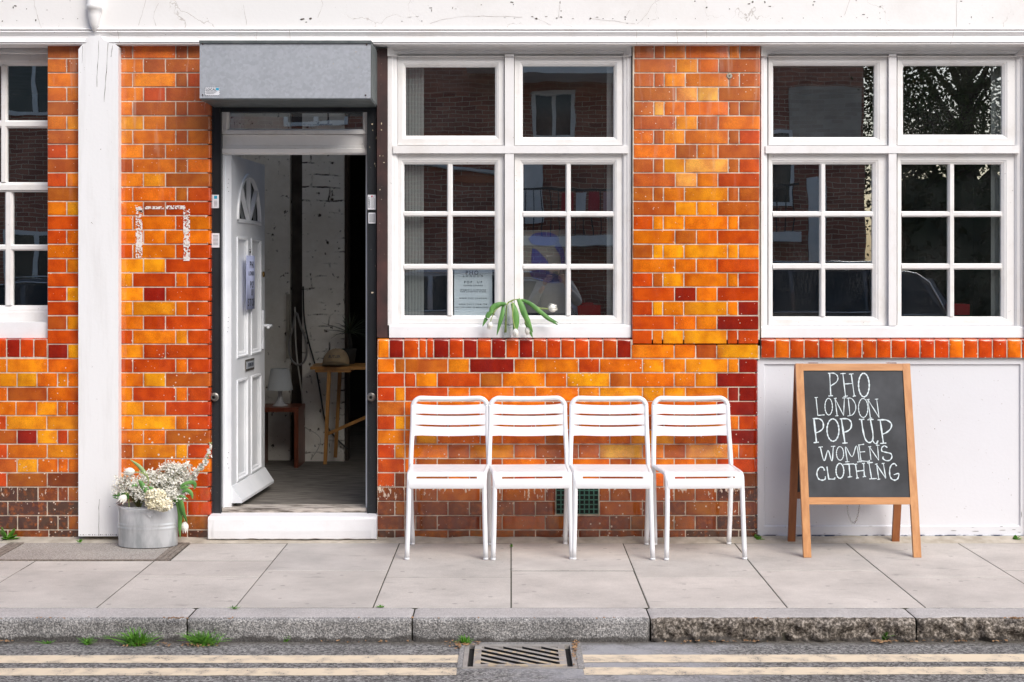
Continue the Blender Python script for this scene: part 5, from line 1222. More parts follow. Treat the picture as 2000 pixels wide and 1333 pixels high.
# =================================================================== CHAIRS
def arc_corner(c, r, a0, a1, n=6): return [(c[0] + r * math.cos(R(a0 + (a1 - a0) * k / n)), c[1] + r * math.sin(R(a0 + (a1 - a0) * k / n))) for k in range(n + 1)]
def make_chair():
    t = thing('metal_chair', 'x', 'chair', (0, 0, 0))
    # local frame: x across, -y = front, origin on the ground midway between the rear feet
    def by(z):      # y of the back posts at height z (leaning back above the seat)
        return 0.0 - .012 * max(0, (.42 - z)) / .42 * 0 + (0.050 * max(0, z - .40) / .36)
    def bx(z): return .199 if z < .42 else .199 - .006 * (z - .42) / .34
    # back frame: hoop
    bm = bmesh.new(); r = .0125; zt_ = .757
    pts = []
    for s in (-1,):
        pts += [(-.193, 0.006, 0.006), (-.199, -.004, .20), (-.202, -.002, .42), (-bx(.60), by(.60), .60)]
    cr = .045
    arcp = [(-bx(.70) + cr - cr * math.cos(R(a)), by(.72), zt_ - cr + cr * math.sin(R(a))) for a in (0, 18, 36, 54, 72, 90)]
    pts += arcp
    mid = [(x, by(.74) + .010 * (1 - (x / .15) ** 2), zt_ - .004 * (1 - (x / .15) ** 2)) for x in (-.10, -.05, 0, .05, .10)]
    full = pts + mid + [(-x, y, z) for x, y, z in reversed(pts)]
    tube(bm, smooth_pts(full, 4), r, 14); obj('back_frame', bm, M['chair'], t)
    # curved back slats
    def slat(z0, z1, nm='backrest_slat'):
        bm = bmesh.new(); n_ = 16; pr = None
        for i in range(n_ + 1):
            u = -1 + 2 * i / n_; x = u * (bx((z0 + z1) / 2) - .004); cv = (1 - u * u)
            yy = by((z0 + z1) / 2) - .004 + .016 * cv; dz = -.008 * cv
            # ends are tapered a little where they meet the tube
            e = .0 if abs(u) < .82 else (abs(u) - .82) / .18
            a0, a1 = z0 - .0045 * min(1, e * 1.6), z1 + .0045 * min(1, e * 1.6)
            lean = .139 * (z1 - z0) / 2
            q = [bm.verts.new(p) for p in ((x, yy - .0022 - lean, a0 + dz), (x, yy - .0040, (a0 + a1) / 2 + dz), (x, yy - .0022 + lean, a1 + dz), (x, yy + .0010 + lean, a1 + dz), (x, yy + .0010 - lean, a0 + dz))]
            if pr:
                for k in range(5): bm.faces.new([pr[k], pr[(k + 1) % 5], q[(k + 1) % 5], q[k]])
            else: bm.faces.new(q)
            pr = q
        bm.faces.new(pr[::-1]); obj(nm, bm, M['chair'], t, smooth='auto')
    slat(.6805, .7265); slat(.6242, .6705); slat(.568, .6145)
    # front legs and seat rails (bent tube each side)
    for s in (-1, 1):
        bm = bmesh.new()
        P = smooth_pts([(s * .194, -.385, .006), (s * .188, -.372, .22), (s * .186, -.362, .345)], 4) 
        P += smooth_pts([(s * .186, -.360, .36), (s * .186, -.354, .390), (s * .187, -.336, .409), (s * .188, -.30, .415), (s * .193, -.14, .412), (s * .198, -.004, .409)], 4)
        tube(bm, P, .0120, 14); obj('leg', bm, M['chair'], t)
        bm = bmesh.new(); tube(bm, [(s * .198, .0, .4085), (s * .198, .016, .409)], .0085, 10); obj('bolt', bm, M['chair'], t)
        for (x_, y_) in ((s * .1935, .0055), (s * .194, -.385)):
            bm = bmesh.new(); tube(bm, [(x_, y_, .0005), (x_, y_, .010)], .0128, 12); obj('foot_cap', bm, M['chair'], t)
    # seat: lengthways slats, plus the curved front pair
    def sslat(ya, za, yb_, zb_, nm='seat_slat', hw=None, n=1):
        bm = bmesh.new(); h = hw or .186
        v = [(ya, za), (yb_, zb_)]
        nrm = Vector((-(zb_ - za), (yb_ - ya))).normalized() * .0030
        prism(bm, [(ya, za), (yb_, zb_), (yb_ - nrm.x, zb_ - nrm.y), (ya - nrm.x, za - nrm.y)], -h, h, axis='x'); obj(nm, bm, M['chair'], t, bevel=.0008)
    z_s = .4225
    for k in range(5):
        y1 = -.018 - k * .0545; hw = .188 - .0016 * k
        sslat(y1 - .044, z_s - .003 + .0008 * k, y1, z_s - .003 + .0008 * k, hw=hw)
    def strip(prof, nm, hw=.186):
        bm = bmesh.new(); pr = None
        inn = []
        for i, (y, z) in enumerate(prof):
            a, b_ = prof[max(0, i - 1)], prof[min(len(prof) - 1, i + 1)]; d_ = Vector((b_[0] - a[0], b_[1] - a[1])).normalized(); inn.append((y - d_.y * .003, z + d_.x * .003))
        prism(bm, prof + inn[::-1], -hw, hw, axis='x'); obj(nm, bm, M['chair'], t, smooth='auto')
    strip([(-.292, .4225), (-.318, .4225), (-.336, .420), (-.350, .414), (-.3585, .4060)], 'seat_slat')
    strip([(-.3655, .3960), (-.3715, .384), (-.3735, .370), (-.3735, .350), (-.3715, .347)], 'seat_slat')
    for s in (-1, 1):       # end tabs closing the slot
        bm = bmesh.new(); a = s * .186; b_ = s * .150
        prism(bm, [(-.3585, .4062), (-.3655, .3958), (-.3625, .394), (-.3555, .4040)], min(a, b_), max(a, b_), axis='x'); obj('seat_tab', bm, M['chair'], t)
    return t
chair = make_chair()
chairs = [(878.5, 0, 'leftmost white metal slatted chair, nearest the open doorway'), (1031.5, 2.6, 'second white metal slatted chair from the doorway, left of the green air vent'),
          (1190, -1.0, 'third white metal slatted chair, right of the green air vent'), (1352, 2.6, 'rightmost white metal slatted chair, nearest the chalkboard sign')]
def copy_tree(o, parent=None):
    c = o.copy(); COL.objects.link(c)
    if parent: c.parent = parent
    for ch in [q for q in bpy.data.objects if q.parent == o]: copy_tree(ch, c)
    return c
for i, (px, yaw, lab) in enumerate(chairs):
    c = chair if i == 0 else copy_tree(chair)
    yy = -.125; c.location = (X(px, yy), yy, -.0015); c.rotation_euler = (0, 0, R(yaw)); c['label'] = lab; c['category'] = 'chair'; c['group'] = 'white metal chairs in a row against the brick wall'

# =================================================================== CHALKBOARD A-SIGN
sx_ = X(1684.5, -.46)
ab = thing('chalkboard_sign', 'wooden folding pavement sign with black chalkboard and white hand lettering, standing by the white panel', 'chalkboard sign', (sx_, 0, 0))
YF0, YTOP, YR0, HT = -.465, -.262, -.055, .948
def aplane(z, u, off=0.0):       # point on the front leaning plane at height z, across u
    t = z / HT; y = YF0 + (YTOP - YF0) * t; return Vector((u, y, z)) + nF * off
lenF = math.hypot(HT, YTOP - YF0); aF = math.atan2(YTOP - YF0, HT)
nF = Vector((0, -math.cos(aF), math.sin(aF)))
dF = Vector((0, math.sin(aF), math.cos(aF)))
hwB, hwT = .2915, .2915
def fbar(u0, u1, s0, s1, off, th, nm, m, parent=ab, bevel=.002):
    bm = bmesh.new(); c_ = Vector(((u0 + u1) / 2, YF0, 0)) + dF * (s0 + s1) / 2 + nF * (off - th / 2)
    obox(bm, c_, ((u1 - u0) / 2, 0, 0), nF * th / 2, dF * (s1 - s0) / 2); return obj(nm, bm, m, parent, bevel=bevel)
L = lenF
fbar(-.2915, -.2535, .0, L, 0, .022, 'front_leg', M['wood']); fbar(.2535, .2915, .0, L, 0, .022, 'front_leg', M['wood'])
fbar(-.2530, .2530, L - .036, L - .0005, -.0006, .020, 'top_rail', M['woodh'])
zb0 = (Z(985, -.40)); zb1 = Z(972, -.40)
fbar(-.2530, .2530, zb0 / math.cos(aF), zb1 / math.cos(aF) + .001, -.0006, .020, 'bottom_rail', M['woodh'])
bs0, bs1 = zb1 / math.cos(aF), L - .036
brd = fbar(-.2530, .2530, bs0 + .0012, bs1 - .0006, -.005, .006, 'chalkboard', M['slate'], bevel=0)
aR_ = math.atan2(YTOP + .026 - YR0, HT); dR = Vector((0, math.sin(aR_), math.cos(aR_))); nR = Vector((0, math.cos(aR_), -math.sin(aR_)))
def rbar(u0, u1, s0, s1, th, nm, m=M['wooddk'], off=0):
    bm = bmesh.new(); c_ = Vector(((u0 + u1) / 2, YR0, 0)) + dR * (s0 + s1) / 2 + nR * off
    obox(bm, c_, ((u1 - u0) / 2, 0, 0), nR * th / 2, dR * (s1 - s0) / 2); obj(nm, bm, m, ab, bevel=.002)
LR = math.hypot(HT, YTOP + .026 - YR0)
rbar(-.2915, -.2535, 0, LR - .01, .020, 'rear_leg'); rbar(.2535, .2915, 0, LR - .01, .020, 'rear_leg')
rbar(-.2530, .2530, .24, .275, .018, 'rear_rail'); rbar(-.2530, .2530, LR - .06, LR - .012, .018, 'rear_rail'); rbar(-.2530, .2530, .276, LR - .061, .006, 'rear_board', M['slate'])
for s in (-1, 1):
    bm = bmesh.new(); box(bm, s * .20 - .025, s * .20 + .025, YTOP + .002, YTOP + .030, HT + .0005, HT + .003); obj('hinge', bm, M['chrome'], ab)
# lettering: strokes traced as chalk lines on the board
strokes = []      # (width, pts)
def st_(w_, *ls):
    for q in ls: strokes.append((w_, q))
def ell(cx, cy, rx, ry, tilt=0): return [(cx + rx * math.sin(2 * math.pi * k / 20 + .2), cy - ry * math.cos(2 * math.pi * k / 20 + .2)) for k in range(21)]
st_(6, [(478, 150), (484, 288)], [(468, 150), (502, 149), (524, 162), (529, 184), (517, 206), (483, 228)], [(470, 290), (497, 287)])
st_(6, [(560, 150), (575, 290)], [(612, 152), (630, 290)], [(566, 216), (622, 212)], [(545, 152), (577, 150)], [(598, 155), (626, 152)], [(563, 293), (590, 289)], [(620, 292), (640, 289)])
st_(8, ell(690, 222, 33, 73))
st_(5, [(392, 300), (402, 408)], [(400, 409), (444, 405)], [(383, 300), (403, 298)], ell(470, 355, 23, 51), [(510, 305), (522, 412)], [(510, 306), (562, 410)], [(562, 410), (568, 302)], [(503, 305), (520, 303)], [(555, 302), (581, 300)], [(510, 412), (530, 410)],
    [(592, 305), (602, 412)], [(583, 303), (612, 305), (634, 336), (637, 372), (618, 404), (586, 413)], ell(684, 363, 29, 58), [(714, 312), (728, 426)], [(714, 312), (782, 422)], [(782, 422), (768, 308)], [(706, 312), (724, 310)], [(757, 310), (778, 308)], [(718, 427), (738, 425)])
st_(10, [(378, 430), (392, 572)], [(548, 432), (568, 575)]); st_(7.5, [(370, 428), (412, 430), (433, 450), (434, 485), (412, 506), (388, 515)], [(374, 575), (406, 572)], ell(495, 498, 37, 68), [(538, 430), (585, 430), (608, 450), (606, 485), (584, 505), (560, 512)], [(552, 578), (584, 576)])
st_(8, [(672, 432), (680, 495), (694, 552), (716, 574), (738, 562), (742, 520), (728, 435)]); st_(6, [(657, 433), (690, 432)], [(710, 436), (748, 433)], [(738, 550), (748, 574), (766, 582), (773, 562)])
st_(9, [(788, 437), (806, 577)]); st_(8, [(772, 437), (825, 437), (856, 458), (853, 488), (828, 512), (800, 524)]); st_(6.5, [(786, 580), (824, 577)])
st_(6, [(415, 602), (438, 684), (463, 622), (486, 686), (496, 598)]); st_(5, [(404, 603), (430, 600)], [(482, 598), (508, 596)], ell(537, 640, 22, 41), [(582, 690), (572, 600), (611, 660), (640, 594), (656, 690)], [(568, 691), (594, 690)], [(642, 692), (670, 690)],
    [(654, 588), (666, 684)], [(650, 590), (687, 584)], [(658, 632), (692, 629)], [(664, 685), (716, 688), (716, 680)], [(720, 600), (728, 680)], [(720, 600), (776, 682)], [(776, 682), (770, 596)], [(712, 600), (730, 598)], [(760, 592), (782, 590)], [(764, 568), (768, 588)])
st_(6.5, [(830, 604), (812, 594), (796, 606), (797, 626), (824, 634), (852, 642), (857, 664), (842, 682), (818, 682), (800, 668), (806, 660)])
st_(7, [(440, 744), (432, 726), (412, 724), (396, 744), (393, 770), (404, 794), (424, 801), (442, 796), (445, 778)], [(455, 720), (465, 793)], [(462, 794), (500, 794), (503, 784)], ell(535, 745, 24, 45), [(556, 706), (622, 703)], [(592, 705), (597, 780)])
st_(6, [(582, 783), (610, 780)], [(632, 706), (642, 788)], [(682, 700), (686, 778)], [(636, 748), (686, 742)], [(622, 707), (642, 704)], [(672, 701), (690, 699)], [(634, 790), (652, 787)], [(676, 781), (696, 778)], [(715, 696), (730, 790)], [(704, 697), (740, 694)], [(717, 794), (762, 791)],
    [(762, 705), (775, 795)], [(760, 704), (818, 790)], [(818, 790), (804, 700)], [(752, 706), (768, 703)], [(794, 702), (812, 699)], [(766, 797), (784, 794)])
st_(7, [(886, 716), (874, 702), (856, 708), (844, 732), (843, 768), (853, 792), (874, 801), (893, 790), (898, 762), (868, 768)])
bm = bmesh.new(); rc = random.Random(2)
def chalk_pt(x, y):
    xl = 315 + (y - 133) / 772 * 26; xr = 932 + (y - 133) / 772 * 34; u = (x - xl) / (xr - xl); v = (y - 133) / 772
    return -.2530 + .506 * u, bs1 + (bs0 - bs1) * v
for w_, q in strokes:
    P = smooth_pts([(a, b_, 0) for a, b_ in q], 6 if len(q) > 2 else 8) if len(q) > 1 else q
    pr = None; ww = w_ / 3.1 * .00265 * .46
    for i, p in enumerate(P):
        t = (P[min(i + 1, len(P) - 1)] - P[max(i - 1, 0)]).normalized(); k = ww * (1 + .28 * math.sin(i * .9 + p.x * .03) + rc.uniform(-.14, .14))
        u, s = chalk_pt(p.x, p.y); nn = Vector((-t.y, t.x))
        a_ = []
        for sg_ in (-1, 1):
            pos = Vector((u + nn.x * k * sg_, YF0, 0)) + dF * (s - nn.y * k * sg_) + nF * (-.0044)
            a_.append(bm.verts.new(pos))
        if pr: bm.faces.new([pr[0], pr[1], a_[1], a_[0]])
        pr = a_
obj('chalk_lettering', bm, M['chalk'], brd)
# chain hanging between the frames
bm = bmesh.new()
P = smooth_pts([(X(a, -.26) - sx_, -.26, Z(b_, -.26)) for a, b_ in ((1655, 985), (1657, 1005), (1665, 1022), (1672, 1018), (1677, 1000), (1679, 985))], 14); acc = 0; i0 = 0; kk = 0
for i in range(1, len(P)):
    acc += (P[i] - P[i - 1]).length
    if acc > .0085:
        t = (P[i] - P[i0]).normalized(); s = Vector((0, 1, 0)) if kk % 2 else t.cross(Vector((0, 1, 0))); c_ = (P[i] + P[i0]) / 2
        tube(bm, [c_ + t * .0065 * math.cos(a) + s * .0040 * math.sin(a) for a in [2 * math.pi * j / 9 for j in range(10)]], .0014, 5); acc = 0; i0 = i; kk += 1
obj('chain', bm, M['chrome'], ab)

# =================================================================== BUCKET OF FLOWERS
yK = -.150
bk = thing('metal_bucket', 'oval galvanised metal bucket full of white flowers beside the doorway', 'bucket', (X(289.5, yK), yK, .003))
bx0 = bk.location.x; rx, ry, hb = .157, .098, .205
bm = bmesh.new()
lathe(bm, [(.965, 0), (.968, .004), (.972, .03), (.985, .085), (.99, .089), (1.002, .093), (1.002, .099), (.990, .103), (.990, .107), (1.002, .111), (1.002, .117), (.990, .121), (.99, .125), (1.0, hb - .006), (1.018, hb - .004), (1.024, hb), (1.016, hb + .004), (1.0, hb + .003), (.985, hb - .005), (.955, .02), (.0, .018)], 64, (0, 0, 0), rx, ry, cap_hi=False)
obj('body', bm, M['zinc'], bk, smooth='auto')
bm = bmesh.new(); yx = -ry * .97
P = [(.040, yx - .014, hb - .012), (.02, yx - .020, hb - .006), (-.04, yx - .020, hb - .004), (-.10, yx - .002, hb - .002), (-.140, -.055, hb + .004), (-.163, -.02, hb + .008), (-.163, .03, hb + .010)]
tube(bm, smooth_pts(P, 6), .0028, 8); obj('handle', bm, M['zinc'], bk)
bm = bmesh.new(); exx = .037
prism(bm, [(exx - .026, hb - .024), (exx, hb - .050), (exx + .026, hb - .024), (exx + .012, hb - .012), (exx + .010, hb + .004), (exx - .010, hb + .004), (exx - .012, hb - .012)], yx - .010, yx - .0065); e_ = obj('ear', bm, M['zinc'], bk, bevel=.001)
bm = bmesh.new()
for (a, b_) in ((-.014, hb - .024), (.014, hb - .024), (0, hb - .040)):
    lathe(bm, [(.0035, 0), (.002, .002)], 8, (0, 0, 0)); vs = bm.verts[-16:]; bmesh.ops.rotate(bm, verts=vs, matrix=Matrix.Rotation(R(90), 3, 'X')); bmesh.ops.translate(bm, verts=vs, vec=(exx + a, yx - .0102, b_))
obj('rivet', bm, M['zinc'], bk)

def P3(px, py, y): return Vector((X(px, y), y, Z(py, y)))
rg = random.Random(9)
def octa(bm, c, r):
    v = [bm.verts.new(c + Vector(d_) * r) for d_ in ((1, 0, 0), (0, 1, 0), (-1, 0, 0), (0, -1, 0), (0, 0, 1), (0, 0, -1))]
    for k in range(4):
        for a in (4, 5): bm.faces.new([v[k], v[(k + 1) % 4], v[a]] if a == 4 else [v[(k + 1) % 4], v[k], v[a]])
mouth = Vector((bx0, yK, hb))
def bloom5(bm, c, r, nrm):
    """tiny flower: five petals round a centre"""
    nrm = nrm.normalized(); a = nrm.orthogonal().normalized(); b_ = nrm.cross(a); c0 = bm.verts.new(c - nrm * r * .2); rot = rg.uniform(0, 6)
    for k in range(5):
        t = rot + k * 2 * math.pi / 5; d0 = a * math.cos(t) + b_ * math.sin(t); d1 = a * math.cos(t + .55) + b_ * math.sin(t + .55); d2 = a * math.cos(t - .55) + b_ * math.sin(t - .55)
        bm.faces.new([c0, bm.verts.new(c + d2 * r * .7 + nrm * r * .15), bm.verts.new(c + d0 * r * 1.1 + nrm * r * .3), bm.verts.new(c + d1 * r * .7 + nrm * r * .15)])
def gyp(label, blobs, n_, base):
    t = thing('babys_breath', label, 'flower', (base.x, base.y, base.z), group='sprays of tiny white blossom in the bucket')
    bm = bmesh.new(); bs = bmesh.new(); o_ = t.location
    tot = sum(b_[2] * b_[3] for b_ in blobs)
    for (px, py, wx, wz, yy) in blobs:
        c_ = P3(px, py, yy); k_ = int(n_ * wx * wz / tot); sub = []
        for j in range(max(4, k_ // 9)):
            d_ = Vector((rg.gauss(0, 1), rg.gauss(0, 1), rg.gauss(0, 1))).normalized() * rg.random() ** .4
            q = c_ + Vector((d_.x * wx * .0027, d_.y * .045, d_.z * wz * .0027)); sub.append(q)
            tube(bs, smooth_pts([base, (base + q) / 2 + Vector((rg.uniform(-.01, .01), rg.uniform(-.01, .01), .012)), q], 3), .0008, 4, caps=False)
        for q in sub:
            for m_ in range(9):
                e_ = q + Vector((rg.gauss(0, .009), rg.gauss(0, .009), rg.gauss(0, .009)))
                if m_ % 3 == 0: tube(bs, [q, e_], .0003, 3, caps=False)
                bloom5(bm, e_, rg.uniform(.0040, .0060), Vector((rg.gauss(0, .7), -1 + rg.gauss(0, .5), rg.gauss(.4, .6))))
                octa(bm, e_, .0014)
    bmesh.ops.translate(bm, verts=bm.verts, vec=-o_); bmesh.ops.translate(bs, verts=bs.verts, vec=-o_)
    obj('blossoms', bm, M['gyp'], t); obj('stems', bs, M['twig'], t)
gyp('rounded cloud of tiny white blossom rising highest from the right half of the bucket', [(345, 915, 30, 14, -.16), (330, 925, 26, 14, -.15), (325, 945, 32, 20, -.17), (352, 950, 22, 18, -.15), (340, 968, 24, 12, -.2), (306, 935, 14, 14, -.15), (362, 930, 14, 14, -.14)], 2600, mouth + Vector((.05, 0, -.01)))
gyp('loose spray of tiny white blossom leaning over the left rim of the bucket', [(248, 940, 22, 14, -.16), (240, 955, 20, 12, -.17), (268, 952, 24, 18, -.19), (280, 968, 22, 10, -.2), (290, 930, 18, 14, -.14), (302, 948, 12, 12, -.15)], 1500, mouth + Vector((-.05, 0, -.01)))

def tulip_head(bm, tip_base, direction, L=.050, r=.019, open_=0.0):
    """closed tulip of six overlapping petals; direction = from stem outwards"""
    d_ = Vector(direction).normalized(); a = d_.orthogonal().normalized(); b_ = d_.cross(a)
    for k in range(6):
        ph = k * math.pi / 3; ro = r * (1.0 if k % 2 else .90); rows = []
        for i in range(8):
            t = i / 7; rad = ro * (math.sin(min(1, t * 1.15 + .10) * math.pi * .80) ** .75) * (1 + open_ * t) ; hw = .78 * (1 - t ** 3.2 * .85)
            row_ = []
            for j in range(5):
                th2 = ph + (j - 2) / 2 * hw; cen = 1 + .07 * (1 - abs(j - 2) / 2) - (.05 * abs(j - 2))
                row_.append(bm.verts.new(Vector(tip_base) + d_ * (L * t - .002 * abs(j - 2) * t) + (a * math.cos(th2) + b_ * math.sin(th2)) * rad * cen))
            rows.append(row_)
        for i in range(7):
            for j in range(4): bm.faces.new([rows[i][j], rows[i][j + 1], rows[i + 1][j + 1], rows[i + 1][j]]).smooth = True
def tulip(label, stem_pts, head_dir, leaves, group=None, L=.05, r=.019, m='leaf', open_=0):
    base = Vector(stem_pts[0]); t = thing('tulip', label, 'flower', tuple(base), group=group)
    bm = bmesh.new(); tube(bm, smooth_pts([Vector(p) - base for p in stem_pts], 6), .0026, 8); obj('stem', bm, M['stem'], t)
    bm = bmesh.new(); tulip_head(bm, Vector(stem_pts[-1]) - base, head_dir, L, r, open_); obj('bloom', bm, M['petal'], t)
    for (pts, wv, side) in leaves:
        bm = bmesh.new(); P = smooth_pts([Vector(p) - base for p in pts], 5); n_ = len(P)
        ws = [wv * (math.sin(math.pi * min(1, .14 + .86 * (i / (n_ - 1)))) ** .8) + .0005 for i in range(n_)]
        ribbon(bm, P, ws, side=Vector(side)); obj('leaf', bm, M[m], t)
    return t
y_ = -.2
tulip('white tulip head resting on the left side of the bucket blossom', [mouth + Vector((-.04, -.02, -.02)), P3(290, 940, y_), P3(279, 925, y_), P3(263, 922, y_)], (-1, -.2, .05), [([P3(290, 945, -.15), P3(285, 930, -.15), P3(272, 912, -.15), P3(254, 898, -.15)], .011, (.6, 0, .8))], m='leaf2', L=.056, r=.023)
tulip('drooping white tulip hanging outside the right side of the bucket', [mouth + Vector((.09, -.04, -.01)), P3(345, 975, -.20), P3(352, 985, -.19), P3(358, 1005, -.17), P3(360, 1020, -.17)], (.1, -.05, -1),
      [([P3(335, 972, -.2), P3(347, 982, -.21), P3(352, 1005, -.2), P3(351, 1030, -.19), P3(352, 1052, -.18)], .012, (1, 0, .1)), ([P3(338, 972, -.21), P3(352, 978, -.22), P3(358, 1000, -.21), P3(366, 1022, -.19)], .012, (1, 0, .2))], L=.058, r=.0205)
tulip('white tulip head drooping over the left rim of the bucket', [mouth + Vector((-.09, -.03, -.02)), P3(250, 962, -.2), P3(245, 968, -.21)], (-.5, -.5, -.8), [([P3(252, 968, -.2), P3(240, 966, -.19), P3(228, 967, -.18), P3(219, 969, -.17)], .011, (0, .3, 1)), ([P3(252, 972, -.2), P3(240, 974, -.19), P3(220, 972, -.18)], .008, (0, .3, 1))], L=.050, r=.021, open_=.4)
# loose green leaves
for nm, lab, lv in (('foliage_sprig', 'deep green tulip leaves in the middle of the bucket flowers', [([(300, 970), (286, 962), (276, 945), (270, 938)], .013), ([(268, 950), (262, 948), (257, 951)], .008), ([(305, 968), (298, 958), (290, 950)], .012)]),
                    ('foliage_sprig', 'curling green sprig at the right edge of the bucket flowers', [([(352, 950), (365, 944), (378, 943), (381, 950), (378, 957)], .010), ([(355, 962), (366, 958), (374, 965), (376, 975)], .010), ([(352, 955), (360, 952), (370, 951)], .008), ([(350, 968), (360, 972), (368, 976)], .007)])):
    t = thing(nm, lab, 'foliage', tuple(mouth))
    for k, (pts, wv) in enumerate(lv):
        bm = bmesh.new(); P = smooth_pts([P3(a, b_, -.225) - mouth for a, b_ in pts], 5); n_ = len(P)
        ribbon(bm, P, [wv * math.sin(math.pi * (.1 + .88 * i / (n_ - 1))) + .0006 for i in range(n_)], side=Vector((.5, .1, .8))); obj('leaf', bm, M['leaf'], t)
# cream flower head (many small ruffled florets)
def petal_cluster(bm, c, rx_, rz_, ry_, n_, size, seedv, up=.2):
    r_ = random.Random(seedv)
    for k in range(n_):
        d_ = Vector((r_.gauss(0, 1), -abs(r_.gauss(0, 1)) if r_.random() < .8 else r_.gauss(0, 1), r_.gauss(0, 1))).normalized()
        p = c + Vector((d_.x * rx_, d_.y * ry_, d_.z * rz_)) * r_.uniform(.78, 1.04)
        a = d_.orthogonal().normalized(); b_ = d_.cross(a)
        for j in range(4):
            t = r_.uniform(0, .4) + j * math.pi / 2; u = a * math.cos(t) + b_ * math.sin(t); w2 = d_.cross(u); s = size * r_.uniform(.75, 1.2); cup_ = r_.uniform(.1, .6)
            c0 = bm.verts.new(p - d_ * s * .25); e = [bm.verts.new(p + u * s * .55 + w2 * s * .42 + d_ * s * cup_ * .4), bm.verts.new(p + u * s * .95 + w2 * s * .22 + d_ * s * cup_), bm.verts.new(p + u * s * 1.0 - w2 * s * .22 + d_ * s * (cup_ + .12)), bm.verts.new(p + u * s * .55 - w2 * s * .42 + d_ * s * cup_ * .4)]
            for q in range(3): bm.faces.new([c0, e[q], e[q + 1]]).smooth = True
c0 = P3(310, 978, -.265)
t = thing('cream_flower', 'large ruffled cream flower head hanging over the front rim of the bucket', 'flower', tuple(c0))
bm = bmesh.new(); petal_cluster(bm, Vector((-.016, 0, .022)), .050, .036, .034, 120, .0125, 3); petal_cluster(bm, Vector((.022, -.004, -.018)), .046, .034, .034, 110, .0125, 4); petal_cluster(bm, Vector((-.03, 0, -.014)), .032, .026, .03, 60, .012, 5); obj('petals', bm, M['cream'], t)
bm = bmesh.new(); lathe(bm, [(.001, -.026), (.022, -.018), (.032, 0), (.024, .016), (.001, .026)], 16, (0, .016, 0), cap_lo=False, cap_hi=False); obj('calyx', bm, M['leaf2'], t)
bm = bmesh.new(); tube(bm, smooth_pts([(0, .01, 0), (-.005, .06, .03), mouth - c0 + Vector((.01, 0, -.02))], 5), .0035, 8); obj('stem', bm, M['stem'], t)
# tall white spike leaning right
sp0 = mouth + Vector((.06, 0, -.01)); t = thing('flower_spike', 'long spike of small white blossoms leaning right towards the door frame', 'flower', tuple(sp0))
SPP = smooth_pts([sp0, P3(350, 960, -.17), P3(368, 940, -.17), P3(388, 918, -.17), P3(402, 900, -.17), P3(410, 880, -.17), P3(411, 868, -.17)], 6)
bm = bmesh.new(); tube(bm, [p - sp0 for p in SPP], .0028, 8); obj('stem', bm, M['stem'], t)
bm = bmesh.new(); r_ = random.Random(6)
for i, p in enumerate(SPP):
    if i < 9: continue
    f_ = (i - 9) / (len(SPP) - 10); n_ = int(5 * (1 - f_) + 1)
    for k in range(n_):
        petal_cluster(bm, p - sp0 + Vector((r_.gauss(0, .010), r_.gauss(0, .010), r_.gauss(0, .008))) * (1.1 - .7 * f_), .006 * (1.3 - f_), .006, .006, 4, .0085 * (1.15 - .6 * f_), r_.randint(0, 9999))
obj('blossoms', bm, M['petal'], t)
bm = bmesh.new()
for k in range(26):
    i = r_.randint(12, len(SPP) - 1); octa(bm, SPP[i] - sp0 + Vector((r_.gauss(0, .006), r_.gauss(0, .006), r_.gauss(0, .006))), r_.uniform(.002, .0045))
obj('buds', bm, M['leaf2'], t)

# =================================================================== TULIPS ON THE WINDOW SILL
def clearglass():
    m, n, l, b = new_mat('clear_vase_glass'); out = n['Material Output']; tr = N(n, 'BsdfTransparent'); tr.inputs[0].default_value = (.93, .95, .95, 1); gl = N(n, 'BsdfGlossy'); gl.inputs['Roughness'].default_value = 0.02
    lw = N(n, 'LayerWeight', i_Blend=0.35); mx = N(n, 'MixShader'); l.new(mth(n, l, 'MULTIPLY', lw.outputs['Facing'], 0.55, True), mx.inputs[0]); l.new(tr.outputs[0], mx.inputs[1]); l.new(gl.outputs[0], mx.inputs[2]); l.new(mx.outputs[0], out.inputs[0]); n.remove(b); return m
M['clear'] = clearglass()
yS = .008; ledge = Z(661, 0) - .001
vz = thing('glass_vase', 'small clear glass bottle vase on the brick ledge below the middle window', 'vase', (X(990, yS), yS, ledge))
hv = Z(597, yS) - ledge
bm = bmesh.new(); lathe(bm, [(.0215, 0), (.0225, .01), (.0225, .075), (.018, .10), (.0115, .12), (.011, hv - .006), (.0135, hv), (.0115, hv), (.0095, .122), (.016, .10), (.0205, .075), (.0205, .008), (.0, .006)], 24, cap_hi=False); obj('bottle', bm, M['clear'], vz, smooth='auto')
grp = 'drooping tulips in the glass vase'
def z8(zx, zy, y): return P3(880 + zx / 8.33, 510 + zy / 8.33, y)
neck = Vector((X(990, yS), yS, ledge + hv)); foot = Vector((X(987, yS), yS, ledge + .03))
tulip('white tulip stretching right on a long stem from the glass vase', [foot, neck, z8(1010, 650, -.0), z8(1070, 628, -.01), z8(1180, 640, -.02), z8(1320, 690, -.03), z8(1450, 770, -.035), z8(1600, 785, -.04)], (1, -.15, .18),
      [([z8(1150, 632, -.03), z8(1300, 700, -.04), z8(1460, 830, -.05), z8(1600, 930, -.05), z8(1755, 1010, -.05)], .011, (.4, 0, .9)), ([z8(1400, 800, -.04), z8(1560, 930, -.05), z8(1680, 1000, -.05), z8(1745, 1045, -.05)], .007, (.4, 0, .9))], grp, L=.047, r=.0215, m='leaf')
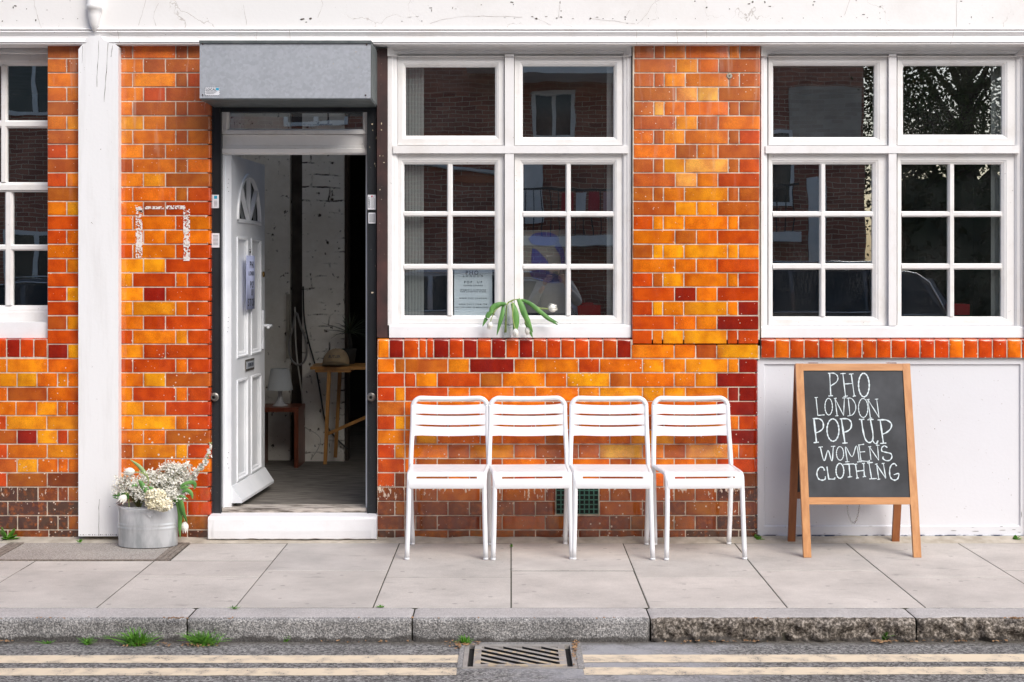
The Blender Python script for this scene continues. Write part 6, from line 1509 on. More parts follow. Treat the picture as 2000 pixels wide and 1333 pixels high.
tulip('white tulip hanging straight down in front of the glass vase', [foot + Vector((.004, 0, 0)), neck, z8(990, 670, -.01), z8(1015, 720, -.04), z8(1010, 900, -.05), z8(1035, 1050, -.05), z8(1052, 1105, -.05)], (.1, 0, -1),
      [([z8(1005, 690, -.03), z8(1050, 830, -.045), z8(1065, 980, -.045), z8(1050, 1110, -.04), z8(1010, 1190, -.04)], .017, (1, 0, 0))], grp, L=.046, r=.0165)
tulip('white tulip drooping at the far left of the glass vase', [foot + Vector((-.004, 0, 0)), neck, z8(920, 705, -.01), z8(840, 720, -.03), z8(740, 800, -.04), z8(680, 900, -.04), z8(650, 990, -.04)], (-.15, 0, -1),
      [([z8(900, 705, -.03), z8(800, 710, -.045), z8(700, 760, -.05), z8(630, 860, -.05), z8(570, 960, -.05), z8(520, 1070, -.05)], .015, (.5, 0, .85)), ([z8(860, 715, -.02), z8(845, 860, -.04), z8(800, 1020, -.045), z8(752, 1215, -.04)], .011, (1, 0, .1))], grp, L=.044, r=.0155)
tulip('white tulip half hidden behind a leaf right of the glass vase', [foot + Vector((.002, .003, 0)), neck, z8(1090, 625, -.01), z8(1150, 720, -.025), z8(1195, 900, -.03), z8(1215, 1000, -.03), z8(1240, 1080, -.03)], (.25, .05, -1),
      [([z8(1100, 622, -.03), z8(1150, 720, -.045), z8(1200, 860, -.05), z8(1270, 1000, -.05), z8(1340, 1170, -.05)], .016, (1, 0, .3)), ([z8(1210, 1000, -.03), z8(1290, 1140, -.035), z8(1335, 1250, -.04)], .008, (1, 0, .3))], grp, L=.045, r=.0155)

# =================================================================== DRAIN, INSPECTION COVER
dg = thing('drain_grate', 'worn rectangular cast iron drain grate with diagonal slots set in the road at the kerb', 'drain grate', ((DX0 + DX1) / 2, (DY0 + DY1) / 2, RZ))
ox, oy = dg.location.x, dg.location.y; hx, hy = (DX1 - DX0) / 2, (DY1 - DY0) / 2
def ringbox(bm, a, b_, c_, d_, z0, z1):   # outer half a,b ; inner half c,d
    box(bm, -a, -c_, -b_, b_, z0, z1); box(bm, c_, a, -b_, b_, z0, z1); box(bm, -c_, c_, -b_, -d_, z0, z1); box(bm, -c_, c_, d_, b_, z0, z1)
bm = bmesh.new(); ringbox(bm, hx, hy, hx - .018, hy - .012, -.06, .004); obj('frame', bm, M['iron'], dg, bevel=.003)
gx_, gy_ = hx - .040, hy - .018
bm = bmesh.new(); ringbox(bm, gx_, gy_, gx_ - .028, gy_ - .024, -.004, .006)
def clip(poly, x0, x1, y0, y1):
    for ax, lim, sg_ in ((0, x0, 1), (0, x1, -1), (1, y0, 1), (1, y1, -1)):
        out = []
        for i in range(len(poly)):
            p, q = poly[i], poly[(i + 1) % len(poly)]; ip, iq = (p[ax] - lim) * sg_ >= 0, (q[ax] - lim) * sg_ >= 0
            if ip: out.append(p)
            if ip != iq:
                t = (lim - p[ax]) / (q[ax] - p[ax]); out.append((p[0] + (q[0] - p[0]) * t, p[1] + (q[1] - p[1]) * t))
        poly = out
        if not poly: return []
    return poly
ix, iy = gx_ - .028, gy_ - .024; dd = Vector((1, -.78)).normalized(); nn_ = Vector((-dd.y, dd.x))
pitch = .047
for k in range(-7, 8):
    c_ = nn_ * (k + .5) * pitch; hw = pitch * .22
    q = [(c_ + dd * s * 1 + nn_ * w2) for s, w2 in ((-1, -hw), (1, -hw), (1, hw), (-1, hw))]
    pl2 = clip([(v.x, v.y) for v in q], -ix, ix, -iy, iy)
    if len(pl2) > 2:
        A_ = [bm.verts.new((a, b_, -.004)) for a, b_ in pl2]; B_ = [bm.verts.new((a, b_, .0055)) for a, b_ in pl2]; bm.faces.new(B_); bm.faces.new(A_[::-1])
        for i in range(len(pl2)): bm.faces.new([A_[i], A_[(i + 1) % len(pl2)], B_[(i + 1) % len(pl2)], B_[i]]).material_index = 1  # slot sides near black: grime, plus the shade inside the slots
gm = M['iron'].copy(); gm.name = 'painted_iron'
n = gm.node_tree.nodes; l = gm.node_tree.links; b = n['Principled BSDF']; tc = N(n, 'TexCoord'); sp = N(n, 'SeparateXYZ'); l.new(tc.outputs['Object'], sp.inputs[0]); nz = N(n, 'TexNoise', i_Scale=25.0, i_Detail=5.0); l.new(tc.outputs['Object'], nz.inputs['Vector'])
r_ = ramp(n, [(0.0, g(1)), (0.28, g(1)), (0.3, g(0)), (0.46, g(0)), (0.48, g(1)), (0.74, g(1)), (.76, g(0))]); l.new(mth(n, l, 'ADD', mth(n, l, 'MULTIPLY', sp.outputs[1], 3.0), .5), r_.inputs[0])
src = b.inputs['Base Color'].links[0].from_socket; msk = mth(n, l, 'MULTIPLY', r_.outputs[0], mth(n, l, 'MULTIPLY', mth(n, l, 'GREATER_THAN', nz.outputs[0], .50), .6)); l.new(mixc(n, l, msk, src, (.60, .47, .28)), b.inputs['Base Color'])
obj('grate', bm, [gm, M['pit_shade']], dg)
bm = bmesh.new(); box(bm, -hx + .0185, hx - .0185, -hy + .0125, hy - .0125, -.16, -.012); obj('pit_shade', bm, M['pit_shade'], dg)  # solid block, near black to give the shade of a deep drain
# pale mortar collar
bm = bmesh.new(); r_ = random.Random(8)
for (x0, x1, y0, y1) in ((DX0 - .020, DX0 - .001, DY0 - .01, DY1 + .02), (DX1 + .001, DX1 + .026, DY0 - .01, DY1 + .02)): box(bm, x0, x1, y0, y1, RZ - .02, RZ + .006)
box(bm, DX0, DX1, DY1 + .001, DY1 + .025, RZ - .02, RZ + .005)
obj('mortar_collar', bm, granite('cement_collar', (.16, .155, .15), (.26, .25, .24), (.36, .35, .34), 120), None, bevel=.004)['kind'] = 'structure'

ic = thing('inspection_cover', 'rectangular metal inspection cover with ribbed rim and gritty infill in the pavement by the bucket', 'manhole cover', ((CX0 + CX1) / 2, (CY0 + CY1) / 2, 0))
hx, hy = (CX1 - CX0) / 2, (CY1 - CY0) / 2
bm = bmesh.new(); box(bm, -hx + .078, hx - .078, -hy + .034, hy - .022, -.03, -.0015); obj('infill', bm, granite('gritty_infill', (.19, .17, .15), (.34, .31, .28), (.50, .46, .42), 160, .9, .95), ic)
bm = bmesh.new(); box(bm, -hx, hx, -hy, hy, -.04, -.008); obj('frame', bm, mat('rusty_frame', (.16, .13, .11), .8, (.07, .055, .045), 20), ic)
bm = bmesh.new()
for side in (-1, 1):
    for k in range(3):
        xc = side * (hx - .012 - .025 * k)
        y = -hy + .006
        while y < hy - .03:
            Lr = .034; box(bm, xc - .0105, xc + .0105, y, y + Lr - .003, -.0075, .0005); y += Lr + .002
for k in range(2):
    x = -hx + .09
    while x < hx - .09:
        yc = -hy + .008 + .014 * k; box(bm, x + .012 * k, x + .026 + .012 * k, yc - .005, yc + .005, -.0075, .0005); x += .033
x = -hx + .09
while x < hx - .09: box(bm, x, x + .03, hy - .016, hy - .006, -.0075, 0); x += .04
obj('rim_ribs', bm, mat('rusty_ribs', (.30, .26, .22), .8, (.16, .13, .11), 40), ic)

# =================================================================== WEEDS AND LITTER
def tuft(px, py, size, n_, label, z=RZ, spread=1.0, kind='grass', nm='grass_tuft'):
    yy = (CZ - z) * F / (py - HY) - D; base = Vector((X(px, yy), yy, z + .001))
    t = thing(nm, label, 'weed', tuple(base)); r_ = random.Random(int(px)); bm = bmesh.new()
    for k in range(n_):
        a = r_.uniform(0, 2 * math.pi); el = r_.uniform(.45, 1.45); L_ = 1.45 * size * r_.uniform(.5, 1.1); d_ = Vector((math.cos(a) * math.cos(el) * spread, math.sin(a) * math.cos(el) * .6, math.sin(el)))
        p0 = Vector((r_.gauss(0, size * .22 * spread), r_.gauss(0, size * .10), 0)); dn = Vector((d_.x * .3, d_.y * .3, -.35)) * L_
        ribbon(bm, [p0, p0 + d_ * L_ * .4, p0 + d_ * L_ * .75 + dn * .15, p0 + d_ * L_ + dn * .5], [.0018, .0026, .0018, .0004], side=d_.cross(Vector((0, 0, 1))), thick=.0004)
    obj('blades', bm, M['grass'], t); return t
tuft(268, 1262, .060, 150, 'largest bushy green grass tuft growing at the kerb foot on the left', spread=1.6)
tuft(397, 1262, .055, 150, 'bushy green grass tuft at the kerb foot, right of the largest one', spread=1.5)
tuft(172, 1260, .030, 40, 'small green weed at the kerb foot, leftmost in the gutter', spread=1.2)
tuft(557, 1254, .026, 16, 'tiny green sprout at the kerb foot left of the drain grate')
tuft(907, 1260, .034, 50, 'small yellowish grass tuft at the top left corner of the drain grate')
tuft(1462, 1250, .030, 30, 'small pale weed below the broken kerb stone right of the drain')
tuft(1728, 1252, .045, 70, 'green grass tuft under the joint of the broken kerb stones on the right')
tuft(90, 1258, .012, 20, 'low strip of green sprouts in the far left gutter', spread=3)
tuft(157, 1060, .016, 22, 'tiny grass tuft at the foot of the white post', z=0.005)
tuft(459, 1190, .012, 18, 'tiny moss tuft in the kerb joint left of centre', z=0, spread=2)
tuft(744, 1187, .010, 18, 'tiny moss tuft in the kerb joint below the doorway side of the chairs', z=0, spread=2)
tuft(999, 1069, .012, 34, 'strip of moss in the paving joint under the second chair', z=0.0, spread=.6)
def leafy(px, py, size, n_, label, z=0.0, yy=None):
    yy = (CZ - z) * F / (py - HY) - D if yy is None else yy; base = Vector((X(px, yy), yy, z)); t = thing('leafy_weed', label, 'weed', tuple(base)); r_ = random.Random(int(px) + 1)
    for k in range(n_):
        a = r_.uniform(math.pi, 2 * math.pi); el = r_.uniform(.2, 1.3); L_ = size * r_.uniform(.6, 1.1); d_ = Vector((math.cos(a) * math.cos(el), math.sin(a) * math.cos(el) * .6, math.sin(el)))
        bm = bmesh.new(); P = smooth_pts([(0, 0, 0), d_ * L_ * .5 + Vector((0, 0, .005)), d_ * L_], 4); n2 = len(P); ribbon(bm, P, [size * .22 * math.sin(math.pi * (.08 + .86 * i / (n2 - 1))) + .0004 for i in range(n2)], side=d_.cross(Vector((0, 0.2, 1)))); obj('leaf', bm, M['grass'], t)
leafy(1480, 1054, .055, 9, 'small leafy weed growing where the brick meets the white panel', yy=-.02)
leafy(1984, 1056, .045, 5, 'broad leafed weed at the right hand end of the white panel', yy=-.03)
leafy(14, 1046, .075, 10, 'green leafy weed against the brick wall at the far left', z=.004, yy=-.03)
bm = bmesh.new(); r_ = random.Random(31)
def litter(px, py, n_, sx2, sy2, z=RZ):
    for k in range(n_):
        p_ = (px + r_.gauss(0, sx2), py + r_.gauss(0, sy2)); yy = (CZ - z) * F / (p_[1] - HY) - D
        if yy > -1.70 and z < 0: yy = -1.705
        c_ = Vector((X(p_[0], yy), yy, z + .008 + r_.uniform(0, .004))); a = r_.uniform(0, 6); s = r_.uniform(.003, .009)
        e = [c_ + Vector((math.cos(a + t) * s * m_, math.sin(a + t) * s * m_, r_.uniform(-.003, .003))) for t, m_ in ((0, 1.3), (1.2, .6), (2.2, .7), (3.14, 1.2), (4.2, .7), (5.2, .6))]
        bm.faces.new([bm.verts.new(q) for q in e])
for a in ((268, 1262, 26, 16, 2), (397, 1264, 26, 18, 2), (905, 1262, 50, 16, 3), (1728, 1256, 40, 12, 2), (1470, 1252, 14, 12, 2), (15, 1256, 16, 10, 2), (1124, 1262, 34, 3, 5), (1122, 1282, 24, 2, 8), (1400, 1254, 20, 60, 3), (1850, 1250, 30, 60, 3), (640, 1256, 12, 120, 2), (318, 1262, 10, 10, 2)): litter(*a)
for a in ((345, 1078, 26, 12, 7), (1985, 1060, 22, 12, 2), (1480, 1060, 10, 8, 2), (60, 1060, 14, 60, 2), (1000, 1120, 16, 500, 30)): litter(*a, z=-.006)
for f in bm.faces: f.smooth = False
o = obj('leaf_litter', bm, M['deadleaf']); o['kind'] = 'stuff'; o['label'] = 'scattered dry leaf fragments along the gutter and wall foot'; o['category'] = 'litter'

# =================================================================== ACROSS THE STREET (seen in the window glass)
ob = thing('brick_apartments', 'red brick flats across the street with white window frames and pale balcony bands', 'building', (0, -17, 0))
bm = bmesh.new(); box(bm, -22, 6.2, -12, 0, -.1, 13); mb = plain_brick('far_brick', (0.26, 0.085, 0.055), (0.42, 0.16, 0.10), (0.52, 0.43, 0.32)); obj('walls', bm, mb, ob)
wf = mat('far_white_frame', (.75, .74, .71), .6); fg = mat('far_window_glass', (.03, .035, .04), .08)
bm = bmesh.new(); box(bm, -22.3, 6.5, -12.3, .3, 13, 13.3); obj('roof', bm, wf, ob)
def fwin(x, z, w_, h, nl=2):
    bm = bmesh.new(); box(bm, x - w_ / 2, x + w_ / 2, .002, .05, z, z + .07); box(bm, x - w_ / 2, x + w_ / 2, .002, .05, z + h - .07, z + h)
    for k in range(nl + 1): xx = x - w_ / 2 + (w_ - .07) * k / nl; box(bm, xx, xx + .07, .003, .048, z + .071, z + h - .071)
    o = obj('window', bm, wf, ob); bm = bmesh.new(); box(bm, x - w_ / 2 + .01, x + w_ / 2 - .01, .001, .02, z + .01, z + h - .01); obj('pane', bm, fg, o)
for z in (.9, 3.95, 6.9, 9.9):
    for x in (-19, -16.2, -12.6, -9.4, -8.1, -5.8, -3.4): fwin(x, z, 1.1, 1.35)
for z in (6.9, 9.9): fwin(1.6, z, 1.2, 1.35); fwin(4.6, z, 1.2, 1.35)
fwin(.85, 3.75, .75, .85); fwin(4.4, 2.5, 1.1, 1.3)
ban = mat('orange_lintel', (.42, .13, .055), .8)
bm = bmesh.new(); box(bm, -1.5, 3.2, .002, .03, 3.60, 3.70); box(bm, -1.0, -.2, .002, .03, 2.9, 3.0); obj('lintel_band', bm, ban, ob)
bm = bmesh.new(); box(bm, -.7, 3.6, .0, 1.1, 4.75, 4.92); obj('balcony_slab', bm, wf, ob)
bm = bmesh.new(); box(bm, .1, 4.9, .0, .9, 1.90, 2.06); obj('balcony_slab', bm, wf, ob)
bm = bmesh.new()
for k in range(34): box(bm, .15 + k * .14, .165 + k * .14, .86, .88, 2.061, 2.82)
box(bm, .12, 4.88, .85, .89, 2.821, 2.86); obj('railing', bm, M['rail'], ob)
bm = bmesh.new(); tube(bm, [(-2.0, .07, 0), (-2.0, .07, 12.8)], .05, 8); tube(bm, [(-2.6, .07, 3.35), (.0, .07, 3.0)], .035, 8); obj('downpipe', bm, wf, ob)
bm = bmesh.new(); box(bm, .25, .62, .05, .12, 2.3, 3.6); box(bm, 5.2, 5.5, .002, .05, 1.1, 3.0); obj('panel', bm, wf, ob)
bm = bmesh.new(); box(bm, 4.9, 6.15, .002, .03, 3.6, 4.55); obj('render_patch', bm, plain_brick('pale_brick', (.42, .34, .27), (.52, .44, .36), (.5, .44, .36)), ob)
rl2 = random.Random(5)
for k, (x, cn) in enumerate(((1.0, (.5, .03, .04)), (1.22, (.7, .68, .66)), (1.45, (.48, .03, .05)), (1.7, (.6, .35, .35)), (1.95, (.45, .02, .03)))):
    bm = bmesh.new(); box(bm, x - .09, x + .09, .90, .915, 2.45, 2.80); o = obj('hanging_laundry', bm, mat('laundry_cloth', cn, .9)); o.location = (0, -17, 0)
    tag(o, ['red cloth drying at the left end of the far balcony rail', 'pale cloth drying between two red ones on the far balcony rail', 'crimson cloth drying at the middle of the far balcony rail', 'pink cloth drying right of the crimson one on the far balcony', 'dark red cloth drying at the right end of the far balcony rail'][k], 'laundry', 'laundry on the balcony across the street')
bm = bmesh.new(); box(bm, -60, -23, -29, -17.5, -.1, 11)
o = obj('brick_terrace', bm, mb); tag(o, 'plain red brick block at the left end of the street opposite', 'building')

def car(label, x0, length, height, y, col, flip=False, red=True):
    t = thing('parked_car', label, 'car', (x0 + length / 2, y, RZ), group='cars parked across the street')
    sx = -1 if flip else 1; hl = length / 2; H = height
    prof = [(-hl, .35), (-hl + .02, .62), (-hl + .10, .84), (-hl * .48, .98), (-hl * .22, H * .93), (-.05 * hl, H), (hl * .45, H * .99), (hl * .80, H * .90), (hl * .93, .98), (hl - .01, .86), (hl, .40), (hl - .06, .22), (-hl + .06, .22)]
    mp_ = mat('car_paint', col, .25, coat=.8, col2=tuple(c_ * .9 for c_ in col)); dk = mat('car_glass', (.06, .075, .085), .04, (.03, .035, .04), 2.5)
    bm = bmesh.new(); loops = []
    for yy, sq in ((-.88, .93), (-.84, .985), (-.70, 1.0), (0, 1.0), (.70, 1.0), (.84, .985), (.88, .93)):
        L_ = []
        for (x, z) in prof:
            top = max(0, (z - .90) / (H - .90)); yv2 = yy * (1 - .20 * top); L_.append(bm.verts.new((x * (sq if z > .3 else 1) * sx, yv2, z if z < .9 else .9 + (z - .9) * (sq ** 1.2))))
        loops.append(L_)
    for i in range(len(loops) - 1):
        for k in range(len(prof)): bm.faces.new([loops[i][k], loops[i][(k + 1) % len(prof)], loops[i + 1][(k + 1) % len(prof)], loops[i + 1][k]]).smooth = True
    bm.faces.new(loops[0]); bm.faces.new(loops[-1][::-1]); obj('body', bm, mp_, t, smooth='auto')
    for s in (-1, 1):
        bm = bmesh.new(); yA = s * .868; yB2 = s * .735
        for (a, b_, c_, d_) in ((-hl * .42, -.02 * hl, -.17 * hl, -.03 * hl), (.01 * hl, hl * .42, .0 * hl, hl * .42), (.45 * hl, hl * .84, .45 * hl, hl * .70)):
            z0, z1 = .97, H * .93
            q = [bm.verts.new(p) for p in ((a * sx, yA, z0), (b_ * sx, yA, z0), (d_ * sx, yB2, z1), (c_ * sx, yB2, z1))]; bm.faces.new(q)
            r2 = bmesh.ops.extrude_face_region(bm, geom=[bm.faces[-1]]) if False else None
        bmesh.ops.solidify(bm, geom=bm.faces[:], thickness=.01); obj('side_window', bm, dk, t)
        bm = bmesh.new(); z1 = H * .93
        tube(bm, smooth_pts([(-hl * .44 * sx, yA + s * .012, .965), (-hl * .17 * sx, yB2 + s * .014, z1 + .01), (hl * .2 * sx, yB2 + s * .014, z1 + .03), (hl * .70 * sx, yB2 + s * .014, z1), (hl * .86 * sx, yA + s * .012, .97)], 4), .013, 6); tube(bm, [(-hl * .44 * sx, yA + s * .012, .962), (hl * .86 * sx, yA + s * .012, .965)], .011, 6); obj('window_trim', bm, M['chrome'], t)
        for wx in (-hl * .62, hl * .60):
            bm = bmesh.new(); tube(bm, [(wx * sx, s * .70, .33), (wx * sx, s * .89, .33)], .33, 24); wh = obj('wheel', bm, M['cable_k'], t); bm = bmesh.new(); tube(bm, [(wx * sx, s * .891, .33), (wx * sx, s * .90, .33)], .21, 18); obj('rim', bm, M['chrome'], wh)
        bm = bmesh.new(); box(bm, *sorted((sx * (hl - .30), sx * (hl - .012))), *sorted((s * .62, s * .885)), .97, 1.11); obj('tail_light', bm, mat('tail_light', (.65, .02, .02), .2), t, bevel=.02)
        bm = bmesh.new(); box(bm, *sorted((sx * (-hl + .06), sx * (-hl + .30))), *sorted((s * .60, s * .876)), .62, .78); obj('headlight', bm, M['chrome'], t, bevel=.02)
    bm = bmesh.new(); q = [bm.verts.new(p) for p in ((sx * (hl * .945), -.66, 1.0), (sx * (hl * .945), .66, 1.0), (sx * (hl * .815), .60, H * .9), (sx * (hl * .815), -.60, H * .9))]; bm.faces.new(q); bmesh.ops.solidify(bm, geom=bm.faces[:], thickness=.012); obj('rear_window', bm, dk, t)
    bm = bmesh.new(); q = [bm.verts.new(p) for p in ((sx * (-hl * .50), -.68, 1.01), (sx * (-hl * .50), .68, 1.01), (sx * (-hl * .22), .58, H * .935), (sx * (-hl * .22), -.58, H * .935))]; bm.faces.new(q); bmesh.ops.solidify(bm, geom=bm.faces[:], thickness=.012); obj('windscreen', bm, dk, t)
    for s in (-1, 1):
        bm = bmesh.new(); tube(bm, [(-.10 * hl * sx, s * .60, H + .02), (hl * .6 * sx, s * .60, H + .01)], .014, 6); obj('roof_rail', bm, M['chrome'], t)
car('dark grey hatchback parked opposite the doorway', -8.4, 4.3, 1.50, -11.6, (.05, .055, .06))
car('silver grey car parked opposite the chairs', -3.3, 4.5, 1.52, -11.6, (.48, .50, .52))
car('black estate car with red tail lights parked opposite the right window', 1.5, 4.4, 1.60, -11.6, (.09, .09, .095))
car('black off road car parked at the right end of the row opposite', 7.0, 4.5, 1.66, -11.6, (.08, .08, .09), flip=True)

def tree(name, label, x, y, h, rad, seed_, n_=2600, dens=1.0):
    t = thing(name, label, 'tree', (x, y, 0), group='trees across the street'); r_ = random.Random(seed_)
    bm = bmesh.new(); tube(bm, smooth_pts([(0, 0, 0), (.1, 0, h * .2), (-.05, .1, h * .45), (.1, 0, h * .8)], 4), [.22 - .010 * k for k in range(13)], 10)
    tips = []
    for k in range(26):
        a = r_.uniform(0, 6.28); z0 = h * r_.uniform(.2, .7); e = Vector((math.cos(a) * rad * r_.uniform(.5, 1), math.sin(a) * rad * r_.uniform(.5, 1), z0 + h * r_.uniform(.08, .3)))
        p0 = Vector((0, 0, z0)); m_ = (p0 + e) / 2 + Vector((r_.uniform(-.3, .3), r_.uniform(-.3, .3), .2)); tube(bm, smooth_pts([p0, m_, e], 3), [.07, .06, .05, .04, .03, .022, .012], 6, caps=False); tips.append(e)
        for j in range(5):
            e2 = e + Vector((r_.gauss(0, .6), r_.gauss(0, .6), r_.gauss(0, .5))); tube(bm, [m_ + (e - m_) * r_.random(), e2], [.02, .006], 4, caps=False); tips.append(e2)
    obj('trunk', bm, mat('bark', (.07, .055, .04), .9, (.035, .028, .02), 8), t)
    bm = bmesh.new()
    for k in range(n_):
        c_ = r_.choice(tips) + Vector((r_.gauss(0, .45), r_.gauss(0, .45), r_.gauss(0, .4)))
        d1 = Vector((r_.gauss(0, 1), r_.gauss(0, 1), r_.gauss(0, 1))).normalized(); d2 = d1.orthogonal().normalized(); s = r_.uniform(.028, .05)
        bm.faces.new([bm.verts.new(c_ + d1 * s), bm.verts.new(c_ + d2 * s * .55), bm.verts.new(c_ - d1 * s), bm.verts.new(c_ - d2 * s * .55)])
    obj('crown', bm, mat('tree_leaf', (.085, .12, .03), .6, (.04, .065, .018), 2), t)
tree('street_tree', 'leafy tree across the street reflected in the right window', 8.6, -19.5, 8.2, 2.6, 1, 36000)
tree('street_tree', 'second leafy tree farther right across the street', 13.5, -20.5, 8.6, 2.8, 2, 24000)
tree('street_tree', 'low dark tree behind the parked off road car', 10.6, -16.8, 4.3, 2.2, 3, 9000)
tree('street_tree', 'tree at the far right across the street', 19.0, -20.0, 9.0, 3.2, 4, 6000)
bm = bmesh.new(); r_ = random.Random(77)
for k in range(16000):
    c_ = Vector((r_.uniform(6.9, 26), -18.2 + r_.gauss(0, .35), r_.uniform(0, 3.5 + .4 * math.sin(k)))); d1 = Vector((r_.gauss(0, 1), r_.gauss(0, 1), r_.gauss(0, 1))).normalized(); d2 = d1.orthogonal().normalized(); s = r_.uniform(.06, .12)
    bm.faces.new([bm.verts.new(c_ + d1 * s), bm.verts.new(c_ + d2 * s * .6), bm.verts.new(c_ - d1 * s), bm.verts.new(c_ - d2 * s * .6)])
box(bm, 7.0, 26, -18.5, -17.9, -.1, 3.1)
o = obj('hedge', bm, mat('hedge_leaf', (.035, .055, .018), .6, (.018, .03, .010), 2)); tag(o, 'tall dark hedge behind the parked cars across the street', 'hedge')

# =================================================================== THE PHOTOGRAPHER (seen in the glass)
def skin_body(name, verts, edges, radii, m, parent, root=0, lvl=2):
    me = bpy.data.meshes.new(name); me.from_pydata([Vector(v) for v in verts], edges, []); o = bpy.data.objects.new(name, me); COL.objects.link(o)
    sk = o.modifiers.new('s', 'SKIN'); sk.use_smooth_shade = True
    for i, r_ in enumerate(radii):
        me.skin_vertices[0].data[i].radius = r_ if isinstance(r_, tuple) else (r_, r_)
        me.skin_vertices[0].data[i].use_root = (i == root)
    sd = o.modifiers.new('d', 'SUBSURF'); sd.levels = lvl; sd.render_levels = lvl
    bpy.context.view_layer.update(); me2 = bpy.data.meshes.new_from_object(o.evaluated_get(bpy.context.evaluated_depsgraph_get())); bpy.data.objects.remove(o)
    me2.materials.clear(); me2.materials.append(m); me2.name = name
    for p in me2.polygons: p.use_smooth = True
    o2 = bpy.data.objects.new(name, me2); COL.objects.link(o2)
    if parent: o2.parent = parent
    return o2
pe = thing('person', 'person in a grey sweater standing in the street holding a camera up', 'person', (.52, -8.35, RZ))
skinm = mat('skin', (.58, .34, .25), .5, (.52, .29, .21), 20); grey = mat('grey_sweater', (.42, .40, .39), .9, (.36, .34, .33), 30, bump=.3); trou = mat('dark_trousers', (.04, .045, .06), .85); hairm = mat('auburn_hair', (.10, .03, .025), .6, (.06, .018, .015), 30)
# y grows toward the shop (the person faces +y)
V = [(0, 0, .92), (0, 0, 1.08), (0, .0, 1.24), (0, -.01, 1.36), (0, -.01, 1.44), (0, .01, 1.50), (0, .02, 1.57), (0, .025, 1.64),
     (-.10, 0, .88), (-.11, .02, .48), (-.12, -.01, .09), (-.12, .13, .04), (.10, 0, .88), (.11, .02, .48), (.12, -.01, .09), (.12, .13, .04),
     (-.17, -.01, 1.37), (-.27, .08, 1.17), (-.13, .27, 1.38), (.17, -.01, 1.37), (.27, .08, 1.17), (.12, .27, 1.40)]
E = [(0, 1), (1, 2), (2, 3), (3, 4), (4, 5), (5, 6), (6, 7), (0, 8), (8, 9), (9, 10), (10, 11), (0, 12), (12, 13), (13, 14), (14, 15), (3, 16), (16, 17), (17, 18), (3, 19), (19, 20), (20, 21)]
Rr = [(.15, .11), (.13, .10), (.15, .11), (.12, .09), .055, .055, (.085, .095), (.07, .08), .085, .058, .042, .035, .085, .058, .042, .035, .06, .043, .028, .06, .043, .028]
skin_body('body', V, E, Rr, skinm, pe)
sv = [(0, 0, .90), (0, 0, 1.08), (0, .0, 1.24), (0, -.01, 1.36), (0, -.01, 1.42), (-.17, -.01, 1.37), (-.27, .08, 1.17), (-.17, .22, 1.33), (.17, -.01, 1.37), (.27, .08, 1.17), (.16, .22, 1.34)]
skin_body('sweater', sv, [(0, 1), (1, 2), (2, 3), (3, 4), (3, 5), (5, 6), (6, 7), (3, 8), (8, 9), (9, 10)], [(.175, .135), (.155, .125), (.175, .13), (.145, .11), .068, .078, .062, .045, .078, .062, .045], grey, pe)
tv = [(0, 0, .93), (-.10, 0, .86), (-.11, .02, .48), (-.12, -.01, .12), (.10, 0, .86), (.11, .02, .48), (.12, -.01, .12)]
skin_body('trousers', tv, [(0, 1), (1, 2), (2, 3), (0, 4), (4, 5), (5, 6)], [(.16, .125), .10, .072, .055, .10, .072, .055], trou, pe)
skin_body('hair', [(0, -.03, 1.62), (0, -.02, 1.70), (0, -.07, 1.56), (0, -.075, 1.44)], [(0, 1), (0, 2), (2, 3)], [(.098, .092), (.07, .07), (.085, .05), (.05, .03)], hairm, pe)
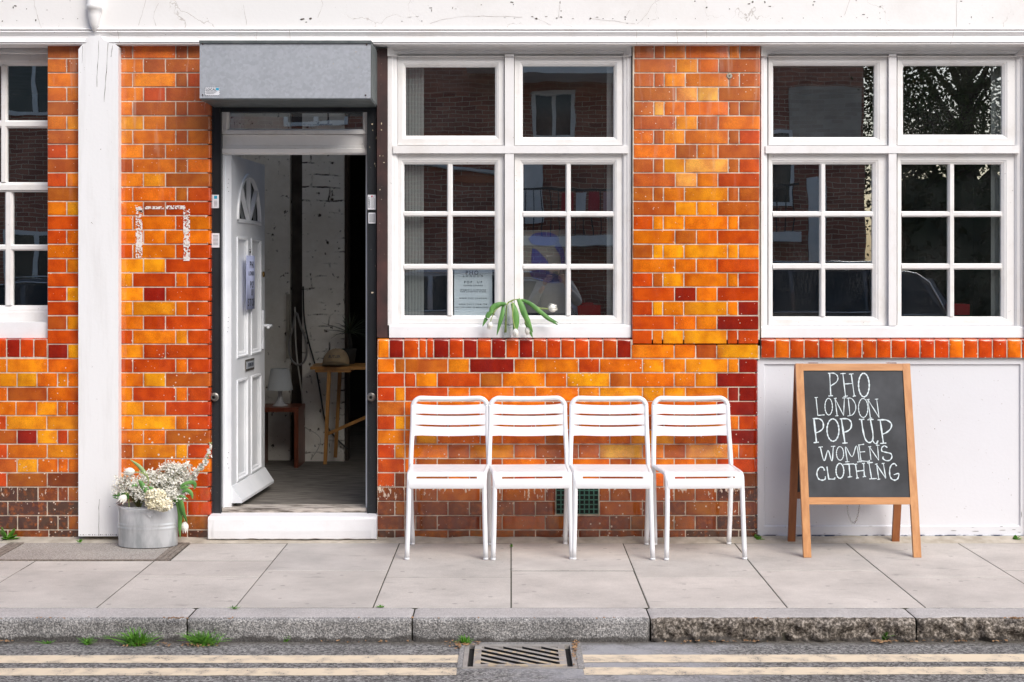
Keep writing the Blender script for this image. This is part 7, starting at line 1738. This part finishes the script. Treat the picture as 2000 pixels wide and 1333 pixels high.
for s in (-1, 1):
    skin_body('shoe', [(s * .12, -.04, .04), (s * .12, .08, .035), (s * .125, .17, .03)], [(0, 1), (1, 2)], [.045, .045, .035], trou, pe, lvl=1)
    hx0, hz0 = s * .105, 1.43
    vs, es, rs_ = [(s * .125, .27, 1.39), (s * .115, .30, 1.43), (s * .105, .325, 1.465)], [(0, 1), (1, 2)], [.026, (.034, .018), (.034, .016)]
    skin_body('palm', vs, es, rs_, skinm, pe, lvl=1)
    for k, L_ in enumerate((.062, .070, .066, .052)):
        z0 = 1.455 + .018 * (3 - k) - .02; fx = s * .10
        skin_body('finger', [(fx, .330, z0), (fx - s * .004, .356, z0 + .004), (fx - s * .026, .372, z0 + .004), (fx - s * L_, .370, z0)], [(0, 1), (1, 2), (2, 3)], [.010, .0092, .0085, .007], skinm, pe, lvl=1)
    skin_body('thumb', [(s * .108, .315, 1.43), (s * .085, .300, 1.415), (s * .055, .302, 1.42)], [(0, 1), (1, 2)], [.012, .011, .009], skinm, pe, lvl=1)
for s in (-1, 1):
    bm = bmesh.new(); bmesh.ops.create_uvsphere(bm, u_segments=12, v_segments=8, radius=.012, matrix=Matrix.Translation((s * .032, .102, 1.595))); obj('eye', bm, M['petal'], pe, smooth=True)
    skin_body('ear', [(s * .088, .01, 1.57), (s * .096, .0, 1.60)], [(0, 1)], [.012, .015], skinm, pe, lvl=1)
skin_body('nose', [(0, .105, 1.60), (0, .125, 1.56)], [(0, 1)], [.008, .013], skinm, pe, lvl=1)
bm = bmesh.new(); box(bm, -.024, .024, .098, .108, 1.522, 1.532); obj('mouth', bm, mat('lips', (.42, .13, .12), .5), pe, bevel=.003)
cm = thing('handheld_camera', 'black camera with a short lens held up by the person in the grey sweater', 'camera', (.52, -8.35 + .32, RZ + 1.465))
bm = bmesh.new(); box(bm, -.07, .07, -.03, .03, -.045, .045); box(bm, -.028, .028, -.028, .028, .0455, .070); obj('camera_body', bm, M['cable_k'], cm, bevel=.006)
bm = bmesh.new(); tube(bm, [(0, .031, -.002), (0, .10, -.002)], .034, 20); obj('lens', bm, M['cable_k'], cm, bevel=.002)
bm = bmesh.new(); tube(bm, [(0, .1005, -.002), (0, .102, -.002)], .028, 20); obj('front_glass', bm, M['sig_glass'], cm)
